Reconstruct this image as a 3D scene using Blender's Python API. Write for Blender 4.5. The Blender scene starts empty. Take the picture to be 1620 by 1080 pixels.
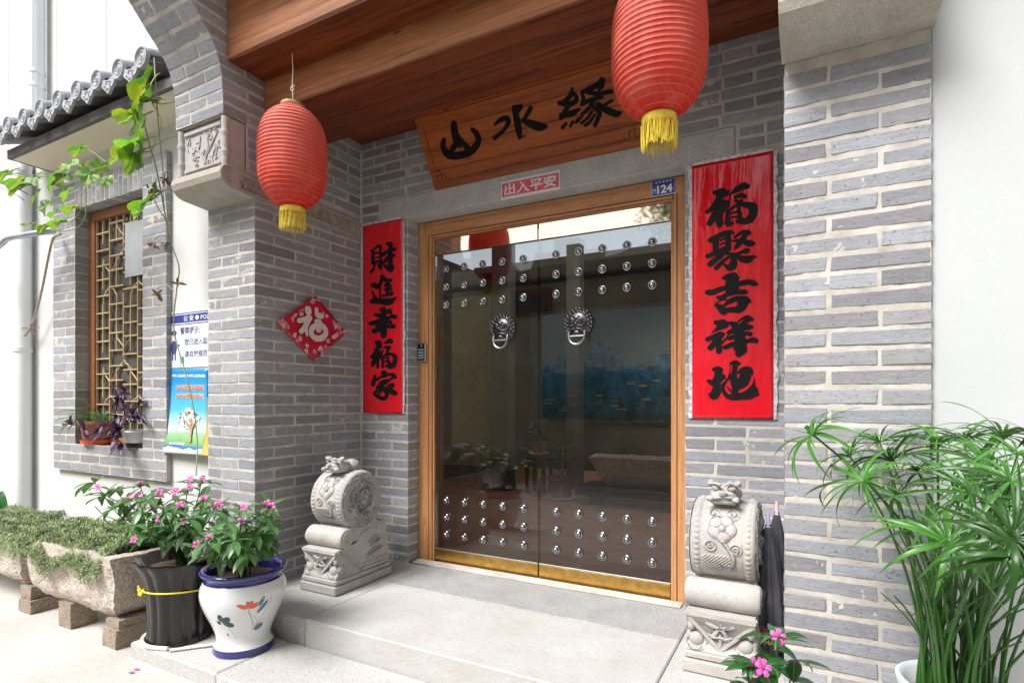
import bpy, math, random
import numpy as np
from mathutils import Vector, Matrix, noise

scene = bpy.context.scene
COL = scene.collection
rnd = random.Random(11)
rad = math.radians

# ------------------------------------------------------------ camera
cam_d = bpy.data.cameras.new('camera')
cam_d.sensor_width = 36.0
cam_d.lens = 19.707
cam_d.shift_y = 0.05626
cam_d.clip_start = 0.05
cam_d.clip_end = 400
cam = bpy.data.objects.new('camera', cam_d)
COL.objects.link(cam)
cam.location = (2.8078, -2.9842, 1.0986)
cam.rotation_euler = (math.pi / 2, 0, 0.4912)
scene.camera = cam

# ------------------------------------------------------------ light
SUN_EL, SUN_AZ = 51.0, 203.0          # azimuth clockwise from +Y: the light comes over the alley from the left behind the camera
world = bpy.data.worlds.new('World')
scene.world = world
world.use_nodes = True
wn, wl = world.node_tree.nodes, world.node_tree.links
for n in list(wn):
    wn.remove(n)
w_out = wn.new('ShaderNodeOutputWorld')
w_bg = wn.new('ShaderNodeBackground')
w_sky = wn.new('ShaderNodeTexSky')
w_sky.sky_type = 'NISHITA'
w_sky.sun_disc = False
w_sky.sun_elevation = rad(SUN_EL)
w_sky.sun_rotation = rad(SUN_AZ)
w_sky.dust_density = 3.0
w_hs = wn.new('ShaderNodeHueSaturation')
w_hs.inputs['Saturation'].default_value = 0.42
w_hs.inputs['Value'].default_value = 1.0
wl.new(w_sky.outputs[0], w_hs.inputs['Color'])
wl.new(w_hs.outputs[0], w_bg.inputs['Color'])
w_bg.inputs['Strength'].default_value = 0.05
wl.new(w_bg.outputs[0], w_out.inputs['Surface'])

sun_d = bpy.data.lights.new('sun', 'SUN')
sun_d.energy = 1.5
sun_d.angle = rad(28)
sun_d.color = (1.0, 0.985, 0.965)
sun = bpy.data.objects.new('sun', sun_d)
COL.objects.link(sun)
az = rad(SUN_AZ)
sdir = Vector((math.sin(az) * math.cos(rad(SUN_EL)), math.cos(az) * math.cos(rad(SUN_EL)), math.sin(rad(SUN_EL))))
sun.rotation_euler = sdir.to_track_quat('Z', 'Y').to_euler()

scene.view_settings.view_transform = 'Standard'
scene.view_settings.look = 'None'
scene.view_settings.gamma = 1.0
scene.view_settings.use_curve_mapping = False
scene.view_settings.exposure = 1.88
scene.render.engine = 'CYCLES'
scene.cycles.max_bounces = 7
scene.cycles.transparent_max_bounces = 12
scene.cycles.use_denoising = True

# ------------------------------------------------------------ object helpers
def root(name, label, cat, loc=(0, 0, 0), group=None):
    o = bpy.data.objects.new(name, None)
    o.empty_display_size = 0.1
    COL.objects.link(o)
    o.location = loc
    o['label'] = label
    o['category'] = cat
    if group:
        o['group'] = group
    return o

def tag(o, label=None, cat=None, group=None, kind=None):
    if label: o['label'] = label
    if cat: o['category'] = cat
    if group: o['group'] = group
    if kind: o['kind'] = kind
    return o

def world_loc(o):
    v = Vector(o.location)
    p = o.parent
    if p is None:
        return v
    return v + o.matrix_parent_inverse.to_translation() + world_loc(p)

def put(name, me, mat=None, parent=None, M=None):
    """link a mesh built in world coordinates (or placed by the matrix M) under its parent"""
    o = bpy.data.objects.new(name, me)
    COL.objects.link(o)
    if mat is not None and len(me.materials) == 0:
        me.materials.append(mat)
    if M is not None:
        loc, q, sc = M.decompose()
        o.location = loc
        o.rotation_euler = q.to_euler()
        o.scale = sc
    if parent is not None:
        o.parent = parent
        o.matrix_parent_inverse = Matrix.Translation(-world_loc(parent))
    return o

def copy_tree(o, parent=None):
    c = o.copy()
    COL.objects.link(c)
    c.parent = parent
    for ch in list(o.children):
        copy_tree(ch, c)
    return c

def mesh_np(name, verts, faces, smooth=False):
    me = bpy.data.meshes.new(name)
    me.from_pydata([tuple(v) for v in verts], [], faces)
    if smooth:
        me.polygons.foreach_set('use_smooth', [True] * len(me.polygons))
    me.update()
    return me

class MB:
    def __init__(self):
        self.v, self.f = [], []
    def add(self, vs, fs):
        b = len(self.v)
        self.v += [tuple(x) for x in vs]
        self.f += [tuple(b + i for i in f) for f in fs]
        return self
    def box(self, x0, x1, y0, y1, z0, z1, b=0.0):
        if b <= 0:
            vs = [(x, y, z) for x in (x0, x1) for y in (y0, y1) for z in (z0, z1)]
            fs = [(0, 1, 3, 2), (4, 6, 7, 5), (0, 4, 5, 1), (2, 3, 7, 6), (0, 2, 6, 4), (1, 5, 7, 3)]
            return self.add(vs, fs)
        vs, fs = bevel_box((x1 - x0) / 2, (y1 - y0) / 2, (z1 - z0) / 2, b)
        c = Vector(((x0 + x1) / 2, (y0 + y1) / 2, (z0 + z1) / 2))
        return self.add([Vector(v) + c for v in vs], fs)
    def obox(self, c, ax, ay, az_, hx, hy, hz, b=0.0):
        """oriented box: centre, three unit axes, half sizes"""
        c, ax, ay, az_ = Vector(c), Vector(ax), Vector(ay), Vector(az_)
        m = MB().box(-hx, hx, -hy, hy, -hz, hz, b)
        return self.add([c + ax * v[0] + ay * v[1] + az_ * v[2] for v in m.v], m.f)
    def tube(self, pts, r, n=8, caps=True):
        pts = [Vector(p) for p in pts]
        rs = r if isinstance(r, (list, tuple)) else [r] * len(pts)
        rings = []
        t0 = (pts[1] - pts[0]).normalized()
        up = Vector((0, 0, 1)) if abs(t0.z) < 0.9 else Vector((1, 0, 0))
        side = t0.cross(up).normalized()
        for i, p in enumerate(pts):
            t = (pts[min(i + 1, len(pts) - 1)] - pts[max(i - 1, 0)]).normalized()
            side = (side - t * side.dot(t))
            if side.length < 1e-5:
                side = t.orthogonal()
            side.normalize()
            bi = t.cross(side)
            rings.append([p + (side * math.cos(a) + bi * math.sin(a)) * rs[i] for a in [2 * math.pi * k / n for k in range(n)]])
        vs = [q for rg in rings for q in rg]
        fs = []
        for i in range(len(pts) - 1):
            for k in range(n):
                a, b2 = i * n + k, i * n + (k + 1) % n
                fs.append((a, b2, b2 + n, a + n))
        if caps:
            fs.append(tuple(range(n - 1, -1, -1)))
            fs.append(tuple(range((len(pts) - 1) * n, len(pts) * n)))
        return self.add(vs, fs)
    def lathe(self, prof, c=(0, 0, 0), n=32, axis='Z', fr=None, caps=True):
        """prof: list of (r, h); fr(angle, i) multiplies the radius"""
        c = Vector(c)
        vs = []
        for i, (r, h) in enumerate(prof):
            for k in range(n):
                a = 2 * math.pi * k / n
                rr = r * (fr(a, i) if fr else 1.0)
                if axis == 'Z': p = Vector((rr * math.cos(a), rr * math.sin(a), h))
                elif axis == 'X': p = Vector((h, rr * math.cos(a), rr * math.sin(a)))
                else: p = Vector((rr * math.sin(a), h, rr * math.cos(a)))
                vs.append(c + p)
        fs = []
        for i in range(len(prof) - 1):
            for k in range(n):
                a, b2 = i * n + k, i * n + (k + 1) % n
                fs.append((a, b2, b2 + n, a + n))
        if caps:
            fs.append(tuple(range(n - 1, -1, -1)))
            fs.append(tuple(range((len(prof) - 1) * n, len(prof) * n)))
        return self.add(vs, fs)
    def prism(self, poly, y0, y1, axis='Y'):
        """poly of (a, b): axis 'Y' -> (x, z) extruded along y, 'X' -> (y, z) along x"""
        n = len(poly)
        if axis == 'Y':
            vs = [(a, y0, b) for a, b in poly] + [(a, y1, b) for a, b in poly]
        elif axis == 'X':
            vs = [(y0, a, b) for a, b in poly] + [(y1, a, b) for a, b in poly]
        else:
            vs = [(a, b, y0) for a, b in poly] + [(a, b, y1) for a, b in poly]
        fs = [tuple(range(n)), tuple(range(2 * n - 1, n - 1, -1))]
        for i in range(n):
            j = (i + 1) % n
            fs.append((i, i + n, j + n, j))
        return self.add(vs, fs)
    def ball(self, c, rx, ry=None, rz=None, n=12, m=8):
        ry = rx if ry is None else ry
        rz = rx if rz is None else rz
        c = Vector(c)
        vs, fs = [], []
        for i in range(m + 1):
            t = math.pi * i / m
            for k in range(n):
                a = 2 * math.pi * k / n
                vs.append(c + Vector((rx * math.sin(t) * math.cos(a), ry * math.sin(t) * math.sin(a), rz * math.cos(t))))
        for i in range(m):
            for k in range(n):
                a, b2 = i * n + k, i * n + (k + 1) % n
                fs.append((a, a + n, b2 + n, b2))
        return self.add(vs, fs)
    def move(self, M):
        self.v = [tuple(M @ Vector(v)) for v in self.v]
        return self
    def jitter(self, amp, scale=8.0, seed=0.0):
        out = []
        for v in self.v:
            p = Vector(v) * scale + Vector((seed, seed * 1.7, 0))
            d = noise.noise_vector(p)
            out.append(tuple(Vector(v) + d * amp))
        self.v = out
        return self
    def build(self, name, mat, parent=None, smooth=False, sharp=None):
        me = bpy.data.meshes.new(name)
        me.from_pydata(self.v, [], self.f)
        me.validate()
        if smooth:
            me.polygons.foreach_set('use_smooth', [True] * len(me.polygons))
        me.update()
        import bmesh
        bm = bmesh.new(); bm.from_mesh(me)
        bmesh.ops.recalc_face_normals(bm, faces=bm.faces)
        if smooth:
            lim = rad(sharp if sharp else 40)
            for e in bm.edges:
                if len(e.link_faces) == 2 and e.calc_face_angle(0) > lim:
                    e.smooth = False
        bm.to_mesh(me); bm.free()
        return put(name, me, mat, parent)

def bevel_box(hx, hy, hz, b, jit=0.0, r=None):
    vs, idx = [], {}
    h = (hx, hy, hz)
    for sx in (-1, 1):
        for sy in (-1, 1):
            for sz in (-1, 1):
                s = (sx, sy, sz)
                bb = b * (1 + (r.uniform(-0.5, 1.6) if r else 0))
                for a in range(3):
                    p = [s[k] * (h[k] - (0 if k == a else min(bb, h[k] * 0.45))) for k in range(3)]
                    if r and jit:
                        p = [p[k] + (r.uniform(-jit, jit) if k != a else 0) for k in range(3)]
                    idx[(sx, sy, sz, a)] = len(vs)
                    vs.append(tuple(p))
    fs = []
    for a in range(3):
        o1, o2 = (a + 1) % 3, (a + 2) % 3
        for s in (-1, 1):
            q = []
            for (p1, p2) in ((-1, -1), (1, -1), (1, 1), (-1, 1)):
                k = [0, 0, 0]; k[a] = s; k[o1] = p1; k[o2] = p2
                q.append(idx[(k[0], k[1], k[2], a)])
            fs.append(tuple(q) if s > 0 else tuple(reversed(q)))
    for a in range(3):                                     # edges parallel to axis a
        o1, o2 = (a + 1) % 3, (a + 2) % 3
        for p1 in (-1, 1):
            for p2 in (-1, 1):
                k0 = [0, 0, 0]; k1 = [0, 0, 0]
                k0[a] = -1; k1[a] = 1
                k0[o1] = k1[o1] = p1; k0[o2] = k1[o2] = p2
                q = (idx[(*k0, o1)], idx[(*k1, o1)], idx[(*k1, o2)], idx[(*k0, o2)])
                fs.append(q if p1 * p2 > 0 else tuple(reversed(q)))
    for sx in (-1, 1):
        for sy in (-1, 1):
            for sz in (-1, 1):
                q = (idx[(sx, sy, sz, 0)], idx[(sx, sy, sz, 1)], idx[(sx, sy, sz, 2)])
                fs.append(q if sx * sy * sz > 0 else tuple(reversed(q)))
    return vs, fs

def frame_matrix(o, right, up, nrm=None):
    right, up = Vector(right).normalized(), Vector(up)
    n = right.cross(up).normalized() if nrm is None else Vector(nrm).normalized()
    up = n.cross(right).normalized()
    M = Matrix((( right.x, up.x, n.x, o[0]), (right.y, up.y, n.y, o[1]), (right.z, up.z, n.z, o[2]), (0, 0, 0, 1)))
    return M

# ------------------------------------------------------------ materials
class NT:
    def __init__(self, name):
        self.m = bpy.data.materials.new(name)
        self.m.use_nodes = True
        self.n, self.l = self.m.node_tree.nodes, self.m.node_tree.links
        self.b = self.n['Principled BSDF']
        self.out = self.n['Material Output']
    def new(self, t, **kw):
        nd = self.n.new(t)
        for k, v in kw.items():
            setattr(nd, k, v)
        return nd
    def coord(self, kind='Object', scale=(1, 1, 1), rand=True, rot=(0, 0, 0)):
        tc = self.new('ShaderNodeTexCoord')
        mp = self.new('ShaderNodeMapping')
        mp.inputs['Scale'].default_value = scale
        mp.inputs['Rotation'].default_value = rot
        if kind == 'World':
            g = self.new('ShaderNodeNewGeometry')
            src = g.outputs['Position']
        else:
            src = tc.outputs[kind]
        self.l.new(src, mp.inputs['Vector'])
        if rand:
            oi = self.new('ShaderNodeObjectInfo')
            mu = self.new('ShaderNodeMath', operation='MULTIPLY')
            mu.inputs[1].default_value = 37.0
            self.l.new(oi.outputs['Random'], mu.inputs[0])
            cb = self.new('ShaderNodeCombineXYZ')
            for i in range(3):
                self.l.new(mu.outputs[0], cb.inputs[i])
            self.l.new(cb.outputs[0], mp.inputs['Location'])
        return mp.outputs[0]
    def noise(self, vec, scale, detail=4, rough=0.6, dist=0.0):
        nz = self.new('ShaderNodeTexNoise')
        nz.inputs['Scale'].default_value = scale
        nz.inputs['Detail'].default_value = detail
        nz.inputs['Roughness'].default_value = rough
        nz.inputs['Distortion'].default_value = dist
        self.l.new(vec, nz.inputs['Vector'])
        return nz.outputs['Fac']
    def ramp(self, fac, stops):
        r = self.new('ShaderNodeValToRGB')
        el = r.color_ramp.elements
        while len(el) < len(stops):
            el.new(0.5)
        for e, (p, c) in zip(el, stops):
            e.position = p
            e.color = (c[0], c[1], c[2], 1) if not isinstance(c, (int, float)) else (c, c, c, 1)
        self.l.new(fac, r.inputs['Fac'])
        return r.outputs['Color']
    def mix(self, fac, a, b, mode='MIX'):
        m = self.new('ShaderNodeMix', data_type='RGBA', blend_type=mode)
        for sock, v in ((0, fac), (6, a), (7, b)):
            if isinstance(v, bpy.types.NodeSocket):
                self.l.new(v, m.inputs[sock])
            elif sock == 0:
                m.inputs[0].default_value = v
            else:
                m.inputs[sock].default_value = (v[0], v[1], v[2], 1)
        return m.outputs[2]
    def math(self, op, a, b=0.0):
        m = self.new('ShaderNodeMath', operation=op)
        for i, v in enumerate((a, b)):
            if isinstance(v, bpy.types.NodeSocket):
                self.l.new(v, m.inputs[i])
            else:
                m.inputs[i].default_value = v
        return m.outputs[0]
    def bump(self, h, strength=0.3, dist=0.003, prev=None):
        b = self.new('ShaderNodeBump')
        b.inputs['Strength'].default_value = strength
        b.inputs['Distance'].default_value = dist
        self.l.new(h, b.inputs['Height'])
        if prev is not None:
            self.l.new(prev, b.inputs['Normal'])
        self.l.new(b.outputs[0], self.b.inputs['Normal'])
        return b.outputs[0]
    def color(self, c):
        if isinstance(c, bpy.types.NodeSocket):
            self.l.new(c, self.b.inputs['Base Color'])
        else:
            self.b.inputs['Base Color'].default_value = (c[0], c[1], c[2], 1)
    def set(self, **kw):
        for k, v in kw.items():
            nm = {'rough': 'Roughness', 'metal': 'Metallic', 'spec': 'Specular IOR Level', 'coat': 'Coat Weight',
                  'coatr': 'Coat Roughness', 'trans': 'Transmission Weight', 'sss': 'Subsurface Weight', 'alpha': 'Alpha'}[k]
            if isinstance(v, bpy.types.NodeSocket):
                self.l.new(v, self.b.inputs[nm])
            else:
                self.b.inputs[nm].default_value = v

def mul(c, f):
    return tuple(x * f for x in c)

def plain(name, col, rough=0.6, metal=0.0, var=0.12, scale=12, bump=0.0, bscale=80, spec=0.5, objvar=0.0, kind='Object', coat=0.0, rand=True):
    t = NT(name)
    v = t.coord(kind, rand=rand)
    nz = t.noise(v, scale, 5)
    c = t.ramp(nz, [(0.3, mul(col, 1 - var)), (0.7, mul(col, 1 + var))])
    if objvar:
        oi = t.new('ShaderNodeObjectInfo')
        k = t.ramp(oi.outputs['Random'], [(0.0, 1 - objvar), (1.0, 1 + objvar)])
        c = t.mix(1.0, c, k, 'MULTIPLY')
    t.color(c)
    t.set(rough=rough, metal=metal, spec=spec, coat=coat)
    if bump:
        t.bump(t.noise(v, bscale, 4), bump, 0.003)
    return t.m

def stone(name, col, dark, scale=10, grain=350, bump=0.5, bd=0.003, speck=0.5, kind='Object', rough=0.85, warm=None, rand=True):
    t = NT(name)
    v = t.coord(kind, rand=rand)
    a = t.noise(v, scale, 6, 0.65)
    c = t.ramp(a, [(0.28, dark), (0.72, col)])
    g = t.noise(v, grain, 2, 0.5)
    sp = t.ramp(g, [(0.35, 1 - speck), (0.6, 1 + speck * 0.35)])
    c = t.mix(1.0, c, sp, 'MULTIPLY')
    if warm:
        w = t.ramp(t.noise(v, scale * 0.45, 3), [(0.45, 0.0), (0.75, 0.7)])
        c = t.mix(w, c, warm)
    if kind == 'World':
        st = t.noise(v, 1.1, 8, 0.72, 0.8)
        c = t.mix(t.ramp(st, [(0.54, 0.0), (0.72, 0.45)]), c, (0.36, 0.32, 0.27))
        sp2 = t.noise(v, 38, 3, 0.5)
        c = t.mix(t.ramp(sp2, [(0.72, 0.0), (0.76, 0.5)]), c, (0.22, 0.19, 0.16))
    t.color(c)
    t.set(rough=rough, spec=0.25)
    b1 = t.noise(v, scale * 6, 6, 0.7)
    n1 = t.bump(b1, bump, bd)
    t.bump(g, bump * 0.5, bd * 0.35, n1)
    return t.m

def make_brick():
    t = NT('blue_grey_brick')
    v = t.coord('Object')
    oi = t.new('ShaderNodeObjectInfo')
    base = t.ramp(oi.outputs['Random'], [(0.0, (0.238, 0.249, 0.275)), (0.14, (0.348, 0.364, 0.398)), (0.3, (0.258, 0.251, 0.266)),
                                         (0.45, (0.377, 0.386, 0.413)), (0.6, (0.284, 0.301, 0.332)), (0.75, (0.325, 0.319, 0.328)), (0.88, (0.215, 0.212, 0.231)), (1.0, (0.365, 0.390, 0.435))])
    vs = t.coord('Object', (6, 6, 32))
    st = t.noise(vs, 3.0, 6, 0.65, 0.6)
    c = t.mix(1.0, base, t.ramp(st, [(0.3, 0.84), (0.5, 1.0), (0.72, 1.14)]), 'MULTIPLY')
    bl = t.noise(v, 14, 5, 0.6)
    c = t.mix(t.ramp(bl, [(0.52, 0.0), (0.75, 0.5)]), c, (0.27, 0.245, 0.235))
    pit = t.noise(v, 95, 3, 0.6)
    c = t.mix(t.ramp(pit, [(0.30, 0.75), (0.40, 0.0)]), c, (0.12, 0.115, 0.12))
    ef = t.noise(v, 60, 5, 0.7)
    c = t.mix(t.ramp(ef, [(0.6, 0.0), (0.74, 0.55)]), c, (0.52, 0.50, 0.47))
    t.color(c)
    t.set(rough=0.88, spec=0.25)
    n1 = t.bump(st, 0.55, 0.004)
    t.bump(t.noise(v, 150, 4, 0.7), 0.55, 0.0022, n1)
    return t.m

def make_mortar():
    t = NT('cream_mortar')
    v = t.coord('World', rand=False)
    a = t.noise(v, 9, 6, 0.7)
    c = t.ramp(a, [(0.25, (0.36, 0.325, 0.285)), (0.5, (0.53, 0.495, 0.445)), (0.75, (0.66, 0.635, 0.59))])
    t.color(c)
    t.set(rough=0.95, spec=0.15)
    t.bump(t.noise(v, 220, 4, 0.7), 0.7, 0.002)
    return t.m

def make_wood(name, axis, light, dark, red, gloss=0.5, knots=True, streak=1.0, scale=1.0):
    """axis: the direction of the grain, in world axes"""
    t = NT(name)
    sc = {'X': (0.9, 19, 19), 'Z': (19, 19, 0.9), 'Y': (19, 0.9, 19)}[axis]
    sc = tuple(s * scale for s in sc)
    v = t.coord('World', sc, rand=True)
    g = t.noise(v, 1.5, 10, 0.68, 0.7)
    c = t.ramp(g, [(0.26, dark), (0.42, red), (0.56, light), (0.68, red), (0.8, light)])
    big = t.noise(t.coord('World', tuple(s * 0.22 for s in sc), rand=True), 2.4, 4, 0.6)
    c = t.mix(1.0, c, t.ramp(big, [(0.3, 1 - 0.45 * streak), (0.7, 1 + 0.2 * streak)]), 'MULTIPLY')
    if knots:
        ks = {'X': (1.6, 4.5, 4.5), 'Z': (4.5, 4.5, 1.6), 'Y': (4.5, 1.6, 4.5)}[axis]
        kv = t.coord('World', tuple(k * 1.3 for k in ks), rand=True)
        vo = t.new('ShaderNodeTexVoronoi')
        vo.inputs['Scale'].default_value = 1.58
        vo.inputs['Randomness'].default_value = 1.0
        t.l.new(kv, vo.inputs['Vector'])
        k = t.ramp(vo.outputs['Distance'], [(0.04, 0.0), (0.09, 0.8), (0.16, 1.0)])
        c = t.mix(1.0, c, t.mix(k, mul(dark, 0.35), (1, 1, 1)), 'MULTIPLY') if False else t.mix(k, mul(dark, 0.45), c)
    fine = t.noise(t.coord('World', tuple(s * 5 for s in sc), rand=True), 2.0, 3, 0.6)
    c = t.mix(1.0, c, t.ramp(fine, [(0.3, 0.82), (0.6, 1.06)]), 'MULTIPLY')
    t.color(c)
    t.set(rough=gloss, spec=0.35)
    n1 = t.bump(g, 0.25, 0.002)
    t.bump(fine, 0.35, 0.0008, n1)
    return t.m

def make_leaf(name, top, vein, back=None, rough=0.42, objvar=0.3, half=0.2, trans=0.25, yellow=0.0):
    t = NT(name)
    v = t.coord('Object')
    tc = t.new('ShaderNodeTexCoord')
    sx = t.new('ShaderNodeSeparateXYZ')
    t.l.new(tc.outputs['Object'], sx.inputs[0])
    ab = t.math('ABSOLUTE', sx.outputs['Y'])
    k = t.ramp(t.math('DIVIDE', ab, half), [(0.02, 1.0), (0.10, 0.0)])
    oi = t.new('ShaderNodeObjectInfo')
    c = t.ramp(t.noise(v, 25, 4), [(0.3, mul(top, 0.8)), (0.7, mul(top, 1.2))])
    c = t.mix(1.0, c, t.ramp(oi.outputs['Random'], [(0.0, 1 - objvar), (1.0, 1 + objvar)]), 'MULTIPLY')
    if yellow:
        yy = t.ramp(t.noise(v, 9, 3), [(0.5, 0.0), (0.7, yellow)])
        c = t.mix(yy, c, (0.42, 0.38, 0.03))
    c = t.mix(t.math('MULTIPLY', k, 0.7), c, vein)
    t.color(c)
    t.set(rough=rough, spec=0.5)
    tr = t.new('ShaderNodeBsdfTranslucent')
    t.l.new(t.mix(1.0, c, (1.3, 1.5, 0.6), 'MULTIPLY'), tr.inputs['Color'])
    ms = t.new('ShaderNodeMixShader')
    ms.inputs[0].default_value = trans
    t.l.new(t.b.outputs[0], ms.inputs[1])
    t.l.new(tr.outputs[0], ms.inputs[2])
    t.l.new(ms.outputs[0], t.out.inputs['Surface'])
    t.bump(t.noise(v, 60, 2), 0.15, 0.002)
    return t.m

def make_glass():
    t = NT('dark_door_glass')
    t.n.remove(t.b)
    gl = t.new('ShaderNodeBsdfGlossy')
    gl.inputs['Roughness'].default_value = 0.0
    gl.inputs['Color'].default_value = (0.80, 0.82, 0.84, 1)
    tr = t.new('ShaderNodeBsdfTransparent')
    tr.inputs['Color'].default_value = (0.90, 0.91, 0.88, 1)
    fr = t.new('ShaderNodeFresnel')
    fr.inputs['IOR'].default_value = 1.58
    ms = t.new('ShaderNodeMixShader')
    t.l.new(fr.outputs[0], ms.inputs[0])
    t.l.new(tr.outputs[0], ms.inputs[1])
    t.l.new(gl.outputs[0], ms.inputs[2])
    t.l.new(ms.outputs[0], t.out.inputs['Surface'])
    return t.m

def make_lantern():
    t = NT('red_lantern_cloth')
    tc = t.new('ShaderNodeTexCoord')
    sx = t.new('ShaderNodeSeparateXYZ')
    t.l.new(tc.outputs['Object'], sx.inputs[0])
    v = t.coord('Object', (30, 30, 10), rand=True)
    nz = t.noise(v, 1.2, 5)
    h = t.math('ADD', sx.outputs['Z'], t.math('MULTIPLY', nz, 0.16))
    c = t.ramp(t.math('ADD', h, 0.45), [(0.22, (0.66, 0.018, 0.012)), (0.40, (0.80, 0.105, 0.065)), (0.95, (0.82, 0.30, 0.24))])  # pinker with height: bleached cloth, and light on the top painted in
    t.color(c)
    dust = t.noise(t.coord('Object', (1, 1, 0.5)), 9, 7, 0.7, 0.6)
    c = t.mix(t.ramp(dust, [(0.50, 0.0), (0.72, 0.32)]), c, (0.80, 0.46, 0.40))
    c = t.mix(t.ramp(t.noise(t.coord('Object', (2, 2, 60)), 3, 3), [(0.55, 0.0), (0.75, 0.16)]), c, (0.45, 0.02, 0.015))
    t.color(c)
    t.set(rough=0.6, spec=0.3)
    tr = t.new('ShaderNodeBsdfTranslucent')
    t.l.new(c, tr.inputs['Color'])
    ms = t.new('ShaderNodeMixShader')
    ms.inputs[0].default_value = 0.35
    t.l.new(t.b.outputs[0], ms.inputs[1])
    t.l.new(tr.outputs[0], ms.inputs[2])
    t.l.new(ms.outputs[0], t.out.inputs['Surface'])
    t.bump(t.noise(t.coord('Object', (1, 1, 1)), 45, 5), 0.35, 0.004)
    return t.m

def make_red_film():
    t = NT('red_laminated_paper')
    v = t.coord('Object', (1, 1, 1), rand=True)
    c = t.ramp(t.noise(v, 3, 3), [(0.3, (0.70, 0.004, 0.012)), (0.7, (0.78, 0.010, 0.024))])
    t.color(c)
    t.set(rough=0.16, spec=0.5, coat=0.6)
    t.b.inputs['Coat Roughness'].default_value = 0.12
    w = t.noise(t.coord('Object', (9, 9, 1.6)), 1.6, 3, 0.5, 0.8)
    t.bump(w, 0.5, 0.03)
    return t.m

def make_plaster(name, col, var=0.04, dirt=None, bump=0.25):
    t = NT(name)
    v = t.coord('World', rand=False)
    c = t.ramp(t.noise(v, 2.2, 5), [(0.3, mul(col, 1 - var)), (0.7, mul(col, 1 + var * 0.5))])
    if dirt:
        st = t.noise(t.coord('World', (6, 6, 0.6), rand=False), 1.5, 5, 0.6)
        c = t.mix(t.ramp(st, [(0.55, 0.0), (0.8, 0.35)]), c, dirt)
    if dirt:
        g = t.new('ShaderNodeNewGeometry'); sp = t.new('ShaderNodeSeparateXYZ'); t.l.new(g.outputs['Position'], sp.inputs[0])
        lowz = t.math('ADD', t.math('MULTIPLY', sp.outputs['Z'], -1.6), t.math('MULTIPLY', t.noise(v, 5, 6, 0.7), 0.9))
        c = t.mix(t.ramp(lowz, [(0.25, 0.0), (0.75, 0.5)]), c, dirt)
        cr = t.noise(v, 1.3, 8, 0.75, 1.5)
        c = t.mix(t.ramp(cr, [(0.495, 0.0), (0.5, 0.14), (0.505, 0.0)]), c, (0.3, 0.28, 0.26))
    t.color(c)
    t.set(rough=0.92, spec=0.2)
    t.bump(t.noise(v, 55, 4, 0.6), bump, 0.002)
    return t.m

MAT = {}
MAT['brick'] = make_brick()
MAT['mortar'] = make_mortar()
MAT['core'] = plain('wall_core', (0.33, 0.30, 0.26), 0.95)
MAT['cap_stone'] = stone('grey_capital_stone', (0.50, 0.475, 0.43), (0.38, 0.345, 0.30), 12, 320, 0.7, 0.004, 0.35, warm=(0.34, 0.29, 0.22))
MAT['carve_stone'] = stone('pale_carved_stone', (0.50, 0.485, 0.465), (0.35, 0.335, 0.325), 9, 260, 0.6, 0.003, 0.25, warm=(0.52, 0.47, 0.41))
MAT['patina_stone'] = stone('blue_grey_patina_stone', (0.40, 0.385, 0.385), (0.17, 0.18, 0.215), 30, 200, 0.6, 0.003, 0.3)
MAT['groove'] = plain('worn_groove_paint', (0.20, 0.205, 0.24), 0.9, var=0.4, scale=40)
MAT['lintel'] = stone('grey_granite_lintel', (0.56, 0.55, 0.54), (0.42, 0.41, 0.40), 8, 420, 0.5, 0.003, 0.5)
MAT['granite'] = stone('pale_granite_slab', (0.55, 0.545, 0.535), (0.455, 0.445, 0.425), 4, 240, 1.0, 0.006, 0.30, 'World', rand=False, warm=(0.47, 0.445, 0.415))
MAT['granite_rough'] = stone('rough_granite_slab', (0.44, 0.44, 0.44), (0.33, 0.325, 0.32), 6, 220, 1.0, 0.008, 0.45, 'World', rand=False)
MAT['trough'] = stone('yellowish_rough_stone', (0.70, 0.62, 0.55), (0.52, 0.44, 0.375), 7, 90, 1.0, 0.012, 0.35)
MAT['block'] = stone('brown_stone_block', (0.44, 0.36, 0.29), (0.29, 0.23, 0.18), 10, 120, 1.0, 0.008, 0.35)
MAT['white_wall'] = make_plaster('white_house_wall', (0.64, 0.645, 0.635), 0.04, (0.64, 0.59, 0.50))
MAT['white_wall_r'] = make_plaster('white_painted_wall', (0.53, 0.55, 0.56), 0.03, (0.54, 0.53, 0.50))
MAT['soffit'] = make_plaster('cream_soffit', (0.78, 0.71, 0.58), 0.05)
MAT['beige_wall'] = make_plaster('beige_rendered_wall', (0.58, 0.49, 0.35), 0.25, (0.30, 0.24, 0.16))
MAT['beam'] = make_wood('beam_wood', 'X', (0.54, 0.235, 0.105), (0.12, 0.036, 0.014), (0.38, 0.135, 0.052), 0.5, True, 0.8)
MAT['plank'] = make_wood('plank_wood', 'X', (0.23, 0.052, 0.015), (0.020, 0.005, 0.002), (0.12, 0.025, 0.007), 0.45, True, 1.0)
MAT['plaque'] = make_wood('plaque_wood', 'X', (0.40, 0.098, 0.012), (0.10, 0.018, 0.004), (0.28, 0.056, 0.007), 0.4, True, 0.8)
MAT['jamb'] = make_wood('door_frame_wood_upright', 'Z', (0.58, 0.30, 0.13), (0.36, 0.145, 0.055), (0.50, 0.225, 0.090), 0.5, True, 0.3)
MAT['head'] = make_wood('door_frame_wood_level', 'X', (0.56, 0.28, 0.13), (0.34, 0.13, 0.05), (0.48, 0.21, 0.085), 0.5, True, 0.3)
MAT['win_wood'] = plain('window_frame_wood', (0.30, 0.115, 0.045), 0.5, var=0.25, scale=30)
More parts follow.
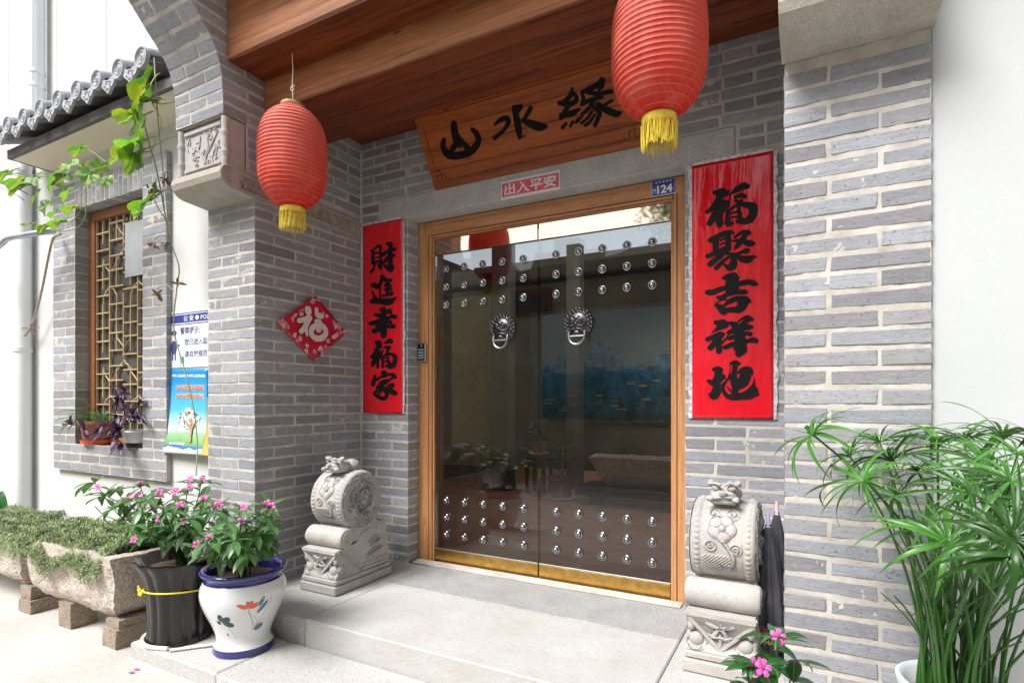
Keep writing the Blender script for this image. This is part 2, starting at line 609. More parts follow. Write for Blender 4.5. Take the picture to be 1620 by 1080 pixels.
MAT['lattice'] = plain('pale_lattice_wood', (0.46, 0.35, 0.20), 0.6, var=0.15)
MAT['bench'] = plain('dark_bench_wood', (0.075, 0.035, 0.022), 0.5, var=0.4, scale=20, bump=0.4, bscale=40)
MAT['black'] = plain('black_ink', (0.006, 0.006, 0.007), 0.55, var=0.05, spec=0.2)
MAT['black_matt'] = plain('black_paint', (0.005, 0.005, 0.005), 0.7, var=0.05, spec=0.15)
MAT['engrave'] = plain('dark_engraved_line', (0.09, 0.022, 0.008), 0.8)
MAT['glass'] = make_glass()
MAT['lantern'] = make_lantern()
MAT['gold_cloth'] = plain('yellow_fringe', (0.78, 0.62, 0.06), 0.6, var=0.25, scale=60, objvar=0.1)
MAT['string'] = plain('white_cord', (0.6, 0.57, 0.52), 0.8)
MAT['brass'] = plain('brushed_brass', (0.62, 0.38, 0.10), 0.24, metal=1.0, var=0.22, scale=25, bump=0.12, bscale=140)
MAT['brass_mirror'] = plain('mirror_brass', (0.86, 0.74, 0.55), 0.035, metal=1.0, var=0.05, scale=5)
MAT['chrome'] = plain('chrome', (0.42, 0.44, 0.46), 0.12, metal=1.0, var=0.06)
MAT['steel'] = plain('steel_edge', (0.62, 0.62, 0.60), 0.3, metal=1.0, var=0.1)
MAT['pewter'] = plain('antique_silver', (0.17, 0.165, 0.175), 0.34, metal=1.0, var=0.2, scale=60)
MAT['red_film'] = make_red_film()
MAT['film'] = plain('clear_tape_edge', (0.55, 0.56, 0.58), 0.15, var=0.5, scale=60, bump=1.0, bscale=90, spec=0.8)
MAT['fu_red'] = plain('crimson_cloth', (0.58, 0.006, 0.045), 0.45, var=0.15)
MAT['fu_white'] = plain('padded_white_character', (0.74, 0.62, 0.58), 0.7, var=0.12, scale=60)
MAT['pink'] = plain('pink_print', (0.72, 0.32, 0.38), 0.6, var=0.3, scale=150)
MAT['teal'] = plain('teal_print', (0.03, 0.26, 0.34), 0.6)
MAT['cream_print'] = plain('cream_print', (0.76, 0.66, 0.55), 0.6)
MAT['paper'] = plain('white_paper', (0.70, 0.71, 0.71), 0.6, var=0.03)
MAT['paper_red'] = plain('worn_red_print', (0.66, 0.09, 0.12), 0.5, var=0.35, scale=50)
MAT['navy'] = plain('navy_print', (0.035, 0.045, 0.26), 0.4)
MAT['navy_text'] = plain('navy_lettering', (0.05, 0.06, 0.20), 0.5)
MAT['sign_blue'] = plain('blue_enamel', (0.022, 0.028, 0.30), 0.3, coat=0.4)
MAT['white_print'] = plain('white_print', (0.82, 0.82, 0.80), 0.5, var=0.03)
MAT['orange_print'] = plain('orange_print', (0.72, 0.20, 0.08), 0.5)
MAT['yellow_paper'] = plain('yellow_paper', (0.74, 0.50, 0.10), 0.6)
MAT['black_plastic'] = plain('black_glazed_pot', (0.012, 0.010, 0.010), 0.13, var=0.3, scale=18, bump=0.25, bscale=30)
MAT['white_glaze'] = plain('white_glaze', (0.72, 0.73, 0.75), 0.12, var=0.03, coat=0.5)
MAT['blue_glaze'] = plain('cobalt_glaze', (0.020, 0.022, 0.17), 0.1, var=0.2, coat=0.6)
MAT['soil'] = plain('potting_soil', (0.10, 0.062, 0.04), 0.95, var=0.5, scale=60, bump=1.0, bscale=90)
MAT['terracotta'] = plain('terracotta', (0.40, 0.17, 0.10), 0.8, var=0.15)
MAT['orange_tray'] = plain('orange_plastic', (0.75, 0.09, 0.02), 0.35)
MAT['white_plastic'] = plain('white_plastic', (0.74, 0.76, 0.80), 0.3, var=0.03)
MAT['twine'] = plain('yellow_twine', (0.80, 0.68, 0.03), 0.5)
MAT['rope'] = plain('white_rope', (0.72, 0.69, 0.62), 0.85, var=0.15, scale=80)
MAT['umbrella'] = plain('black_umbrella_cloth', (0.065, 0.065, 0.078), 0.33, var=0.3, scale=14)
MAT['lilac'] = plain('lilac_plastic', (0.42, 0.40, 0.62), 0.35)
MAT['pinkcap'] = plain('pink_plastic', (0.62, 0.45, 0.52), 0.35)
MAT['tile'] = stone('grey_roof_tile', (0.42, 0.42, 0.44), (0.28, 0.28, 0.295), 12, 150, 0.6, 0.004, 0.25)
MAT['tile_light'] = stone('pale_grey_tile_end', (0.54, 0.55, 0.59), (0.38, 0.39, 0.42), 25, 200, 0.9, 0.006, 0.25)
MAT['grey_trim'] = plain('dark_grey_trim', (0.13, 0.12, 0.12), 0.8, var=0.2)
MAT['pvc'] = plain('white_pvc', (0.74, 0.76, 0.78), 0.35, var=0.03)
MAT['galv'] = plain('galvanised_steel', (0.42, 0.45, 0.50), 0.4, metal=0.7, var=0.15)
MAT['ground'] = stone('pale_concrete_ground', (0.58, 0.565, 0.535), (0.47, 0.445, 0.41), 1.6, 150, 0.6, 0.004, 0.18, 'World', rand=False)
MAT['leaf'] = make_leaf('periwinkle_leaf', (0.085, 0.185, 0.070), (0.34, 0.44, 0.22), half=0.014, rough=0.3)
MAT['leaf_front'] = make_leaf('glossy_leaf', (0.035, 0.130, 0.038), (0.24, 0.36, 0.16), half=0.016, rough=0.28)
MAT['cyperus'] = make_leaf('papyrus_leaf', (0.052, 0.175, 0.026), (0.12, 0.27, 0.055), half=0.008, objvar=0.6, rough=0.35)
MAT['cyp_stem'] = plain('papyrus_stem', (0.035, 0.115, 0.018), 0.4, objvar=0.35)
MAT['gourd'] = make_leaf('vine_leaf', (0.12, 0.26, 0.035), (0.38, 0.44, 0.18), half=0.07, objvar=0.45, trans=0.4, yellow=0.7)
MAT['vine'] = plain('green_vine_stem', (0.20, 0.27, 0.09), 0.6)
MAT['dry_vine'] = plain('dry_vine_stem', (0.40, 0.33, 0.25), 0.8, var=0.2)
MAT['dry_leaf'] = plain('dried_leaf', (0.22, 0.125, 0.08), 0.9, var=0.4, scale=60)
MAT['petal'] = plain('pink_petal', (0.72, 0.11, 0.44), 0.55, var=0.2, scale=80, objvar=0.2)
MAT['petal_eye'] = plain('crimson_flower_eye', (0.45, 0.01, 0.10), 0.5)
MAT['sedum'] = plain('ground_cover_green', (0.30, 0.37, 0.19), 0.6, var=0.5, scale=11, kind='World', rand=False)
MAT['purple'] = make_leaf('purple_leaf', (0.060, 0.020, 0.085), (0.12, 0.06, 0.15), half=0.02, objvar=0.4)
MAT['spider'] = make_leaf('spider_leaf', (0.06, 0.17, 0.04), (0.55, 0.60, 0.42), half=0.01)
MAT['mural_blue'] = None

# brush lettering: strokes of (across, up, half width) in metres
BRUSH = {
  'R': [
   [[(2.376,2.139,0.0126),(2.404,2.131,0.0258),(2.432,2.129,0.0192),(2.443,2.133,0.0072)],[(2.401,2.114,0.0210),(2.381,2.093,0.0090),(2.362,2.082,0.0024)],[(2.339,2.046,0.0102),(2.370,2.062,0.0174),(2.404,2.075,0.0210),(2.429,2.077,0.0168)],[(2.421,2.072,0.0174),(2.398,2.043,0.0210),(2.373,2.014,0.0210),(2.353,1.987,0.0162)],[(2.398,2.046,0.0210),(2.398,2.004,0.0174),(2.400,1.974,0.0174)],[(2.407,2.033,0.0120),(2.426,2.053,0.0072),(2.432,2.064,0.0048)],[(2.449,2.115,0.0048),(2.476,2.133,0.0138),(2.509,2.144,0.0186),(2.530,2.141,0.0120)],[(2.449,2.118,0.0042),(2.446,2.080,0.0036),(2.440,2.051,0.0054)],[(2.473,2.099,0.0084),(2.498,2.103,0.0114),(2.517,2.094,0.0102)],[(2.476,2.081,0.0096),(2.487,2.073,0.0084),(2.503,2.076,0.0084)],[(2.443,2.033,0.0072),(2.465,2.050,0.0072),(2.490,2.058,0.0084),(2.520,2.053,0.0132),(2.552,2.039,0.0198),(2.565,2.019,0.0126)],[(2.555,2.033,0.0198),(2.552,1.998,0.0204),(2.536,1.978,0.0186),(2.509,1.973,0.0150),(2.482,1.977,0.0102)],[(2.435,2.040,0.0078),(2.437,2.004,0.0102),(2.440,1.974,0.0162),(2.460,1.971,0.0084)],[(2.443,2.018,0.0054),(2.465,2.024,0.0054),(2.487,2.023,0.0072)],[(2.449,2.000,0.0042),(2.471,2.002,0.0054),(2.493,1.996,0.0072)],[(2.490,2.043,0.0078),(2.495,2.013,0.0102),(2.498,1.983,0.0120)],],
   [[(2.356,1.902,0.0150),(2.392,1.914,0.0156),(2.423,1.926,0.0150),(2.450,1.927,0.0126),(2.465,1.922,0.0072)],[(2.382,1.907,0.0162),(2.381,1.872,0.0162),(2.380,1.837,0.0138)],[(2.438,1.918,0.0138),(2.440,1.883,0.0144),(2.440,1.846,0.0156)],[(2.405,1.893,0.0060),(2.430,1.903,0.0060)],[(2.405,1.872,0.0048),(2.430,1.882,0.0048)],[(2.397,1.846,0.0066),(2.430,1.860,0.0054)],[(2.341,1.823,0.0120),(2.369,1.828,0.0132),(2.405,1.839,0.0126),(2.440,1.843,0.0144)],[(2.470,1.900,0.0066),(2.495,1.916,0.0096),(2.522,1.917,0.0138),(2.537,1.912,0.0108)],[(2.525,1.911,0.0108),(2.510,1.890,0.0138),(2.490,1.866,0.0138),(2.475,1.849,0.0096),(2.470,1.842,0.0048)],[(2.455,1.884,0.0036),(2.480,1.883,0.0084),(2.505,1.875,0.0090),(2.534,1.863,0.0168),(2.551,1.858,0.0138)],[(2.527,1.827,0.0150),(2.500,1.822,0.0078),(2.473,1.815,0.0078)],[(2.397,1.819,0.0096),(2.420,1.824,0.0048),(2.460,1.817,0.0096),(2.485,1.803,0.0108),(2.510,1.787,0.0162),(2.534,1.784,0.0186),(2.556,1.792,0.0090),(2.573,1.790,0.0024)],[(2.410,1.817,0.0114),(2.380,1.799,0.0144),(2.356,1.780,0.0156)],[(2.440,1.803,0.0084),(2.415,1.787,0.0096),(2.385,1.758,0.0126)],[(2.453,1.818,0.0090),(2.465,1.789,0.0144),(2.460,1.761,0.0204),(2.445,1.752,0.0156),(2.420,1.771,0.0048),(2.403,1.775,0.0078)],],
   [[(2.418,1.703,0.0090),(2.440,1.709,0.0144),(2.470,1.706,0.0156),(2.488,1.699,0.0072)],[(2.458,1.702,0.0312),(2.459,1.672,0.0324),(2.459,1.643,0.0324)],[(2.343,1.640,0.0150),(2.364,1.636,0.0156),(2.395,1.646,0.0144),(2.430,1.654,0.0126)],[(2.488,1.667,0.0138),(2.510,1.670,0.0138),(2.537,1.672,0.0138),(2.563,1.661,0.0138),(2.573,1.659,0.0072)],[(2.390,1.609,0.0078),(2.410,1.607,0.0126),(2.435,1.619,0.0120),(2.460,1.627,0.0144),(2.490,1.627,0.0126),(2.515,1.625,0.0138),(2.525,1.623,0.0090)],[(2.382,1.572,0.0096),(2.403,1.557,0.0168),(2.420,1.537,0.0204)],[(2.385,1.577,0.0054),(2.397,1.590,0.0036),(2.430,1.598,0.0060)],[(2.418,1.564,0.0060),(2.445,1.583,0.0126),(2.475,1.594,0.0144),(2.505,1.594,0.0138),(2.525,1.587,0.0150),(2.537,1.576,0.0102)],[(2.510,1.583,0.0240),(2.505,1.560,0.0246),(2.490,1.542,0.0204)],[(2.418,1.537,0.0186),(2.445,1.543,0.0126),(2.470,1.541,0.0156),(2.490,1.542,0.0186)],],
   [[(2.382,1.485,0.0126),(2.405,1.476,0.0246),(2.425,1.472,0.0222)],[(2.405,1.460,0.0168),(2.380,1.445,0.0078),(2.359,1.431,0.0024)],[(2.343,1.401,0.0132),(2.367,1.411,0.0126),(2.397,1.422,0.0150),(2.413,1.422,0.0138)],[(2.403,1.414,0.0168),(2.380,1.386,0.0168),(2.356,1.357,0.0156)],[(2.395,1.393,0.0156),(2.397,1.361,0.0156),(2.397,1.339,0.0156)],[(2.410,1.381,0.0066),(2.430,1.399,0.0048),(2.443,1.423,0.0036)],[(2.455,1.478,0.0108),(2.468,1.466,0.0174),(2.480,1.450,0.0120)],[(2.480,1.474,0.0048),(2.500,1.491,0.0060),(2.522,1.500,0.0090),(2.534,1.494,0.0150),(2.549,1.488,0.0102)],[(2.529,1.486,0.0138),(2.510,1.469,0.0126),(2.490,1.452,0.0138)],[(2.443,1.431,0.0114),(2.465,1.437,0.0144),(2.490,1.441,0.0186),(2.517,1.450,0.0138),(2.539,1.451,0.0126),(2.549,1.451,0.0090)],[(2.445,1.401,0.0108),(2.470,1.408,0.0120),(2.500,1.414,0.0150),(2.525,1.421,0.0102),(2.542,1.417,0.0114)],[(2.425,1.357,0.0120),(2.445,1.364,0.0120),(2.470,1.373,0.0126),(2.500,1.380,0.0150),(2.529,1.384,0.0108),(2.554,1.388,0.0132),(2.568,1.382,0.0126)],[(2.495,1.451,0.0186),(2.496,1.409,0.0222),(2.496,1.361,0.0312),(2.496,1.338,0.0306),(2.490,1.322,0.0174)],],
   [[(2.372,1.248,0.0108),(2.390,1.247,0.0174),(2.403,1.242,0.0150)],[(2.397,1.244,0.0192),(2.392,1.215,0.0192),(2.387,1.183,0.0192),(2.382,1.150,0.0174),(2.372,1.121,0.0186)],[(2.346,1.191,0.0096),(2.367,1.183,0.0174),(2.392,1.196,0.0192),(2.415,1.209,0.0156),(2.425,1.203,0.0066)],[(2.354,1.123,0.0102),(2.372,1.113,0.0186),(2.392,1.129,0.0144),(2.405,1.145,0.0072),(2.423,1.177,0.0060)],[(2.453,1.278,0.0072),(2.473,1.280,0.0120),(2.488,1.274,0.0102)],[(2.473,1.274,0.0138),(2.470,1.240,0.0126),(2.468,1.203,0.0150),(2.473,1.165,0.0186),(2.475,1.128,0.0126)],[(2.450,1.280,0.0036),(2.448,1.243,0.0024),(2.447,1.216,0.0066),(2.433,1.190,0.0060),(2.415,1.166,0.0108),(2.420,1.137,0.0096),(2.435,1.112,0.0114)],[(2.450,1.208,0.0084),(2.460,1.190,0.0120),(2.470,1.165,0.0144)],[(2.485,1.229,0.0060),(2.503,1.244,0.0090),(2.525,1.246,0.0138),(2.542,1.238,0.0138),(2.549,1.222,0.0078)],[(2.525,1.239,0.0240),(2.517,1.207,0.0276),(2.505,1.176,0.0246),(2.490,1.157,0.0126)],[(2.433,1.112,0.0090),(2.460,1.110,0.0168),(2.498,1.111,0.0162),(2.534,1.117,0.0186),(2.561,1.125,0.0168),(2.573,1.123,0.0102)],[(2.490,1.126,0.0030),(2.522,1.133,0.0078),(2.546,1.149,0.0120),(2.559,1.180,0.0054),(2.559,1.206,0.0018)],[(2.556,1.159,0.0126),(2.563,1.136,0.0168)],[(2.435,1.161,0.0036),(2.450,1.144,0.0048),(2.470,1.126,0.0078)],],
  ],
  'L': [
   [[(0.107,2.125,0.0078),(0.124,2.123,0.0120),(0.124,2.082,0.0156),(0.124,2.046,0.0186)],[(0.126,2.125,0.0078),(0.149,2.143,0.0090),(0.183,2.153,0.0102),(0.202,2.139,0.0096)],[(0.194,2.140,0.0126),(0.192,2.103,0.0114),(0.196,2.064,0.0114),(0.202,2.026,0.0120)],[(0.145,2.108,0.0084),(0.187,2.103,0.0072)],[(0.149,2.073,0.0066),(0.187,2.074,0.0054)],[(0.133,2.039,0.0108),(0.168,2.047,0.0102),(0.198,2.032,0.0084)],[(0.141,2.027,0.0084),(0.130,1.999,0.0096),(0.108,1.981,0.0132)],[(0.172,2.023,0.0090),(0.196,2.003,0.0180)],[(0.250,2.156,0.0114),(0.276,2.157,0.0138),(0.295,2.145,0.0108)],[(0.284,2.149,0.0174),(0.282,2.103,0.0192),(0.282,2.057,0.0180),(0.282,2.017,0.0216),(0.280,1.982,0.0240)],[(0.213,2.088,0.0144),(0.258,2.103,0.0138),(0.291,2.108,0.0096),(0.324,2.112,0.0138)],[(0.302,2.075,0.0126),(0.317,2.067,0.0096)],[(0.273,2.070,0.0138),(0.243,2.047,0.0162),(0.213,2.030,0.0120)],[(0.232,2.011,0.0108),(0.258,1.993,0.0180),(0.287,1.982,0.0240),(0.306,1.994,0.0120)],],
   [[(0.198,1.937,0.0138),(0.213,1.930,0.0222),(0.198,1.905,0.0162),(0.179,1.878,0.0180)],[(0.118,1.890,0.0156),(0.137,1.885,0.0198),(0.172,1.873,0.0180),(0.198,1.879,0.0096)],[(0.190,1.877,0.0090),(0.190,1.842,0.0090),(0.192,1.810,0.0102),(0.194,1.786,0.0084)],[(0.221,1.920,0.0162),(0.258,1.908,0.0138),(0.291,1.905,0.0114)],[(0.258,1.911,0.0156),(0.258,1.870,0.0216),(0.256,1.836,0.0198)],[(0.228,1.879,0.0084),(0.258,1.879,0.0138),(0.287,1.868,0.0102)],[(0.228,1.847,0.0072),(0.258,1.850,0.0120),(0.291,1.844,0.0108)],[(0.217,1.808,0.0096),(0.258,1.810,0.0114),(0.295,1.815,0.0150)],[(0.118,1.854,0.0054),(0.130,1.821,0.0126),(0.149,1.790,0.0180)],[(0.110,1.779,0.0168),(0.149,1.775,0.0186),(0.198,1.770,0.0198),(0.250,1.761,0.0246),(0.295,1.766,0.0216),(0.324,1.781,0.0096),(0.342,1.785,0.0030)],],
   [[(0.198,1.714,0.0162),(0.217,1.707,0.0258),(0.224,1.675,0.0222),(0.224,1.657,0.0162)],[(0.243,1.691,0.0156),(0.273,1.697,0.0192),(0.284,1.685,0.0138)],[(0.145,1.683,0.0114),(0.175,1.675,0.0162),(0.217,1.663,0.0162)],[(0.213,1.646,0.0138),(0.258,1.652,0.0120),(0.295,1.658,0.0150),(0.328,1.654,0.0150)],[(0.099,1.625,0.0150),(0.130,1.626,0.0168),(0.172,1.635,0.0156),(0.213,1.643,0.0120)],[(0.164,1.644,0.0084),(0.190,1.630,0.0126),(0.206,1.609,0.0162)],[(0.258,1.643,0.0120),(0.262,1.629,0.0138),(0.287,1.621,0.0114)],[(0.156,1.603,0.0126),(0.198,1.607,0.0156),(0.243,1.621,0.0162)],[(0.217,1.600,0.0138),(0.269,1.594,0.0138),(0.302,1.592,0.0168),(0.317,1.588,0.0138)],[(0.130,1.570,0.0180),(0.156,1.571,0.0180),(0.194,1.581,0.0156),(0.228,1.587,0.0162)],[(0.221,1.611,0.0234),(0.222,1.570,0.0300),(0.222,1.541,0.0300)],],
   [[(0.156,1.487,0.0186),(0.179,1.478,0.0264),(0.190,1.463,0.0198)],[(0.175,1.457,0.0150),(0.149,1.444,0.0096),(0.135,1.430,0.0042)],[(0.114,1.392,0.0150),(0.137,1.406,0.0174),(0.172,1.423,0.0180),(0.194,1.422,0.0138)],[(0.179,1.416,0.0186),(0.153,1.385,0.0180),(0.130,1.351,0.0222),(0.122,1.333,0.0144)],[(0.164,1.385,0.0138),(0.168,1.350,0.0138),(0.170,1.320,0.0132)],[(0.179,1.376,0.0102),(0.202,1.404,0.0072),(0.217,1.432,0.0054)],[(0.232,1.484,0.0108),(0.269,1.494,0.0180),(0.291,1.490,0.0168)],[(0.217,1.447,0.0054),(0.250,1.454,0.0102),(0.276,1.450,0.0138)],[(0.273,1.447,0.0120),(0.254,1.428,0.0138),(0.258,1.413,0.0102)],[(0.213,1.389,0.0084),(0.250,1.405,0.0102),(0.291,1.403,0.0108),(0.317,1.388,0.0192),(0.324,1.365,0.0192),(0.310,1.334,0.0228),(0.280,1.320,0.0162),(0.243,1.327,0.0096)],[(0.209,1.383,0.0108),(0.213,1.348,0.0114),(0.213,1.322,0.0138)],[(0.217,1.377,0.0054),(0.258,1.382,0.0072)],[(0.258,1.393,0.0078),(0.262,1.364,0.0120),(0.273,1.338,0.0138)],[(0.221,1.354,0.0066),(0.258,1.356,0.0084)],],
   [[(0.206,1.280,0.0138),(0.228,1.279,0.0180),(0.247,1.267,0.0138)],[(0.145,1.258,0.0120),(0.137,1.232,0.0180),(0.126,1.205,0.0204)],[(0.160,1.234,0.0102),(0.198,1.251,0.0096),(0.236,1.259,0.0138),(0.273,1.267,0.0096),(0.306,1.260,0.0174),(0.324,1.246,0.0138)],[(0.187,1.210,0.0102),(0.228,1.221,0.0144),(0.258,1.224,0.0114),(0.306,1.246,0.0078)],[(0.250,1.215,0.0138),(0.228,1.207,0.0120),(0.206,1.198,0.0144),(0.160,1.179,0.0114)],[(0.221,1.195,0.0102),(0.206,1.181,0.0096),(0.160,1.155,0.0114),(0.133,1.138,0.0102)],[(0.209,1.178,0.0138),(0.243,1.149,0.0180),(0.247,1.120,0.0156),(0.224,1.103,0.0156),(0.183,1.111,0.0144),(0.133,1.132,0.0084)],[(0.213,1.166,0.0090),(0.187,1.143,0.0090),(0.160,1.123,0.0060)],[(0.213,1.175,0.0096),(0.250,1.166,0.0162),(0.291,1.151,0.0204),(0.324,1.140,0.0186)],[(0.306,1.194,0.0150),(0.280,1.177,0.0138),(0.250,1.160,0.0108)],[(0.243,1.184,0.0042),(0.280,1.198,0.0072),(0.306,1.197,0.0138)],],
  ],
  'F': [[[(-0.493,1.659,0.0261),(-0.490,1.644,0.0249)],[(-0.564,1.580,0.0158),(-0.515,1.595,0.0169),(-0.482,1.606,0.0227)],[(-0.487,1.601,0.0203),(-0.515,1.549,0.0195),(-0.548,1.515,0.0169)],[(-0.512,1.545,0.0158),(-0.501,1.498,0.0100)],[(-0.428,1.671,0.0141),(-0.420,1.636,0.0181),(-0.382,1.632,0.0181)],[(-0.431,1.594,0.0146),(-0.397,1.595,0.0144)],[(-0.436,1.563,0.0195),(-0.407,1.570,0.0198),(-0.379,1.567,0.0198),(-0.358,1.555,0.0196),(-0.349,1.535,0.0198),(-0.356,1.514,0.0198),(-0.376,1.496,0.0201),(-0.403,1.486,0.0190),(-0.433,1.485,0.0198),(-0.456,1.495,0.0190),(-0.469,1.512,0.0190),(-0.469,1.533,0.0190),(-0.454,1.552,0.0190),(-0.430,1.566,0.0193)],[(-0.420,1.535,0.0132),(-0.402,1.537,0.0129)],]],
}

def ribbon(strokes, mapf, step=0.0002, k0=0):
    V, F = [], []
    for k, s in enumerate(strokes):
        P = [np.array(p, float) for p in s]
        P = [2 * P[0] - P[1]] + P + [2 * P[-1] - P[-2]]
        P[0][2] = P[1][2]; P[-1][2] = P[-2][2]
        pts = []
        for i in range(1, len(P) - 2):
            for j in range(7):
                t = j / 7.0
                pts.append(0.5 * ((2 * P[i]) + (-P[i - 1] + P[i + 1]) * t + (2 * P[i - 1] - 5 * P[i] + 4 * P[i + 1] - P[i + 2]) * t * t + (-P[i - 1] + 3 * P[i] - 3 * P[i + 1] + P[i + 2]) * t ** 3))
        pts.append(P[-2])
        d = step * (k + k0); n = len(pts)
        L, Rr = [], []
        for i, p in enumerate(pts):
            q = pts[min(i + 1, n - 1)][:2] - pts[max(i - 1, 0)][:2]
            q = q / (np.linalg.norm(q) + 1e-9)
            nr = np.array([-q[1], q[0]])
            w = max(0.0008, p[2])
            L.append(p[:2] + nr * w * (1 + 0.14 * noise.noise(Vector((p[0] * 130, p[1] * 130, k)))))
            Rr.append(p[:2] - nr * w * (1 + 0.14 * noise.noise(Vector((p[0] * 130, p[1] * 130, k + 50)))))
        b = len(V)
        V += [mapf(a[0], a[1], d) for a in L] + [mapf(a[0], a[1], d) for a in Rr]
        F += [(b + i, b + i + 1, b + n + i + 1, b + n + i) for i in range(n - 1)]
        for e in (0, n - 1):
            c = pts[e]; b = len(V); w = max(0.0008, c[2])
            V += [mapf(c[0] + w * math.cos(a), c[1] + w * (0.9 + 0.1 * math.sin(3 * a)) * math.sin(a), d + step * (0.35 if e else 0.65)) for a in [2 * math.pi * q / 12 for q in range(12)]]
            F.append(tuple(range(b, b + 12)))
    return V, F

# ------------------------------------------------------------ bricks
PITCH = 0.0629
Z00 = -0.004
JT = 0.0092
br = random.Random(5)
brick_cache = {}

def brick(parent, x0, x1, y0, y1, z0, z1, mat=None, shape=None, joint=JT, name='brick'):
    """one brick; the joint is taken off its length and height"""
    mat = mat or MAT['brick']
    z0, z1 = z0 + joint / 2, z1 - joint / 2
    hx, hy, hz = (x1 - x0) / 2, (y1 - y0) / 2, (z1 - z0) / 2
    c = Vector(((x0 + x1) / 2, (y0 + y1) / 2, (z0 + z1) / 2))
    if shape is None:
        key = (round(hx, 3), round(hy, 3), round(hz, 3), br.randrange(4), mat.name)
        me = brick_cache.get(key)
        if me is None:
            vs, fs = bevel_box(hx, hy, hz, 0.0028, 0.0022, br)
            me = bpy.data.meshes.new('brick')
            me.from_pydata(vs, [], fs)
            me.materials.append(mat)
            brick_cache[key] = me
    else:
        vs, fs = bevel_box(hx, hy, hz, 0.0032, 0.0015, br)
        vs = [tuple(Vector(shape(Vector(v) + c)) - c) for v in vs]
        me = bpy.data.meshes.new('brick')
        me.from_pydata(vs, [], fs)
        me.materials.append(mat)
    o = bpy.data.objects.new(name, me)
    COL.objects.link(o)
    o.location = c + Vector((br.uniform(-.0008, .0008), br.uniform(-.0012, .0012), br.uniform(-.0014, .0014)))
    if shape is None:
        o.rotation_euler = (br.uniform(-.004, .004), br.uniform(-.004, .004), br.uniform(-.003, .003))
    o.parent = parent
    o.matrix_parent_inverse = Matrix.Translation(-world_loc(parent))
    return o

def sheet(name, o, u, v, n, w, h, mat, parent, cell=0.009, amp=0.0019, hole=None, shape=None):
    """mortar face: a rough grid from corner o along u (w long) and v (h long), pushed along n"""
    o, u, v, n = Vector(o), Vector(u), Vector(v), Vector(n)
    nu, nv = max(2, int(w / cell)), max(2, int(h / cell))
    U, V = np.meshgrid(np.linspace(0, w, nu + 1), np.linspace(0, h, nv + 1), indexing='ij')
    P = np.array(o)[None, None] + U[..., None] * np.array(u) + V[..., None] * np.array(v)
    rg = np.random.RandomState(int(abs(o.x * 100 + o.y * 37 + o.z * 11)) % 1000)
    a = rg.rand(*U.shape) - 0.5
    b = rg.rand(U.shape[0] // 4 + 2, U.shape[1] // 4 + 2) - 0.5
    ii, jj = np.arange(U.shape[0]) / 4.0, np.arange(U.shape[1]) / 4.0
    i0, j0 = ii.astype(int), jj.astype(int)
    fi, fj = (ii - i0)[:, None], (jj - j0)[None, :]
    s = (b[np.ix_(i0, j0)] * (1 - fi) * (1 - fj) + b[np.ix_(i0 + 1, j0)] * fi * (1 - fj) + b[np.ix_(i0, j0 + 1)] * (1 - fi) * fj + b[np.ix_(i0 + 1, j0 + 1)] * fi * fj)
    d = (a * 0.6 + s * 1.5) * amp
    P = P + d[..., None] * np.array(n)
    if shape:
        flat = P.reshape(-1, 3)
        P = np.array([shape(Vector(q)) for q in flat]).reshape(P.shape)
    vs = P.reshape(-1, 3)
    idx = np.arange((nu + 1) * (nv + 1)).reshape(nu + 1, nv + 1)
    f = np.stack([idx[:-1, :-1], idx[1:, :-1], idx[1:, 1:], idx[:-1, 1:]], -1)
    if hole:
        cu, cv = (U[:-1, :-1] + U[1:, 1:]) / 2, (V[:-1, :-1] + V[1:, 1:]) / 2
        keep = ~((cu > hole[0]) & (cu < hole[1]) & (cv > hole[2]) & (cv < hole[3]))
        f = f[keep]
    f = f.reshape(-1, 4)
    me = bpy.data.meshes.new(name)
    me.vertices.add(len(vs)); me.vertices.foreach_set('co', vs.ravel())
    me.loops.add(f.size); me.loops.foreach_set('vertex_index', f.ravel().astype(np.int32))
    me.polygons.add(len(f)); me.polygons.foreach_set('loop_start', np.arange(0, f.size, 4, dtype=np.int32))
    me.polygons.foreach_set('use_smooth', np.ones(len(f), dtype=bool))
    me.update(calc_edges=True)
    return put(name, me, mat, parent)

def rows(z_from, z_to, off=0.0):
    k = 0
    out = []
    n0 = int(math.floor((z_from - Z00 - off) / PITCH + 0.5))
    n = n0
    while Z00 + off + (n + 1) * PITCH <= z_to + 0.02:
        out.append((n, max(z_from, Z00 + off + n * PITCH), min(z_to, Z00 + off + (n + 1) * PITCH)))
        n += 1
    return out

J = JT / 2
# ------------------------------------------------------------ ground and steps
GZ = -0.205
g = MB()
nx, ny = 60, 44
for i in range(nx + 1):
    for j in range(ny + 1):
        x = -9 + 20 * i / nx; y = -9 + 9.5 * j / ny
        g.v.append((x, y, GZ + 0.004 * noise.noise(Vector((x, y, 0)))))
for i in range(nx):
    for j in range(ny):
        a = i * (ny + 1) + j
        g.f.append((a, a + ny + 1, a + ny + 2, a + 1))
o = g.build('ground', MAT['ground'], smooth=True)
o['kind'] = 'structure'
far = MB().box(-60, 60, -60, 60, GZ - 0.30, GZ - 0.02)
o = far.build('terrain', MAT['ground']); o['kind'] = 'structure'

def slab(parent, x0, x1, y0, y1, z0, z1, mat, b=0.006, jit=0.0015):
    m = MB()
    vs, fs = bevel_box((x1 - x0) / 2, (y1 - y0) / 2, (z1 - z0) / 2, b)
    c = Vector(((x0 + x1) / 2, (y0 + y1) / 2, (z0 + z1) / 2))
    me = bpy.data.meshes.new('slab')
    me.from_pydata(vs, [], fs)
    o = put('slab', me, mat, parent, Matrix.Translation(c))
    return o

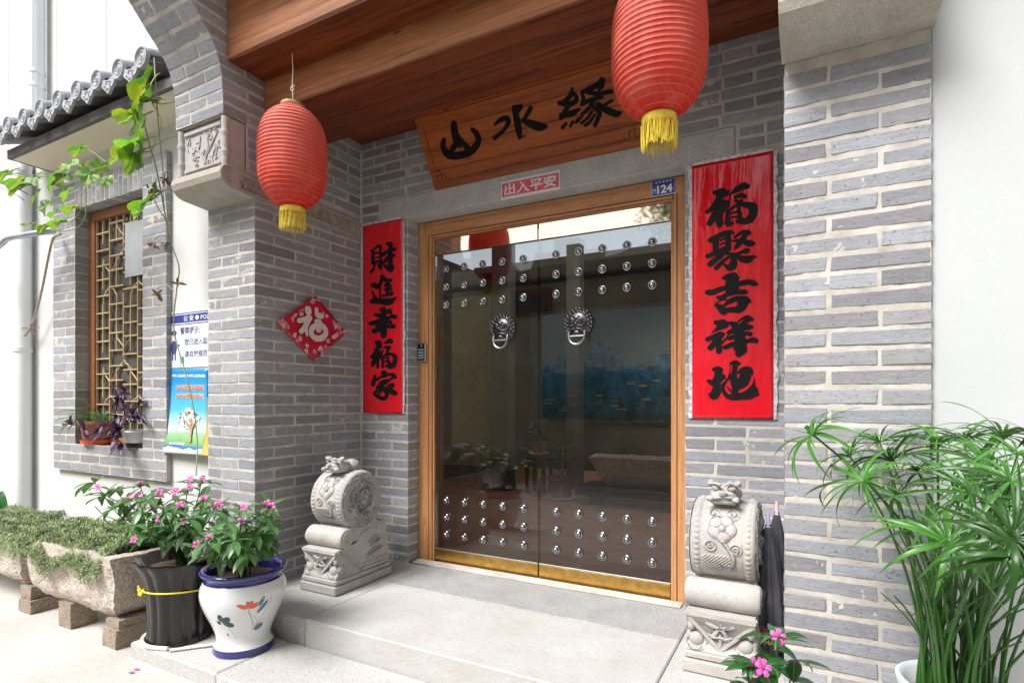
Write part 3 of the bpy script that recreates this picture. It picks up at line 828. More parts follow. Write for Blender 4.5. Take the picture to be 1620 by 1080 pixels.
plat = root('upper_step', 'upper pale granite step of big slabs in front of the glass doors', 'step', (1.3, -0.5, GZ))
SX = [-0.62, 0.568, 2.278, 3.25, 4.4]
g_ = 0.002
slab(plat, SX[0], SX[1] - g_, -0.998, 0.02, -0.16, -0.0015, MAT['granite'])
slab(plat, SX[1] + g_, SX[2] - g_, -1.0, -0.372, -0.16, 0.0, MAT['granite'])
slab(plat, SX[2] + g_, SX[3] - g_, -0.999, 0.02, -0.16, -0.001, MAT['granite'])
slab(plat, SX[3] + g_, SX[4], -0.998, 0.02, -0.16, -0.002, MAT['granite'])
slab(plat, SX[1] + g_, SX[2] - g_, -0.368, 0.36, -0.16, 0.0005, MAT['granite_rough'])
low = root('lower_step', 'lower pale granite step along the alley with a low kerb edge', 'step', (1.3, -1.2, GZ))
for i, (x0, x1) in enumerate(((-0.235, 0.452), (0.456, 1.75), (1.754, 3.0), (3.004, 4.4))):
    slab(low, x0, x1, -1.395 - 0.006 * (i % 2), -1.003, -0.30, -0.13 - 0.001 * (i % 2), MAT['granite'], 0.008)

# ------------------------------------------------------------ left pillar with flared corbel
FY = -0.853
WX0 = -0.427
lp = root('brick_pillar', 'grey brick pillar left of the doors with a carved stone corbel and flared top', 'pillar', (-0.2, -0.4, 0))
CZ = 2.243                       # underside of the capital
for n, z0, z1 in rows(0.0, CZ):
    if n % 2 == 0:
        brick(lp, WX0, -0.297 - J, FY, FY + 0.11, z0, z1)
        brick(lp, -0.297 + J, 0.0, FY, -0.721 - J, z0, z1)
        for a, b in ((-0.721, -0.429), (-0.429, -0.145), (-0.145, 0.0)):
            brick(lp, -0.12, 0.0, a + J, b - (J if b < 0 else 0.0), z0, z1)
    else:
        brick(lp, WX0, -0.145 - J, FY, FY + 0.11, z0, z1)
        brick(lp, -0.145 + J, 0.0, FY, -0.57 - J, z0, z1)
        for a, b in ((-0.57, -0.284), (-0.284, -0.006)):
            brick(lp, -0.12, 0.0, a + J, b - J, z0, z1)
sheet('mortar', (WX0, FY + 0.0018, 0), (1, 0, 0), (0, 0, 1), (0, -1, 0), -WX0 - 0.002, CZ, MAT['mortar'], lp)
sheet('mortar', (-0.0018, FY + 0.002, 0), (0, 1, 0), (0, 0, 1), (1, 0, 0), -FY, 2.95, MAT['mortar'], lp)
MB().box(WX0 + 0.004, -0.008, FY + 0.008, 0.0, 0, 3.6).build('core', MAT['core'], lp)
# flared brickwork over the carved block
FL = [(2.60, -1.035), (2.645, -1.048), (2.72, -1.050), (2.84, -1.056), (2.90, -1.068), (2.96, -1.086), (3.01, -1.113), (3.06, -1.150), (3.134, -1.218), (3.22, -1.292), (3.3, -1.37), (3.42, -1.5), (3.55, -1.66)]
def fly(z):
    for (a, ya), (b, yb) in zip(FL, FL[1:]):
        if z <= b:
            return ya + (yb - ya) * (z - a) / (b - a)
    return FL[-1][1]
def flare(p):
    # bricks are laid out with their front at y = -1.05; shift them to the curve, the back end stays
    t = max(0.0, min(1.0, (-0.70 - p.y) / 0.35))
    return Vector((p.x, p.y + (fly(p.z) + 1.05) * t, p.z))
zf = 2.647
rowz = []
n = 0
while zf < 3.45:
    rowz.append((n, zf, zf + PITCH)); zf += PITCH; n += 1
for n, z0, z1 in rowz:
    if n % 2 == 0:
        brick(lp, WX0, -0.29 - J, -1.05, -0.90, z0, z1, shape=flare)
        brick(lp, -0.29 + J, 0.0, -1.05, -0.90, z0, z1, shape=flare)
        s = [-0.90, -0.63, -0.36, -0.12, 0.0]
    else:
        brick(lp, WX0, -0.14 - J, -1.05, -0.76, z0, z1, shape=flare)
        brick(lp, -0.14 + J, 0.0, -1.05, -0.76, z0, z1, shape=flare)
        s = [-0.76, -0.49, -0.22, 0.0]
    for a, b in zip(s, s[1:]):
        brick(lp, -0.12, 0.0, a + J, b - (J if b < 0 else 0), z0, z1, shape=flare if a < -0.7 else None)
for n, z0, z1 in rows(2.372, 2.64):
    s = ([-0.90, -0.66, -0.40, -0.12, 0.0] if n % 2 else [-0.90, -0.53, -0.25, 0.0])
    for a, b in zip(s, s[1:]):
        brick(lp, -0.12, 0.0, a + J, b - (J if b < 0 else 0), z0, min(z1, 2.642))
sheet('mortar', (WX0, -1.0482, 2.648), (1, 0, 0), (0, 0, 1), (0, -1, 0), -WX0 - 0.002, 0.85, MAT['mortar'], lp, shape=flare)
sheet('mortar', (-0.0018, -1.048, 2.648), (0, 1, 0), (0, 0, 1), (1, 0, 0), 0.35, 0.85, MAT['mortar'], lp, shape=flare)
sheet('mortar', (-0.0018, -0.91, 2.36), (0, 1, 0), (0, 0, 1), (1, 0, 0), 0.2, 0.30, MAT['mortar'], lp)
sheet('mortar', (-0.0018, -0.70, 2.94), (0, 1, 0), (0, 0, 1), (1, 0, 0), 0.70, 0.55, MAT['mortar'], lp)
cz = []
for i in range(12):
    z = 2.645 + i * 0.076
    cz.append((fly(z) + 0.008, z))
MB().prism(cz + [(-0.3, cz[-1][1]), (-0.3, 2.645)], WX0 + 0.005, -0.008, 'X').build('core', MAT['core'], lp)

def capital(parent, x0, x1, flip=1):
    # scroll slab: (y, z) outline
    pr = [(FY, CZ), (-1.005, CZ + 0.012), (-1.035, CZ + 0.022), (-1.062, CZ + 0.048), (-1.073, CZ + 0.078), (-1.066, CZ + 0.108), (-1.045, CZ + 0.126), (-1.018, CZ + 0.132), (-0.2, CZ + 0.12), (-0.012, CZ + 0.112), (-0.012, CZ - 0.03), (-0.2, CZ - 0.02)]
    if x0 > 1:
        pr = pr[:8] + [(FY + 0.0, CZ + 0.13)]
    MB().prism(pr, x0 - 0.006, x1 + 0.006, 'X').jitter(0.002, 9).build('scroll_slab', MAT['cap_stone'], parent)
    return
capital(lp, WX0, 0.0)
# scroll spiral and the carved band on the inner face
m = MB()
pts = []
for i in range(70):
    a = i * 0.3; r = 0.052 - 0.0007 * i
    pts.append((0.0075, -1.022 + r * math.cos(a), 2.322 + r * math.sin(a)))
m.tube(pts, 0.0042, 5)
m.build('scroll_spiral', MAT['cap_stone'], lp, True)
m = MB()
m.tube([(0.0075, -0.96, 2.352), (0.0075, -0.03, 2.338)], 0.006, 5)
m.tube([(0.0075, -0.96, 2.262), (0.0075, -0.03, 2.238)], 0.005, 5)
m.tube([(0.0075, -0.03, 2.338), (0.0075, -0.03, 2.238)], 0.005, 5)
m.build('band_edge', MAT['cap_stone'], lp, True)
m = MB()
for i in range(520):
    y = -0.955 + 0.91 * rnd.random(); z = 2.262 + 0.075 * rnd.random() - 0.014 * (y + 0.95)
    m.obox((0.006, y, z), (1, 0, 0), (0, math.cos(i), math.sin(i)), (0, -math.sin(i), math.cos(i)), 0.004, 0.0045 + 0.003 * rnd.random(), 0.0028)
o = m.build('carved_band', MAT['cap_stone'], lp)
o['kind'] = 'stuff'
# carved block with bamboo frame
blk = MB().box(WX0 + 0.006, -0.004, -1.020, -0.91, 2.374, 2.642, 0.004)
blk.build('carved_block', MAT['carve_stone'], lp)
m = MB()
for x in (WX0 + 0.018, -0.018):
    zz = [2.374 + 0.265 * k / 20 for k in range(21)]
    m.tube([(x, -1.022, z) for z in zz], [0.021 + (0.004 if k in (5, 6, 13, 14) else 0.0) - (0.003 if k in (4, 7, 12, 15) else 0) for k in range(21)], 10)
m.build('bamboo_post', MAT['carve_stone'], lp, True)
m = MB()
m.box(WX0 + 0.05, -0.05, -1.032, -1.01, 2.392, 2.404, 0.002); m.box(WX0 + 0.05, -0.05, -1.032, -1.01, 2.602, 2.622, 0.002)
R2 = random.Random(3)
trunk = [(-0.20, 2.40), (-0.19, 2.45), (-0.165, 2.50), (-0.175, 2.55), (-0.14, 2.60)]
m.tube([(x, -1.022, z) for x, z in trunk], [0.009, 0.008, 0.007, 0.006, 0.005], 6)
m.tube([(-0.175, -1.022, 2.47), (-0.13, -1.024, 2.52), (-0.08, -1.022, 2.58)], [0.006, 0.005, 0.004], 6)
m.tube([(-0.19, -1.022, 2.44), (-0.25, -1.024, 2.50), (-0.31, -1.022, 2.53)], [0.006, 0.005, 0.004], 6)
for i in range(46):
    x = R2.uniform(-0.36, -0.06); z = R2.uniform(2.415, 2.595); a = R2.uniform(0, 3.14)
    m.obox((x, -1.022, z), (math.cos(a), 0, math.sin(a)), (0, 1, 0), (-math.sin(a), 0, math.cos(a)), R2.uniform(0.010, 0.022), 0.004, 0.0035)
m.build('tree_relief', MAT['carve_stone'], lp, False)

# ------------------------------------------------------------ right pillar
RX0, RX1 = 2.723, 3.135
rp = root('brick_pillar', 'grey brick pillar right of the doors, beside the papyrus plant', 'pillar', (2.93, -0.4, 0))
for n, z0, z1 in rows(0.0, CZ + 0.001, 0.010):
    c = 2.857 if n % 2 == 0 else 2.999
    brick(rp, RX0, c - J, FY, FY + 0.12, z0, z1, joint=0.0115)
    brick(rp, c + J, RX1, FY, FY + 0.12, z0, z1, joint=0.0115)
    for a, b in (((FY + 0.125, -0.44), (-0.44, -0.15), (-0.15, 0)) if n % 2 else ((FY + 0.125, -0.6), (-0.6, -0.3), (-0.3, 0))):
        brick(rp, RX0, RX0 + 0.11, a + J, b - (J if b < 0 else 0.002), z0, z1)
for n, z0, z1 in rows(2.372, 3.0, 0.010):
    for a, b in (((-0.79, -0.5), (-0.5, -0.22), (-0.22, 0)) if n % 2 else ((-0.79, -0.64), (-0.64, -0.35), (-0.35, 0))):
        brick(rp, RX0, RX0 + 0.11, a + J, b - (J if b < 0 else 0.002), z0, z1)
sheet('mortar', (RX0 + 0.002, FY + 0.0024, 0), (1, 0, 0), (0, 0, 1), (0, -1, 0), RX1 - RX0 - 0.004, CZ, MAT['mortar'], rp, cell=0.008, amp=0.0022)
sheet('mortar', (RX0 + 0.0015, 0.0, 0), (0, -1, 0), (0, 0, 1), (-1, 0, 0), -FY, 3.3, MAT['mortar'], rp, cell=0.02)
MB().box(RX0 + 0.006, RX1 - 0.004, FY + 0.01, 0.0, 0, 3.6).build('core', MAT['core'], rp)
capital(rp, RX0, RX1)
MB().box(RX0 + 0.002, RX1 - 0.002, -1.020, -0.8, CZ + 0.131, 2.642, 0.004).build('carved_block', MAT['carve_stone'], rp)
for n, z0, z1 in rowz:
    c = 2.857 if n % 2 == 0 else 2.999
    brick(rp, RX0, c - J, -1.05, -0.90, z0, z1, shape=flare)
    brick(rp, c + J, RX1, -1.05, -0.90, z0, z1, shape=flare)
MB().prism(cz + [(-0.3, cz[-1][1]), (-0.3, 2.645)], RX0 + 0.005, RX1 - 0.006, 'X').build('core', MAT['core'], rp)
# ------------------------------------------------------------ back wall of the porch
bw = root('brick_wall', 'dark grey brick wall of the porch around the glass doors, under the plank ceiling', 'wall', (1.3, 0.1, 0))
DX0, DX1 = 0.421, 2.2285
LZ0, LZ1 = 2.306, 2.456
for n, z0, z1 in rows(0.0, LZ0 - 0.004):
    c = 0.283 if n % 2 == 0 else 0.142
    brick(bw, 0.012, c - J, 0.0, 0.11, z0, z1)
    brick(bw, c + J, DX0, 0.0, 0.11 if n % 2 else 0.245, z0, z1)
    if n % 2: pass
for n, z0, z1 in rows(0.0, LZ0 - 0.004, 0.0245):
    c = 2.526 if n % 2 == 0 else 2.378
    brick(bw, DX1, c - J, 0.0, 0.11, z0, z1)
    brick(bw, c + J, 2.704, 0.0, 0.11, z0, z1)
for n, z0, z1 in rows(LZ0, LZ1 + 0.0):
    brick(bw, 0.012, 0.168, 0.0, 0.11, z0, z1)
    brick(bw, 2.488, 2.605, 0.0, 0.11, z0, z1)
    brick(bw, 2.605 + 2 * J, 2.704, 0.0, 0.11, z0, z1)
for n, z0, z1 in rows(LZ1 + 0.004, 2.90, 0.012):
    xs = [0.012] + ([0.12 + 0.285 * k for k in range(9)] if n % 2 else [x for k in range(6) for x in (0.215 + 0.44 * k, 0.36 + 0.44 * k)]) + [2.71]
    xs = [x for x in xs if x < 2.63] + [2.704]
    for a, b in zip(xs, xs[1:]):
        brick(bw, a + (J if a > 0.02 else 0), b - (J if b < 2.70 else 0), 0.0, 0.11, z0, z1)
sheet('mortar', (0.003, 0.0018, 0), (1, 0, 0), (0, 0, 1), (0, -1, 0), DX0 - 0.005, LZ0, MAT['mortar'], bw)
sheet('mortar', (DX1 + 0.001, 0.0018, 0), (1, 0, 0), (0, 0, 1), (0, -1, 0), 2.723 - DX1, LZ0, MAT['mortar'], bw)
sheet('mortar', (0.003, 0.0018, LZ0), (1, 0, 0), (0, 0, 1), (0, -1, 0), 2.719, 0.62, MAT['mortar'], bw, cell=0.011)
sheet('mortar', (DX0 - 0.0018, 0.003, 0), (0, 1, 0), (0, 0, 1), (1, 0, 0), 0.24, LZ0, MAT['mortar'], bw)
core = MB()
core.box(0.0, DX0 - 0.008, 0.008, 0.26, 0, 3.3); core.box(DX1 + 0.003, 2.73, 0.008, 0.26, 0, 3.3); core.box(DX0 - 0.008, DX1 + 0.003, 0.008, 0.26, LZ1, 3.3)
core.build('core', MAT['core'], bw)
# reveal bricks on the left side of the door opening show the ends of the pier bricks
for n, z0, z1 in rows(0.0, LZ0 - 0.004):
    if n % 2:
        brick(bw, DX0 - 0.10, DX0, 0.11 + 2 * J, 0.245, z0, z1)
MB().box(0.181, 2.471, -0.006, 0.25, LZ0, LZ1, 0.004).jitter(0.0015, 5).build('lintel', MAT['lintel'], bw)
# ragged cement seam where wall and right pillar meet
m = MB()
zz = [3.0 * k / 60 for k in range(61)]
m.tube([(2.714 + 0.003 * noise.noise(Vector((0, 0, z * 9))), 0.004, z) for z in zz], [0.012 + 0.004 * noise.noise(Vector((5, 0, z * 14))) for z in zz], 6)
m.build('corner_seam', MAT['mortar'], bw, True)
m = MB()
m.tube([(0.004, 0.0, z) for z in zz if z < 2.9], [0.007 + 0.003 * noise.noise(Vector((5, 0, z * 14))) for z in zz if z < 2.9], 6)
m.build('corner_seam', MAT['mortar'], bw, True)

# ------------------------------------------------------------ beams and plank ceiling
cb = root('timber_porch_ceiling', 'reddish brown timber ceiling of the porch with two beams across the front', 'ceiling', (1.36, -0.5, 2.76))
MB().box(0.004, 2.719, -1.029, -0.796, 2.945, 3.30, 0.006).build('beam', MAT['beam'], cb)
MB().box(0.003, 2.720, -0.792, -0.33, 2.764, 3.12, 0.005).build('beam', MAT['beam'], cb)
ys = [-0.326, -0.215, -0.105, 0.004]
for a, b in zip(ys, ys[1:]):
    MB().box(0.006, 2.716, a + 0.001, b - 0.001, 2.889 + 0.001 * rnd.random(), 2.925, 0.002).build('plank', MAT['plank'], cb)
for k in range(4):
    a = -0.786 + k * 0.113
    MB().box(0.008, 2.715, a, a + 0.111, 2.754 + 0.0012 * (k % 2), 2.7655, 0.002).build('plank', MAT['plank'], cb)
for k in range(2):
    a = -1.02 + k * 0.112
    MB().box(0.009, 2.714, a, a + 0.110, 2.936, 2.944, 0.002).build('plank', MAT['plank'], cb)
pr_roof = root('porch_roof', 'flat grey slab roof over the porch, above the beams, added unseen to block sky light', 'roof', (1.36, -0.5, 3.3))  # unseen slab, put in to keep sky light out of the porch
MB().box(WX0, RX1, -1.35, 0.3, 3.56, 3.70).build('roof_slab', MAT['core'], pr_roof)
MB().box(0.0, 2.723, -1.25, -1.0, 3.302, 3.56).build('front_board', MAT['beam'], pr_roof)

# ------------------------------------------------------------ white house walls
WY = -0.66
OX0, OX1, OZ0, OZ1 = -2.349, -1.409, 0.745, 2.598
ww = root('white_house_wall', 'white rendered house wall with the lattice window, left of the brick pillar', 'wall', (-2.2, WY, 0))
m = MB()
a_, b_ = -5.2, WX0
m.box(a_, OX0 - 0.02, WY, -0.25, GZ - 0.1, 3.15); m.box(OX1 + 0.02, b_, WY, -0.25, GZ - 0.1, 3.15)
m.box(OX0 - 0.02, OX1 + 0.02, WY, -0.25, GZ - 0.1, OZ0 - 0.01); m.box(OX0 - 0.02, OX1 + 0.02, WY, -0.25, OZ1 + 0.01, 3.15)
m.build('render_coat', MAT['white_wall'], ww)
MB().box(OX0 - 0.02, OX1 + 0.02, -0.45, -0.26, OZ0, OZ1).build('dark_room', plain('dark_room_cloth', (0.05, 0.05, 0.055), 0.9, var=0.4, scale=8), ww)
tall = root('tall_white_wall', 'tall white building wall with faint vertical joints rising behind the tiled eave', 'wall', (-4, 1.2, 0))
m = MB()
xs = [-14.0, -6.2, -5.0, -3.95, -3.0, -2.05, -1.2, -0.43]
for i, (a, b) in enumerate(zip(xs, xs[1:])):
    o = MB().box(a + 0.006, b - 0.006, -0.152, 0.1, 0, 11).build('wall_panel', MAT['white_wall'], tall)
MB().box(-14, -0.43, -0.14, 0.1, -0.2, 10.99).build('backing', MAT['pvc'], tall)
wr = root('white_painted_wall', 'smooth white painted wall right of the brick pillar, behind the papyrus', 'wall', (4.2, -0.6, 0))
MB().box(3.137, 7.2, -0.835, -0.4, -0.25, 4.2).build('render_coat', MAT['white_wall_r'], wr)
up = root('upper_white_wall', 'white upper house wall above the porch roof', 'wall', (1.4, 0.3, 3.7))
MB().box(-0.43, 7.2, 0.1, 0.5, 3.71, 5.2).build('render_coat', MAT['white_wall_r'], up)

# ------------------------------------------------------------ window surround
sr = root('brick_window_surround', 'grey brick surround projecting around the lattice window in the white wall', 'window surround', (-1.9, -0.7, 0.53))
SY = -0.70
SXa, SXb = -2.693, -1.118
SZa, SZb = 0.53, 2.82
PW = 0.0716
k = 0
z = SZa
srow = []
while z < SZb - 0.02:
    srow.append((k, z, min(z + PW, SZb))); z += PW; k += 1
for k, z0, z1 in srow:
    if z1 <= OZ0 + 0.005:                       # three courses below the opening
        xs = [SXa + 0.285 * i - (0.142 if k % 2 else 0) for i in range(8)]
        xs = sorted(set([SXa] + [x for x in xs if SXa + 0.05 < x < SXb - 0.05] + [SXb]))
        for a, b in zip(xs, xs[1:]):
            brick(sr, a + J, b - J, SY, SY + 0.09, z0, z1)
    else:
        top = z0 > OZ1 - 0.04
        for (a0, b0, lef) in ((SXa, OX0, 1), (OX1, SXb, 0)):
            if k % 2:
                ln = [a0, (a0 + b0) / 2 + (0.03 if lef else -0.02), b0]
            else:
                ln = [a0, b0]
            for a, b in zip(ln, ln[1:]):
                brick(sr, a + (J if a > a0 else 0.0), b - (J if b < b0 else 0.0), SY, SY + 0.11, z0, z1)
n_s = 15
for i in range(n_s):
    a = OX0 + (OX1 - OX0) * i / n_s; b = OX0 + (OX1 - OX0) * (i + 1) / n_s
    if i % 2:
        cuts = [OZ1, OZ1 + 0.12, SZb]
    else:
        cuts = [OZ1, SZb - 0.07, SZb]
    for c0, c1 in zip(cuts, cuts[1:]):
        brick(sr, a + J * .8, b - J * .8, SY, SY + 0.12, c0, c1)
ho = (OX0 - SXa, OX1 - SXa, OZ0 - SZa, OZ1 - SZa)
sheet('mortar', (SXa, SY + 0.0018, SZa), (1, 0, 0), (0, 0, 1), (0, -1, 0), SXb - SXa, SZb - SZa, MAT['mortar'], sr, hole=ho, cell=0.012)
m = MB()
m.box(SXa + .003, OX0 - 0.004, SY + 0.006, WY + 0.06, SZa + .003, SZb - .003); m.box(OX1 + 0.004, SXb - .003, SY + 0.006, WY + 0.06, SZa + .003, SZb - .003)
m.box(OX0 - 0.004, OX1 + 0.004, SY + 0.006, WY + 0.06, SZa + .003, OZ0 - 0.006); m.box(OX0 - 0.004, OX1 + 0.004, SY + 0.006, WY + 0.06, OZ1 + 0.006, SZb - .003)
m.build('core', MAT['mortar'], sr)
# window
wi = root('lattice_window', 'brown framed window with a pale carved lattice and dark curtain, white sheet in its top corner', 'window', (-1.9, -0.6, 0.745))
m = MB()
fy0, fy1 = -0.60, -0.545
x0, x1, z0, z1 = OX0 + 0.002, OX1 - 0.002, OZ0 + 0.002, OZ1 - 0.002
m.box(x0, x0 + 0.075, fy0, fy1, z0, z1, 0.004); m.box(x1 - 0.075, x1, fy0, fy1, z0, z1, 0.004)
m.box(x0 + 0.076, x1 - 0.076, fy0, fy1, z0, z0 + 0.05, 0.004); m.box(x0 + 0.076, x1 - 0.076, fy0, fy1, z1 - 0.07, z1, 0.004)
m.build('window_frame', MAT['win_wood'], wi)
gl = plain('window_glass', (0.085, 0.08, 0.075), 0.08, spec=0.6)
MB().box(x0 + 0.07, x1 - 0.07, -0.560, -0.555, z0 + 0.04, z1 - 0.06).build('pane', gl, wi)
lat = MB()
ly0, ly1 = -0.585, -0.570
wx0, wx1, wz0, wz1 = x0 + 0.077, x1 - 0.077, z0 + 0.052, z1 - 0.072
bw_ = 0.0048
def vbar(x, za, zb): lat.box(x - bw_, x + bw_, ly0, ly1, za, zb)
def hbar(z, xa, xb): lat.box(xa, xb, ly0 - 0.0015, ly1 + 0.0015, z - bw_, z + bw_)
def curve(ps): lat.tube([(x, (ly0 + ly1) / 2, z) for x, z in ps], 0.0055, 5)
vx = [wx0 + (wx1 - wx0) * i / 8 for i in range(9)]
for i, x in enumerate(vx):
    if i in (0, 8): vbar(x, wz0, wz1)
H = (wz1 - wz0)
for q in (0.0, 0.5):
    zb = wz0 + H * q
    hh = H * 0.5
    for i, x in enumerate(vx[1:-1], 1):
        if i % 2 == 0:
            vbar(x, zb + hh * 0.0, zb + hh * 1.0) if i != 4 else (vbar(x, zb, zb + hh * .3), vbar(x, zb + hh * .72, zb + hh))
        else:
            vbar(x, zb, zb + hh * 0.22); vbar(x, zb + hh * 0.36, zb + hh * 0.62); vbar(x, zb + hh * 0.78, zb + hh)
    for f in (0.0, 0.14, 0.30, 0.45, 0.58, 0.72, 0.88):
        hbar(zb + hh * f, vx[0], vx[2]) ; hbar(zb + hh * (f + 0.07), vx[2], vx[4]); hbar(zb + hh * (f + 0.03), vx[4], vx[6]); hbar(zb + hh * f, vx[6], vx[8])
    for cx_, s in ((vx[2], 1), (vx[4], 1), (vx[6], 1)):
        d = (vx[1] - vx[0])
        zc = zb + hh * (0.29 if cx_ != vx[4] else 0.6)
        curve([(cx_ - d, zc - 0.06), (cx_ - d, zc), (cx_ - d * .75, zc + 0.02), (cx_ - d * .6, zc + 0.045), (cx_ - d * .25, zc + 0.06), (cx_, zc + 0.085), (cx_ + d * .25, zc + 0.06), (cx_ + d * .6, zc + 0.045), (cx_ + d * .75, zc + 0.02), (cx_ + d, zc), (cx_ + d, zc - 0.06)])
        zc += hh * 0.27
        curve([(cx_ - d, zc + 0.07), (cx_ - d * .9, zc + 0.02), (cx_, zc - 0.05), (cx_ + d * .9, zc + 0.02), (cx_ + d, zc + 0.07)])
lat.build('lattice', MAT['lattice'], wi)
MB().box(-1.84, -1.60, -0.592, -0.590, 2.03, 2.44).build('white_sheet', plain('grey_white_sheet', (0.33, 0.35, 0.37), 0.5, var=0.1, scale=5), wi)

# ------------------------------------------------------------ tiled eave
ea = root('tiled_eave', 'grey tiled eave with round tile ends and pointed drip tiles over the lattice window', 'roof', (-1.7, -0.8, 3.0))
EX0, EX1, EY = -2.832, -0.43, -0.949
MB().box(EX0 + 0.01, EX1, EY + 0.012, WY - 0.001, 3.006, 3.03).build('soffit', MAT['soffit'], ea)
MB().box(EX0, EX1, EY, EY + 0.03, 3.003, 3.066, 0.003).build('fascia', MAT['grey_trim'], ea)
MB().box(EX0, EX0 + 0.02, EY + 0.03, -0.25, 3.003, 3.066, 0.003).build('fascia', MAT['grey_trim'], ea)
SL = 0.42                                         # roof slope
def rz(y): return 3.072 + (y - EY) * SL
MB().prism([(EY - 0.005, 3.066), (-0.153, rz(-0.153)), (-0.153, 3.03), (EY + 0.03, 3.031)], EX0, EX1, 'X').build('roof_bed', MAT['grey_trim'], ea)
for k in range(9):
    x = -0.79 - 0.2545 * k if k else -0.79
    for s in range(4):
        y0 = EY - 0.085 + s * 0.26; y1 = y0 + 0.29
        m = MB()
        zc0, zc1 = 3.180 + (y0 - EY + .085) * SL - 0.004 * s, 3.168 + (y1 - EY + .085) * SL
        prof = []
        n = 9
        ring0, ring1 = [], []
        for i in range(n):
            a = math.pi * i / (n - 1)
            ring0.append((x + 0.060 * math.cos(a), y0, zc0 + 0.060 * math.sin(a))); ring1.append((x + 0.056 * math.cos(a), y1, zc1 + 0.056 * math.sin(a)))
            ring0.append((x + 0.046 * math.cos(a), y0, zc0 + 0.046 * math.sin(a))); ring1.append((x + 0.042 * math.cos(a), y1, zc1 + 0.042 * math.sin(a)))
        vs = ring0 + ring1; o2 = len(ring0); fs = []
        for i in range(n - 1):
            a, b, c, d = 2 * i, 2 * i + 2, 2 * i + 1, 2 * i + 3
            fs += [(a, b, b + o2, a + o2), (c, c + o2, d + o2, d), (a, c, d, b), (a + o2, b + o2, d + o2, c + o2)]
        fs += [(0, o2, o2 + 1, 1), (o2 - 2, o2 - 1, 2 * o2 - 1, 2 * o2 - 2)]
        m.add(vs, fs)
        m.build('cover_tile', MAT['tile'], ea, True, 50)
    # round end disc with a raised rim
    yb = EY - 0.088
    m = MB()
    m.lathe([(0.0, -0.004), (0.012, -0.010), (0.02, -0.004), (0.030, -0.003), (0.036, -0.009), (0.043, -0.003), (0.052, -0.003), (0.056, -0.012), (0.064, -0.012), (0.065, 0.012), (0.0, 0.012)], (x, yb, 3.176), 20, 'Y', caps=False)
    m.build('round_tile_end', MAT['tile_light'], ea, True, 30)
    # stub on the second tile
    m = MB().lathe([(0.026, 0), (0.030, 0.02), (0.022, 0.04), (0.004, 0.05)], (x - 0.01, EY + 0.19, rz(EY + 0.19) + 0.15), 10, 'Z')
    m.build('ridge_knob', MAT['tile'], ea, True)
    # drip tile between the covers
    xd = x - 0.127
    if k < 8 or True:
        m = MB()
        pl = [(-0.092, 0.03), (-0.088, -0.012), (-0.062, -0.048), (-0.030, -0.070), (0, -0.098), (0.030, -0.070), (0.062, -0.048), (0.088, -0.012), (0.092, 0.03), (0.05, 0.002), (0.0, -0.010), (-0.05, 0.002)]
        m.prism([(xd + a, 3.150 + b) for a, b in pl], EY - 0.090, EY - 0.072, 'Y')
        for i in range(10):
            a = i * 0.63
            m.ball((xd + 0.038 * math.cos(a) * (0.6 + 0.4 * (i % 2)), EY - 0.091, 3.107 + 0.026 * math.sin(a)), 0.010, 0.006, 0.006, 6, 4)
        m.build('drip_tile', MAT['tile_light'], ea, False)
        m = MB()
        n = 7; vs = []; fs = []
        for (yy, zz2) in ((EY - 0.073, 3.150), (EY + 0.35, 3.150 + 0.42 * SL), (0.1, 3.15 + 1.12 * SL)):
            for i in range(n):
                t = i / (n - 1) * 2 - 1
                vs.append((xd + 0.095 * t, yy, zz2 - 0.022 + 0.045 * t * t))
        for r_ in range(2):
            for i in range(n - 1):
                a = r_ * n + i
                fs.append((a, a + 1, a + n + 1, a + n))
        base = len(vs)
        vs += [(v[0], v[1], v[2] - 0.012) for v in vs]
        fs += [tuple(base + i for i in reversed(f)) for f in fs]
        m.add(vs, fs)
        m.build('pan_tile', MAT['tile'], ea, True)

import bmesh as _bm
# ------------------------------------------------------------ text helpers
def text_data(s, bold=0.0, extr=0.0, res=3, rough=0.0, seed=0, shear=0.0):
    """a centred text mesh of height about 1 (one em), from the built-in font"""
    cu = bpy.data.curves.new('lettering', 'FONT')
    cu.body = s
    cu.align_x = 'CENTER'; cu.align_y = 'CENTER'
    cu.offset = bold
    cu.extrude = extr
    cu.resolution_u = res
    cu.shear = shear
    o = bpy.data.objects.new('lettering', cu)
    COL.objects.link(o)
    dg = bpy.context.evaluated_depsgraph_get()
    me = bpy.data.meshes.new_from_object(o.evaluated_get(dg))
    bpy.data.objects.remove(o)
    bpy.data.curves.remove(cu)
    n = len(me.vertices)
    co = np.zeros(n * 3); me.vertices.foreach_get('co', co); co = co.reshape(-1, 3)
    c = (co.min(0) + co.max(0)) / 2
    co[:, :2] -= c[:2]
    if rough:
        for i in range(n):
            v = noise.noise_vector(Vector((co[i, 0] * 3.1 + seed, co[i, 1] * 3.1, 0)))
            w = noise.noise_vector(Vector((co[i, 0] * 11 + seed, co[i, 1] * 11, 4)))
            co[i, 0] += rough * (v.x + 0.6 * w.x); co[i, 1] += rough * (v.y + 0.6 * w.y)
    me.vertices.foreach_set('co', co.ravel())
    me.update()
    return me

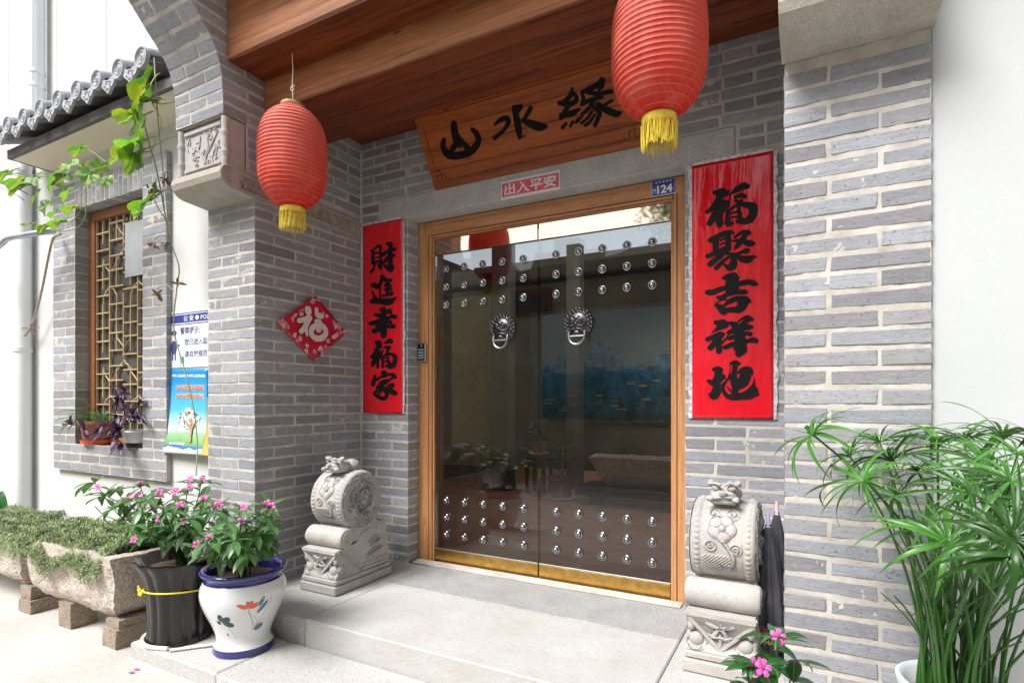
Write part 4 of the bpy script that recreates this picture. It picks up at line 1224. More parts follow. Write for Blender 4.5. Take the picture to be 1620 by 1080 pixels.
def dilated(s, w, n=10, rough=0.0, seed=0, stag=0.00012, base=0.012):
    """a glyph thickened by laying shifted copies over each other, each a hair in front of the last; returns verts (x, y, depth), faces"""
    me = text_data(s, base, 0.0, 4, rough, seed, 0.0)
    bq = _bm.new(); bq.from_mesh(me)
    _bm.ops.triangulate(bq, faces=bq.faces)
    for _k in range(2):
        le = [e for e in bq.edges if e.calc_length() > 0.12]
        _bm.ops.subdivide_edges(bq, edges=le, cuts=1)
        _bm.ops.triangulate(bq, faces=bq.faces)
    bq.to_mesh(me); bq.free()
    vs0 = [tuple(v.co) for v in me.vertices]; fs0 = [tuple(p.vertices) for p in me.polygons]
    V, F = [], []
    for k in range(n):
        a = 2 * math.pi * k / n
        b = len(V)
        V += [(x + w * math.cos(a), y + w * 0.8 * math.sin(a), k * stag) for x, y, _z in vs0]
        F += [tuple(b + i for i in f) for f in fs0]
    return V, F

def text_obj(name, s, o, right, up, sx, sy, mat, parent, bold=0.0, extr=0.0004, rough=0.0, seed=0, shear=0.0):
    me = text_data(s, bold, 0.0, 3, rough, seed, shear)
    M = frame_matrix(o, right, up)
    n = len(me.vertices)
    co = np.zeros(n * 3); me.vertices.foreach_get('co', co); co = co.reshape(-1, 3)
    co[:, 0] *= sx; co[:, 1] *= sy
    me.vertices.foreach_set('co', co.ravel()); me.update()
    me.materials.clear()
    return put(name, me, mat, parent, M)

def flat(name, poly, o, right, up, mat, parent, thick=0.0006):
    m = MB(); M = frame_matrix(o, right, up)
    n = len(poly)
    m.add([M @ Vector((a, b, 0)) for a, b in poly] + [M @ Vector((a, b, thick)) for a, b in poly],
          [tuple(range(n - 1, -1, -1)), tuple(range(n, 2 * n))] + [(i, (i + 1) % n, n + (i + 1) % n, n + i) for i in range(n)])
    return m.build(name, mat, parent)

# ------------------------------------------------------------ door frame and glass doors
dr = root('glass_entrance', 'double glass doors with rows of silver studs and lion knockers in a light wooden frame', 'door', (1.33, 0.14, 0))
FYa, FYb = 0.11, 0.235
MB().box(0.4215, 0.532, FYa, FYb, 0.001, 2.302, 0.004).build('frame_post', MAT['jamb'], dr)
MB().box(2.144, 2.2275, FYa, FYb, 0.001, 2.302, 0.004).build('frame_post', MAT['jamb'], dr)
MB().box(0.534, 2.142, FYa + 0.002, FYb, 2.192, 2.301, 0.004).build('frame_head', MAT['head'], dr)
m = MB()
m.box(0.534, 0.546, FYa + 0.012, FYb, 0.001, 2.190, 0.002)
m.build('inner_bead', MAT['jamb'], dr)
MB().box(2.130, 2.142, FYa + 0.012, FYb, 0.001, 2.190, 0.002).build('inner_bead', MAT['jamb'], dr)
MB().box(0.547, 2.129, FYa + 0.014, FYb, 2.178, 2.190, 0.002).build('inner_bead', MAT['head'], dr)
m = MB()
m.box(0.508, 0.513, FYa - 0.0015, FYa + 0.01, 0.01, 2.21); m.box(2.162, 2.167, FYa - 0.0015, FYa + 0.01, 0.01, 2.21); m.box(0.513, 2.162, FYa + 0.0005, FYa + 0.01, 2.205, 2.21)
m.build('frame_groove', MAT['engrave'], dr)

DY = 0.135
def knocker(parent, cx, cz, ysurf):
    """lion mask with a bail"""
    kn = root_part = MB()
    R3 = random.Random(9)
    m = MB()
    prof = [(0.090, 0.0), (0.088, -0.010), (0.074, -0.017), (0.060, -0.024), (0.040, -0.034), (0.018, -0.040), (0.0, -0.041)]
    m.lathe(prof, (cx, ysurf, cz), 28, 'Y', fr=lambda a, i: 1 + (0.03 * math.cos(14 * a) if i < 3 else 0), caps=False)
    for ring, (rr, n, s) in enumerate(((0.083, 22, 0.0105), (0.068, 18, 0.0105))):
        for i in range(n):
            a = 2 * math.pi * (i + 0.5 * ring) / n
            m.ball((cx + rr * math.cos(a), ysurf - 0.010 - 0.010 * ring, cz + rr * math.sin(a)), s, 0.010, s, 7, 5)
            m.ball((cx + (rr - .004) * math.cos(a + .1), ysurf - 0.017 - 0.010 * ring, cz + (rr - .004) * math.sin(a + .1)), s * .45, 0.006, s * .45, 5, 4)
    # brow, eyes, nose, cheeks, mouth, teeth
    m.ball((cx, ysurf - 0.040, cz + 0.030), 0.026, 0.012, 0.014, 12, 6)
    for s in (-1, 1):
        m.tube([(cx + s * 0.008, ysurf - 0.046, cz + 0.010), (cx + s * 0.022, ysurf - 0.048, cz + 0.022), (cx + s * 0.040, ysurf - 0.042, cz + 0.018), (cx + s * 0.052, ysurf - 0.034, cz + 0.004)], [0.006, 0.008, 0.007, 0.004], 7)
        m.ball((cx + s * 0.024, ysurf - 0.040, cz + 0.005), 0.011, 0.012, 0.009, 9, 6)
        m.tube([(cx + s * 0.010, ysurf - 0.050, cz - 0.014), (cx + s * 0.030, ysurf - 0.046, cz - 0.020), (cx + s * 0.050, ysurf - 0.036, cz - 0.010), (cx + s * 0.058, ysurf - 0.028, cz + 0.004)], [0.007, 0.009, 0.007, 0.004], 7)
        m.tube([(cx + s * 0.004, ysurf - 0.046, cz - 0.032), (cx + s * 0.026, ysurf - 0.043, cz - 0.040), (cx + s * 0.046, ysurf - 0.034, cz - 0.034), (cx + s * 0.056, ysurf - 0.026, cz - 0.020)], [0.006, 0.008, 0.007, 0.004], 7)
        m.ball((cx + s * 0.044, ysurf - 0.034, cz - 0.052), 0.010, 0.012, 0.010, 8, 5)
    m.ball((cx, ysurf - 0.050, cz - 0.006), 0.014, 0.014, 0.012, 10, 6)
    m.ball((cx, ysurf - 0.036, cz - 0.056), 0.026, 0.012, 0.012, 10, 6)
    k = m.build('lion_knocker', MAT['pewter'], parent, True, 60)
    # bail
    m = MB()
    pts = []
    for i in range(17):
        a = math.pi * i / 16
        pts.append((cx - 0.050 * math.cos(a), ysurf - 0.040 - 0.006 * math.sin(a), cz - 0.062 - 0.066 * math.sin(a) ** 0.8))
    pts = [(cx - 0.050, ysurf - 0.032, cz - 0.045)] + pts + [(cx + 0.050, ysurf - 0.032, cz - 0.045)]
    m.tube(pts, 0.0062, 8)
    m.tube([(cx - 0.046, ysurf - 0.036, cz - 0.078), (cx + 0.046, ysurf - 0.036, cz - 0.078)], 0.0045, 6)
    m.build('ring', MAT['steel'], parent, True)

def stud_mesh():
    m = MB()
    m.lathe([(0.0250, 0.0), (0.0260, -0.003), (0.0250, -0.006), (0.0215, -0.0072), (0.0185, -0.006), (0.017, -0.004)], (0, 0, 0), 20, 'Y', caps=False)
    o = m.build('stud_tmp', MAT['chrome'], None, True, 60)
    me = o.data
    bpy.data.objects.remove(o)
    m = MB()
    m.lathe([(0.0170, -0.004), (0.0165, -0.009), (0.0145, -0.014), (0.0105, -0.018), (0.0055, -0.0205), (0.0, -0.021)], (0, 0, 0), 18, 'Y', caps=False)
    o = m.build('dome_tmp', MAT['chrome'], None, True, 60)
    d = o.data
    bpy.data.objects.remove(o)
    return me, d
st_ring, st_dome = stud_mesh()
import bmesh as _bm
b_ = _bm.new(); b_.from_mesh(st_ring); b_.from_mesh(st_dome); st = bpy.data.meshes.new('stud'); b_.to_mesh(st); b_.free()
st.materials.append(MAT['chrome']); st.polygons.foreach_set('use_smooth', [True] * len(st.polygons))

def leaf_door(x0, x1, sx, kx):
    pane = MB().box(x0, x1, DY, DY + 0.012, 0.080, 2.083, 0.001).build('glass_door', MAT['glass'], dr)
    MB().box(x0, x1, DY - 0.010, DY + 0.022, 0.006, 0.086, 0.002).build('bottom_rail', MAT['brass'], pane)
    MB().box(x0, x1, DY - 0.011, DY + 0.000, 0.0865, 0.094, 0.001).build('rail_edge', MAT['steel'], pane)
    MB().box(x0, x1, DY - 0.010, DY + 0.022, 2.076, 2.174, 0.002).build('top_rail', MAT['brass_mirror'], pane)
    for z in (1.973, 1.853, 1.733, 0.417, 0.302, 0.188):
        for x in sx:
            o = bpy.data.objects.new('stud', st); COL.objects.link(o)
            o.location = (x, DY - 0.0005, z); o.parent = pane
            o.matrix_parent_inverse = Matrix.Translation(-world_loc(pane))
    knocker(pane, kx, 1.548, DY - 0.001)
    return pane
leaf_door(0.549, 1.322, (0.638, 0.782, 0.926, 1.070, 1.220), 1.076)
leaf_door(1.331, 2.127, (1.443, 1.588, 1.735, 1.881, 2.025), 1.590)
m = MB()
for z in (1.95, 1.62, 1.28, 0.5):
    m.box(0.553, 0.557, DY - 0.012, DY - 0.002, z - 0.05, z + 0.05)
m.build('hinge_strip', MAT['steel'], dr)
MB().box(0.44, 2.20, 0.02, 0.10, 0.0008, 0.010, 0.003).jitter(0.004, 7).build('worn_mortar_strip', MAT['mortar'], dr)

# keypad
kp = root('door_keypad', 'black and silver keypad lock on the left post of the door frame', 'keypad', (0.466, 0.1, 1.42))
MB().box(0.430, 0.498, 0.088, 0.108, 1.352, 1.480, 0.006).build('housing', MAT['steel'], kp)
MB().box(0.437, 0.491, 0.0855, 0.0885, 1.362, 1.474, 0.001).build('key_plate', plain('black_gloss', (0.012, 0.014, 0.02), 0.15), kp)
m = MB()
for i in range(3):
    for j in range(4):
        m.box(0.4425 + i * 0.0155, 0.4425 + i * 0.0155 + 0.0115, 0.0840, 0.0856, 1.372 + j * 0.0185, 1.372 + j * 0.0185 + 0.0125)
m.build('key', plain('grey_keys', (0.30, 0.33, 0.38), 0.4), kp)
MB().ball((0.464, 0.086, 1.460), 0.008, 0.002, 0.008, 10, 6).build('sensor', MAT['chrome'], kp, True)

# house number plate
hn = root('house_number_plate', 'small blue enamel house number plate reading 124 on the door frame', 'house number', (2.092, 0.107, 2.255))
MB().box(2.028, 2.156, 0.1045, 0.1095, 2.212, 2.297, 0.001).build('plate', MAT['white_print'], hn)
MB().box(2.0305, 2.1535, 0.1035, 0.1046, 2.2145, 2.2945).build('enamel', MAT['sign_blue'], hn)
text_obj('number', '124', (2.100, 0.1030, 2.245), (1, 0, 0), (0, 0, 1), 0.062, 0.060, MAT['white_print'], hn, bold=0.03)
text_obj('small_letters', '門', (2.043, 0.1030, 2.240), (1, 0, 0), (0, 0, 1), 0.020, 0.024, MAT['white_print'], hn)
m = MB()
for i in range(5):
    x = 2.048 + i * 0.020
    m.box(x, x + 0.012, 0.1028, 0.1034, 2.281, 2.283); m.box(x, x + 0.012, 0.1028, 0.1034, 2.286, 2.288); m.box(x + 0.005, x + 0.007, 0.1026, 0.1034, 2.279, 2.290)
m.build('small_letters', MAT['white_print'], hn)

# ------------------------------------------------------------ couplets
def couplet(x0, x1, z0, z1, chars, zc, label, group, wrk):
    rt = root('spring_couplet', label, 'couplet', ((x0 + x1) / 2, -0.012, (z0 + z1) / 2), group)
    nx, nz = 18, 70
    rr = np.random.RandomState(wrk)
    def sfc(x, z):
        t = max(0.0, (z - (z1 - 0.45)) / 0.45)
        return -0.0115 - 0.0016 * noise.noise(Vector((x * 5, wrk, z * 1.6))) - t * 0.004 * abs(noise.noise(Vector((x * 9 - z * 3, wrk, z * 3))))
    m = MB()
    for i in range(nx + 1):
        for j in range(nz + 1):
            x = x0 + (x1 - x0) * i / nx; z = z0 + (z1 - z0) * j / nz
            m.v.append((x, sfc(x, z), z))
    for i in range(nx):
        for j in range(nz):
            a = i * (nz + 1) + j
            m.f.append((a, a + nz + 1, a + nz + 2, a + 1))
    o = m.build('red_sheet', MAT['red_film'], rt, True, 80)
    sm = o.modifiers.new('thickness', 'SOLIDIFY'); sm.thickness = 0.0008; sm.offset = 0
    # clear ragged laminate edge
    m = MB()
    def rag(px_, pz_, qx, qz, n, out, seed):
        vs = []
        for i in range(n + 1):
            t = i / n
            x = px_ + (qx - px_) * t; z = pz_ + (qz - pz_) * t
            w = 0.014 + 0.010 * noise.noise(Vector((t * 21, seed, 0))) + 0.006 * rr.rand()
            d = 0.003 * rr.rand()
            vs.append((x, sfc(x, z) + 0.001, z)); vs.append((x + out[0] * w, sfc(x, z) - d + 0.002, z + out[1] * w))
        b = len(m.v)
        m.v += vs
        for i in range(n):
            m.f.append((b + 2 * i, b + 2 * i + 2, b + 2 * i + 3, b + 2 * i + 1))
    rag(x0, z0, x0, z1, 60, (-1, 0), 1.0)
    rag(x1, z1, x1, z0, 60, (1, 0), 2.0)
    rag(x0, z1, x1, z1, 24, (0, 1), 3.0)
    m.build('laminate_edge', MAT['film'], rt)
    for c, k in zip(chars * 5, range(5)):
        P, F_ = ribbon(BRUSH[c][k], lambda x_, z_, d_: (x_, sfc(x_, z_) - 0.0014 - d_, z_))
        me = bpy.data.meshes.new('character'); me.from_pydata(P, [], F_); me.update()
        put('character', me, MAT['black'], rt)
    return rt
zl = [2.085, 1.870, 1.645, 1.418, 1.195]
couplet(0.032, 0.385, 1.001, 2.310, 'L', zl, 'red couplet with five black brush characters left of the glass doors', 'red couplets beside the doors', 3)
couplet(2.266, 2.645, 1.001, 2.293, 'R', [2.075, 1.850, 1.636, 1.420, 1.195], 'red couplet with five black brush characters right of the glass doors, shiny at its top', 'red couplets beside the doors', 8)
# lintel paper
lpz = root('lintel_paper', 'small worn red and white paper strip pasted on the granite lintel', 'paper strip', (1.335, -0.008, 2.36))
MB().box(1.140, 1.530, -0.0088, -0.0075, 2.306, 2.418).build('sheet', MAT['paper'], lpz)
MB().box(1.148, 1.522, -0.0098, -0.0087, 2.322, 2.404).build('red_print', MAT['paper_red'], lpz)
text_obj('character', '出入平安', (1.335, -0.0102, 2.363), (1, 0, 0), (0, 0, 1), 0.088, 0.072, MAT['paper'], lpz, bold=0.02, rough=0.03)

# ------------------------------------------------------------ fu diamond
fu = root('fu_diamond', 'crimson diamond with a padded white character and printed flowers on the pillar side', 'door charm', (0.012, -0.44, 1.55))
Cn = Vector((0.014, -0.438, 1.548))
fr_, fu_up = Vector((0, 1, 0)), Vector((0, 0, 1))
m = MB()
N = 12
hw, hh2 = 0.288, 0.208
def dia(s, t):
    # s, t in [-1, 1] along the two diagonal sides
    a = (s + t) / 2; b = (t - s) / 2
    curl = 0.016 * max(0, b - 0.55) + 0.004 * math.sin(s * 5) * (abs(s) > .9)
    return Cn + fr_ * a * hw + fu_up * (b * hh2) + Vector((0.006 + curl * 1.6 + 0.004 * math.sin(3 * s + 2 * t), 0, -0.5 * curl))
for i in range(N + 1):
    for j in range(N + 1):
        m.v.append(tuple(dia(-1 + 2 * i / N, -1 + 2 * j / N)))
for i in range(N):
    for j in range(N):
        a = i * (N + 1) + j
        m.f.append((a, a + 1, a + N + 2, a + N + 1))
o = m.build('diamond_sheet', MAT['fu_red'], fu, True, 80)
sm = o.modifiers.new('thickness', 'SOLIDIFY'); sm.thickness = 0.003; sm.offset = -1
P, F_ = ribbon(BRUSH['F'][0], lambda y_, z_, d_: (0.027 + d_, y_, z_), 0.0006)
me = bpy.data.meshes.new('white_character'); me.from_pydata(P, [], F_); me.update()
put('white_character', me, MAT['fu_white'], fu)
P2_, F2_ = ribbon([[(a_, b_, w_ + 0.0045) for a_, b_, w_ in q] for q in BRUSH['F'][0]], lambda y_, z_, d_: (0.0235 + d_ * 0.3, y_, z_), 0.0003)
me = bpy.data.meshes.new('character_edge'); me.from_pydata(P2_, [], F2_); me.update()
put('character_edge', me, plain('dark_crimson', (0.33, 0.004, 0.03), 0.5), fu)
R5 = random.Random(2)
for mt, n_, nm in (('pink', 30, 'flower_print'), ('cream_print', 26, 'flower_print'), ('teal', 12, 'leaf_print')):
    m = MB()
    for i in range(n_):
        e = R5.choice((0, 1, 2, 3))
        t = R5.uniform(-0.95, 0.95); q = 1 - R5.uniform(0.05, 0.3)
        s_, t_ = ((t, q), (t, -q), (q, t), (-q, t))[e]
        if t_ - s_ > 1.2 and e in (0, 3) and R5.random() < 0.7: continue
        c = dia(s_, t_) + Vector((0.0035 + 0.0004 * R5.random(), 0, 0))
        np_ = 5 if mt != 'teal' else 2
        for k in range(np_):
            a = k * 2 * math.pi / np_ + R5.random()
            r_ = R5.uniform(0.007, 0.011)
            m.ball(c + Vector((0.0, r_ * math.cos(a), r_ * math.sin(a))), 0.0010, r_ * .75, r_ * .75, 6, 3)
    o = m.build(nm, MAT[mt], fu); o['kind'] = 'stuff'
MB().add([(0.03, -0.47, 1.742), (0.012, -0.40, 1.752), (0.03, -0.385, 1.725), (0.045, -0.45, 1.720)], [(0, 1, 2, 3)]).build('white_tape', MAT['paper'], fu)

# ------------------------------------------------------------ plaque
pq = root('wooden_name_plaque', 'tilted orange brown wooden plaque with three black brush characters over the doors', 'plaque', (1.35, -0.05, 2.45))
PB = Vector((0.652, -0.012, 2.452)); PU = Vector((0, -0.226, 0.385)).normalized(); PR = Vector((1, 0, 0))
PWd, PHt = 1.40, 0.445
PN = PR.cross(PU).normalized()
if PN.y > 0: PN = -PN
def pp(a, b, d=0.0):
    return PB + PR * a + PU * b + PN * d
nb = 4
for i in range(nb):
    b0, b1 = PHt * i / nb, PHt * (i + 1) / nb
    c = pp(PWd / 2, (b0 + b1) / 2, -0.015)
    m = MB().obox(c, PR, PU, PN, PWd / 2 , (b1 - b0) / 2 - 0.0006, 0.015 + 0.0006 * (i % 2), 0.002)
    m.build('plaque_board', MAT['plaque'], pq)
def on_plaque(name, mat, strokes, lift):
    """each stroke: list of (a, b, half width) in plaque coordinates"""
    out = []
    for k, s in enumerate(strokes):
        # catmull-rom
        P = [np.array(p, float) for p in s]
        P = [2 * P[0] - P[1]] + P + [2 * P[-1] - P[-2]]
        pts = []
        for i in range(1, len(P) - 2):
            for j in range(6):
                t = j / 6.0
                pts.append(0.5 * ((2 * P[i]) + (-P[i - 1] + P[i + 1]) * t + (2 * P[i - 1] - 5 * P[i] + 4 * P[i + 1] - P[i + 2]) * t * t + (-P[i - 1] + 3 * P[i] - 3 * P[i + 1] + P[i + 2]) * t ** 3))
        pts.append(P[-2])
        d = lift + 0.00025 * k
        L, Rr = [], []
        for i, p in enumerate(pts):
            q = pts[min(i + 1, len(pts) - 1)] - pts[max(i - 1, 0)]
            q = q[:2] / (np.linalg.norm(q[:2]) + 1e-9)
            nrm = np.array([-q[1], q[0]]); w = p[2] * (1 + 0.10 * noise.noise(Vector((p[0] * 60, p[1] * 60, k))))
            L.append(p[:2] + nrm * w); Rr.append(p[:2] - nrm * w)
        m = MB(); n = len(pts)
        vs = [pp(l[0], l[1], d) for l in L] + [pp(r[0], r[1], d) for r in Rr]
        fs = [(i, i + 1, n + i + 1, n + i) for i in range(n - 1)]
        for end in (0, n - 1):
            c = pts[end]; b = len(vs)
            vs += [pp(c[0] + c[2] * math.cos(a), c[1] + c[2] * math.sin(a), d + 0.0001) for a in [2 * math.pi * q / 14 for q in range(14)]]
            fs.append(tuple(range(b, b + 14)))
        out.append((vs, fs))
    m = MB()
    for vs, fs in out:
        m.add(vs, fs)
    me = bpy.data.meshes.new(name); me.from_pydata(m.v, [], m.f); me.update()
    return put(name, me, mat, pq)
CHARS = {
    'shan': [
        [(0.264, 0.340, 0.021), (0.255, 0.301, 0.026), (0.257, 0.253, 0.026), (0.265, 0.221, 0.016)],
        [(0.278, 0.261, 0.012), (0.233, 0.228, 0.018), (0.196, 0.201, 0.014)],
        [(0.278, 0.261, 0.012), (0.310, 0.200, 0.020), (0.333, 0.169, 0.014)],
        [(0.167, 0.271, 0.014), (0.147, 0.233, 0.020), (0.175, 0.184, 0.025), (0.247, 0.167, 0.022), (0.335, 0.176, 0.022), (0.398, 0.216, 0.019), (0.397, 0.259, 0.019), (0.377, 0.287, 0.013)],
    ],
    'shui': [
        [(0.673, 0.335, 0.018), (0.673, 0.286, 0.020), (0.671, 0.225, 0.022), (0.665, 0.181, 0.011)],
        [(0.671, 0.339, 0.014), (0.719, 0.336, 0.009), (0.692, 0.317, 0.012)],
        [(0.528, 0.281, 0.007), (0.570, 0.297, 0.013), (0.616, 0.296, 0.015), (0.614, 0.271, 0.015), (0.572, 0.238, 0.011), (0.508, 0.213, 0.013)],
        [(0.769, 0.314, 0.014), (0.741, 0.288, 0.012), (0.705, 0.263, 0.009)],
        [(0.706, 0.266, 0.011), (0.752, 0.238, 0.020), (0.799, 0.213, 0.023), (0.839, 0.206, 0.011)],
    ],
    'yuan': [
        [(1.027, 0.354, 0.007), (1.016, 0.326, 0.013), (0.972, 0.303, 0.013), (0.941, 0.302, 0.010)],
        [(0.941, 0.302, 0.012), (0.993, 0.284, 0.015), (1.037, 0.292, 0.013), (1.038, 0.316, 0.011), (1.016, 0.334, 0.011)],
        [(0.992, 0.280, 0.013), (0.961, 0.250, 0.015), (0.934, 0.227, 0.010)],
        [(0.937, 0.241, 0.012), (0.996, 0.237, 0.015), (1.044, 0.247, 0.010)],
        [(0.933, 0.180, 0.010), (0.959, 0.194, 0.009)],
        [(0.981, 0.178, 0.009), (1.000, 0.196, 0.008)],
        [(1.016, 0.188, 0.008), (1.034, 0.205, 0.007)],
        [(1.195, 0.349, 0.016), (1.164, 0.337, 0.014), (1.116, 0.328, 0.014), (1.074, 0.323, 0.008)],
        [(1.191, 0.355, 0.013), (1.192, 0.330, 0.011), (1.172, 0.315, 0.010)],
        [(1.076, 0.322, 0.008), (1.079, 0.291, 0.011), (1.065, 0.267, 0.010)],
        [(1.108, 0.315, 0.010), (1.163, 0.296, 0.010), (1.233, 0.290, 0.011)],
        [(1.073, 0.270, 0.011), (1.136, 0.278, 0.011), (1.182, 0.275, 0.007)],
        [(1.142, 0.277, 0.011), (1.106, 0.244, 0.011), (1.060, 0.223, 0.008)],
        [(1.124, 0.245, 0.010), (1.153, 0.208, 0.013), (1.140, 0.179, 0.012), (1.119, 0.153, 0.012)],
        [(1.114, 0.221, 0.008), (1.085, 0.196, 0.008), (1.045, 0.178, 0.007)],
        [(1.128, 0.203, 0.008), (1.093, 0.174, 0.008), (1.064, 0.163, 0.008)],
        [(1.152, 0.249, 0.011), (1.189, 0.215, 0.016), (1.242, 0.181, 0.016), (1.261, 0.181, 0.010)],
        [(1.230, 0.248, 0.008), (1.187, 0.236, 0.008)],
        [(1.059, 0.215, 0.007), (1.030, 0.192, 0.007)],
    ],
}
for k_ in ('shan', 'shui', 'yuan'):
    on_plaque('brush_character', MAT['black_matt'], CHARS[k_], 0.0018)

m = MB()
def pline(a0, b0, a1, b1, w=0.0022):
    c = pp((a0 + a1) / 2, (b0 + b1) / 2, 0.0008)
    L = math.hypot(a1 - a0, b1 - b0)
    dx, dz = (a1 - a0) / L, (b1 - b0) / L
    m.obox(c, PR * dx + PU * dz, PR * -dz + PU * dx, PN, L / 2, w, 0.0012)
i0, j0_, i1, j1_ = 0.045, 0.045, PWd - 0.045, PHt - 0.03
pline(i0 + .09, j0_, i1 - .09, j0_); pline(i0 + .09, j1_, i1 - .09, j1_); pline(i0, j0_ + .07, i0, j1_ - .05); pline(i1, j0_ + .07, i1, j1_ - .05)
for sx_, ox in ((1, i0), (-1, i1)):
    f = lambda a: ox + sx_ * a
    pline(f(0), j0_ + .07, f(.03), j0_ + .07); pline(f(.03), j0_ + .07, f(.03), j0_); pline(f(0.03), j0_ - 0.0, f(.0), j0_); pline(f(0), j0_, f(0), j0_ + .04); pline(f(0), j0_ + .04, f(.06), j0_ + .04); pline(f(.06), j0_ + .04, f(.06), j0_ + .0); pline(f(.06), j0_, f(.09), j0_); pline(f(.09), j0_, f(.09), j0_ + .02)
m.build('engraved_border', MAT['engrave'], pq)

# ------------------------------------------------------------ lanterns
def lantern(x, y, zb, label, turn):
    rt = root('paper_lantern', label, 'lantern', (x, y, zb + 0.28), 'red lanterns hanging from the beam')
    H = 0.540; Rm = 0.176
    n = 27
    prof = []
    for i in range(n * 4 + 1):
        t = i / (n * 4)
        u = abs(2 * t - 1)
        r = Rm * max(0.36, (1 - min(u, 1) ** 3.2) ** 0.5)
        f = (t * n) % 1.0
        r -= 0.0032 * math.sin(math.pi * f) ** 0.7
        prof.append((max(r, 0.05), -H / 2 + H * t))
    m = MB().lathe(prof, (0, 0, 0), 48, 'Z', caps=False, fr=lambda a, i: 1 + 0.010 * math.cos(a * 2 + turn) + 0.012 * noise.noise(Vector((math.cos(a) * 2, math.sin(a) * 2, i * 0.06 + turn))))
    me = bpy.data.meshes.new('lantern_shade'); me.from_pydata(m.v, [], m.f); me.polygons.foreach_set('use_smooth', [True] * len(me.polygons)); me.update()
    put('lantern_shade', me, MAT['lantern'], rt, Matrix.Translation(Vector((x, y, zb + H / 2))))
    m = MB()
    for k in range(1, n):
        t = k / n; u = abs(2 * t - 1)
        r = Rm * max(0.36, (1 - min(u, 1) ** 3.2) ** 0.5) + 0.0004
        pts = [(x + r * (1 + 0.010 * math.cos(a * 2 + turn)) * math.cos(a), y + r * (1 + 0.010 * math.cos(a * 2 + turn)) * math.sin(a), zb + H * t) for a in [2 * math.pi * q / 40 for q in range(41)]]
        m.tube(pts, 0.0016, 4, False)
    m.build('hoop_wire', plain('lantern_hoop', (0.62, 0.14, 0.11), 0.5), rt, True)
    MB().lathe([(0.060, 0.0), (0.062, 0.006), (0.062, 0.016), (0.050, 0.022), (0.02, 0.024)], (x, y, zb + H - 0.002), 24, 'Z', caps=False).build('top_cap', plain('brass_cap', (0.62, 0.47, 0.22), 0.35, metal=0.7), rt, True, 50)
    MB().lathe([(0.064, 0.004), (0.065, -0.004), (0.062, -0.022), (0.060, -0.024)], (x, y, zb), 24, 'Z', caps=False).build('fringe_band', MAT['gold_cloth'], rt, True, 50)
    m = MB()
    RR = random.Random(int(turn * 100))
    for k in range(110):
        a = 2 * math.pi * k / 110 + RR.uniform(-.02, .02)
        L = RR.uniform(0.080, 0.100)
        r0 = 0.062 + RR.uniform(-.002, .002)
        pts = [(x + (r0 + 0.004 * math.sin(3 * t + k)) * math.cos(a + 0.05 * t * RR.uniform(-1, 1)), y + (r0 + 0.004 * math.sin(3 * t + k)) * math.sin(a), zb - 0.018 - L * t) for t in (0, 0.35, 0.7, 1)]
        m.tube(pts, 0.0013, 4, False)
    o = m.build('fringe', MAT['gold_cloth'], rt)
    o['kind'] = 'stuff'
    m = MB()
    z0 = zb + H + 0.02
    m.tube([(x + 0.002 * math.sin(q), y, z0 + (2.936 - z0) * q / 12) for q in range(13)], 0.0028, 6)
    m.tube([(x + 0.016 * math.cos(a), y, z0 + 0.085 + 0.014 * math.sin(a)) for a in [0.3 + 5.4 * q / 12 for q in range(13)]], 0.0018, 5)
    m.ball((x, y, z0 + 0.085), 0.006, 0.006, 0.008, 6, 5)
    m.build('hanging_cord', MAT['string'], rt, True)
    return rt
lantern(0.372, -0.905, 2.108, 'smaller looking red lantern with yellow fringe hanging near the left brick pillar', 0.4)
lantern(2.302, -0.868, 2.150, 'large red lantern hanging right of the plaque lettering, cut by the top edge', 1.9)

# ------------------------------------------------------------ room behind the glass
rm = root('hallway', 'dark hallway with a glossy brown tiled floor behind the glass doors', 'room', (1.3, 2.5, 0))
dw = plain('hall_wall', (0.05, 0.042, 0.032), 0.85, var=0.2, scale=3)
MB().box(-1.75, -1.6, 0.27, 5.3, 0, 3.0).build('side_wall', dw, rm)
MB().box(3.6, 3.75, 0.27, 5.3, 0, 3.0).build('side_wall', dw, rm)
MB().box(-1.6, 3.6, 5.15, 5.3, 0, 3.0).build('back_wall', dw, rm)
MB().box(-1.75, 3.75, 0.27, 0.6, 3.001, 3.1).build('hall_ceiling', dw, rm)  # open gap added in the unseen ceiling so sky light reaches the floor
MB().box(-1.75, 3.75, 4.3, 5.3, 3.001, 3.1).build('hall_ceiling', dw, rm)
tf = NT('brown_floor_tile')
v = tf.coord('World', (1.2, 5, 1), rand=True)
c = tf.ramp(tf.noise(v, 2.2, 7, 0.65, 0.8), [(0.3, (0.42, 0.16, 0.08)), (0.55, (0.64, 0.27, 0.14)), (0.75, (0.74, 0.36, 0.20))])
tf.color(c); tf.set(rough=0.3, spec=0.5)
for i in range(9):
    for j in range(8):
        x0 = -1.6 + i * 0.6; y0 = 0.30 + j * 0.62 - (0.0)
        x1 = min(x0 + 0.597, 3.6)
        if x0 >= 3.6: continue
        MB().box(x0, x1, y0, min(y0 + 0.617, 5.15), -0.02, -0.001, 0.001).build('floor_tile', tf.m, rm)
MB().box(-1.6, 3.6, 0.262, 5.15, -0.05, -0.006).build('floor_grout', plain('grout', (0.16, 0.12, 0.09), 0.9), rm)
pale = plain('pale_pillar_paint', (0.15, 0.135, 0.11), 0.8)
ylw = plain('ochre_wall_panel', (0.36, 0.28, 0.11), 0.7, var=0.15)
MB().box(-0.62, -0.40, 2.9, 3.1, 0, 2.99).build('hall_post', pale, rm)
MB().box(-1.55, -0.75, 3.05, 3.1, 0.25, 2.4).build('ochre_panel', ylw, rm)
MB().box(0.15, 0.32, 3.4, 3.55, 0, 2.99).build('hall_post', pale, rm)

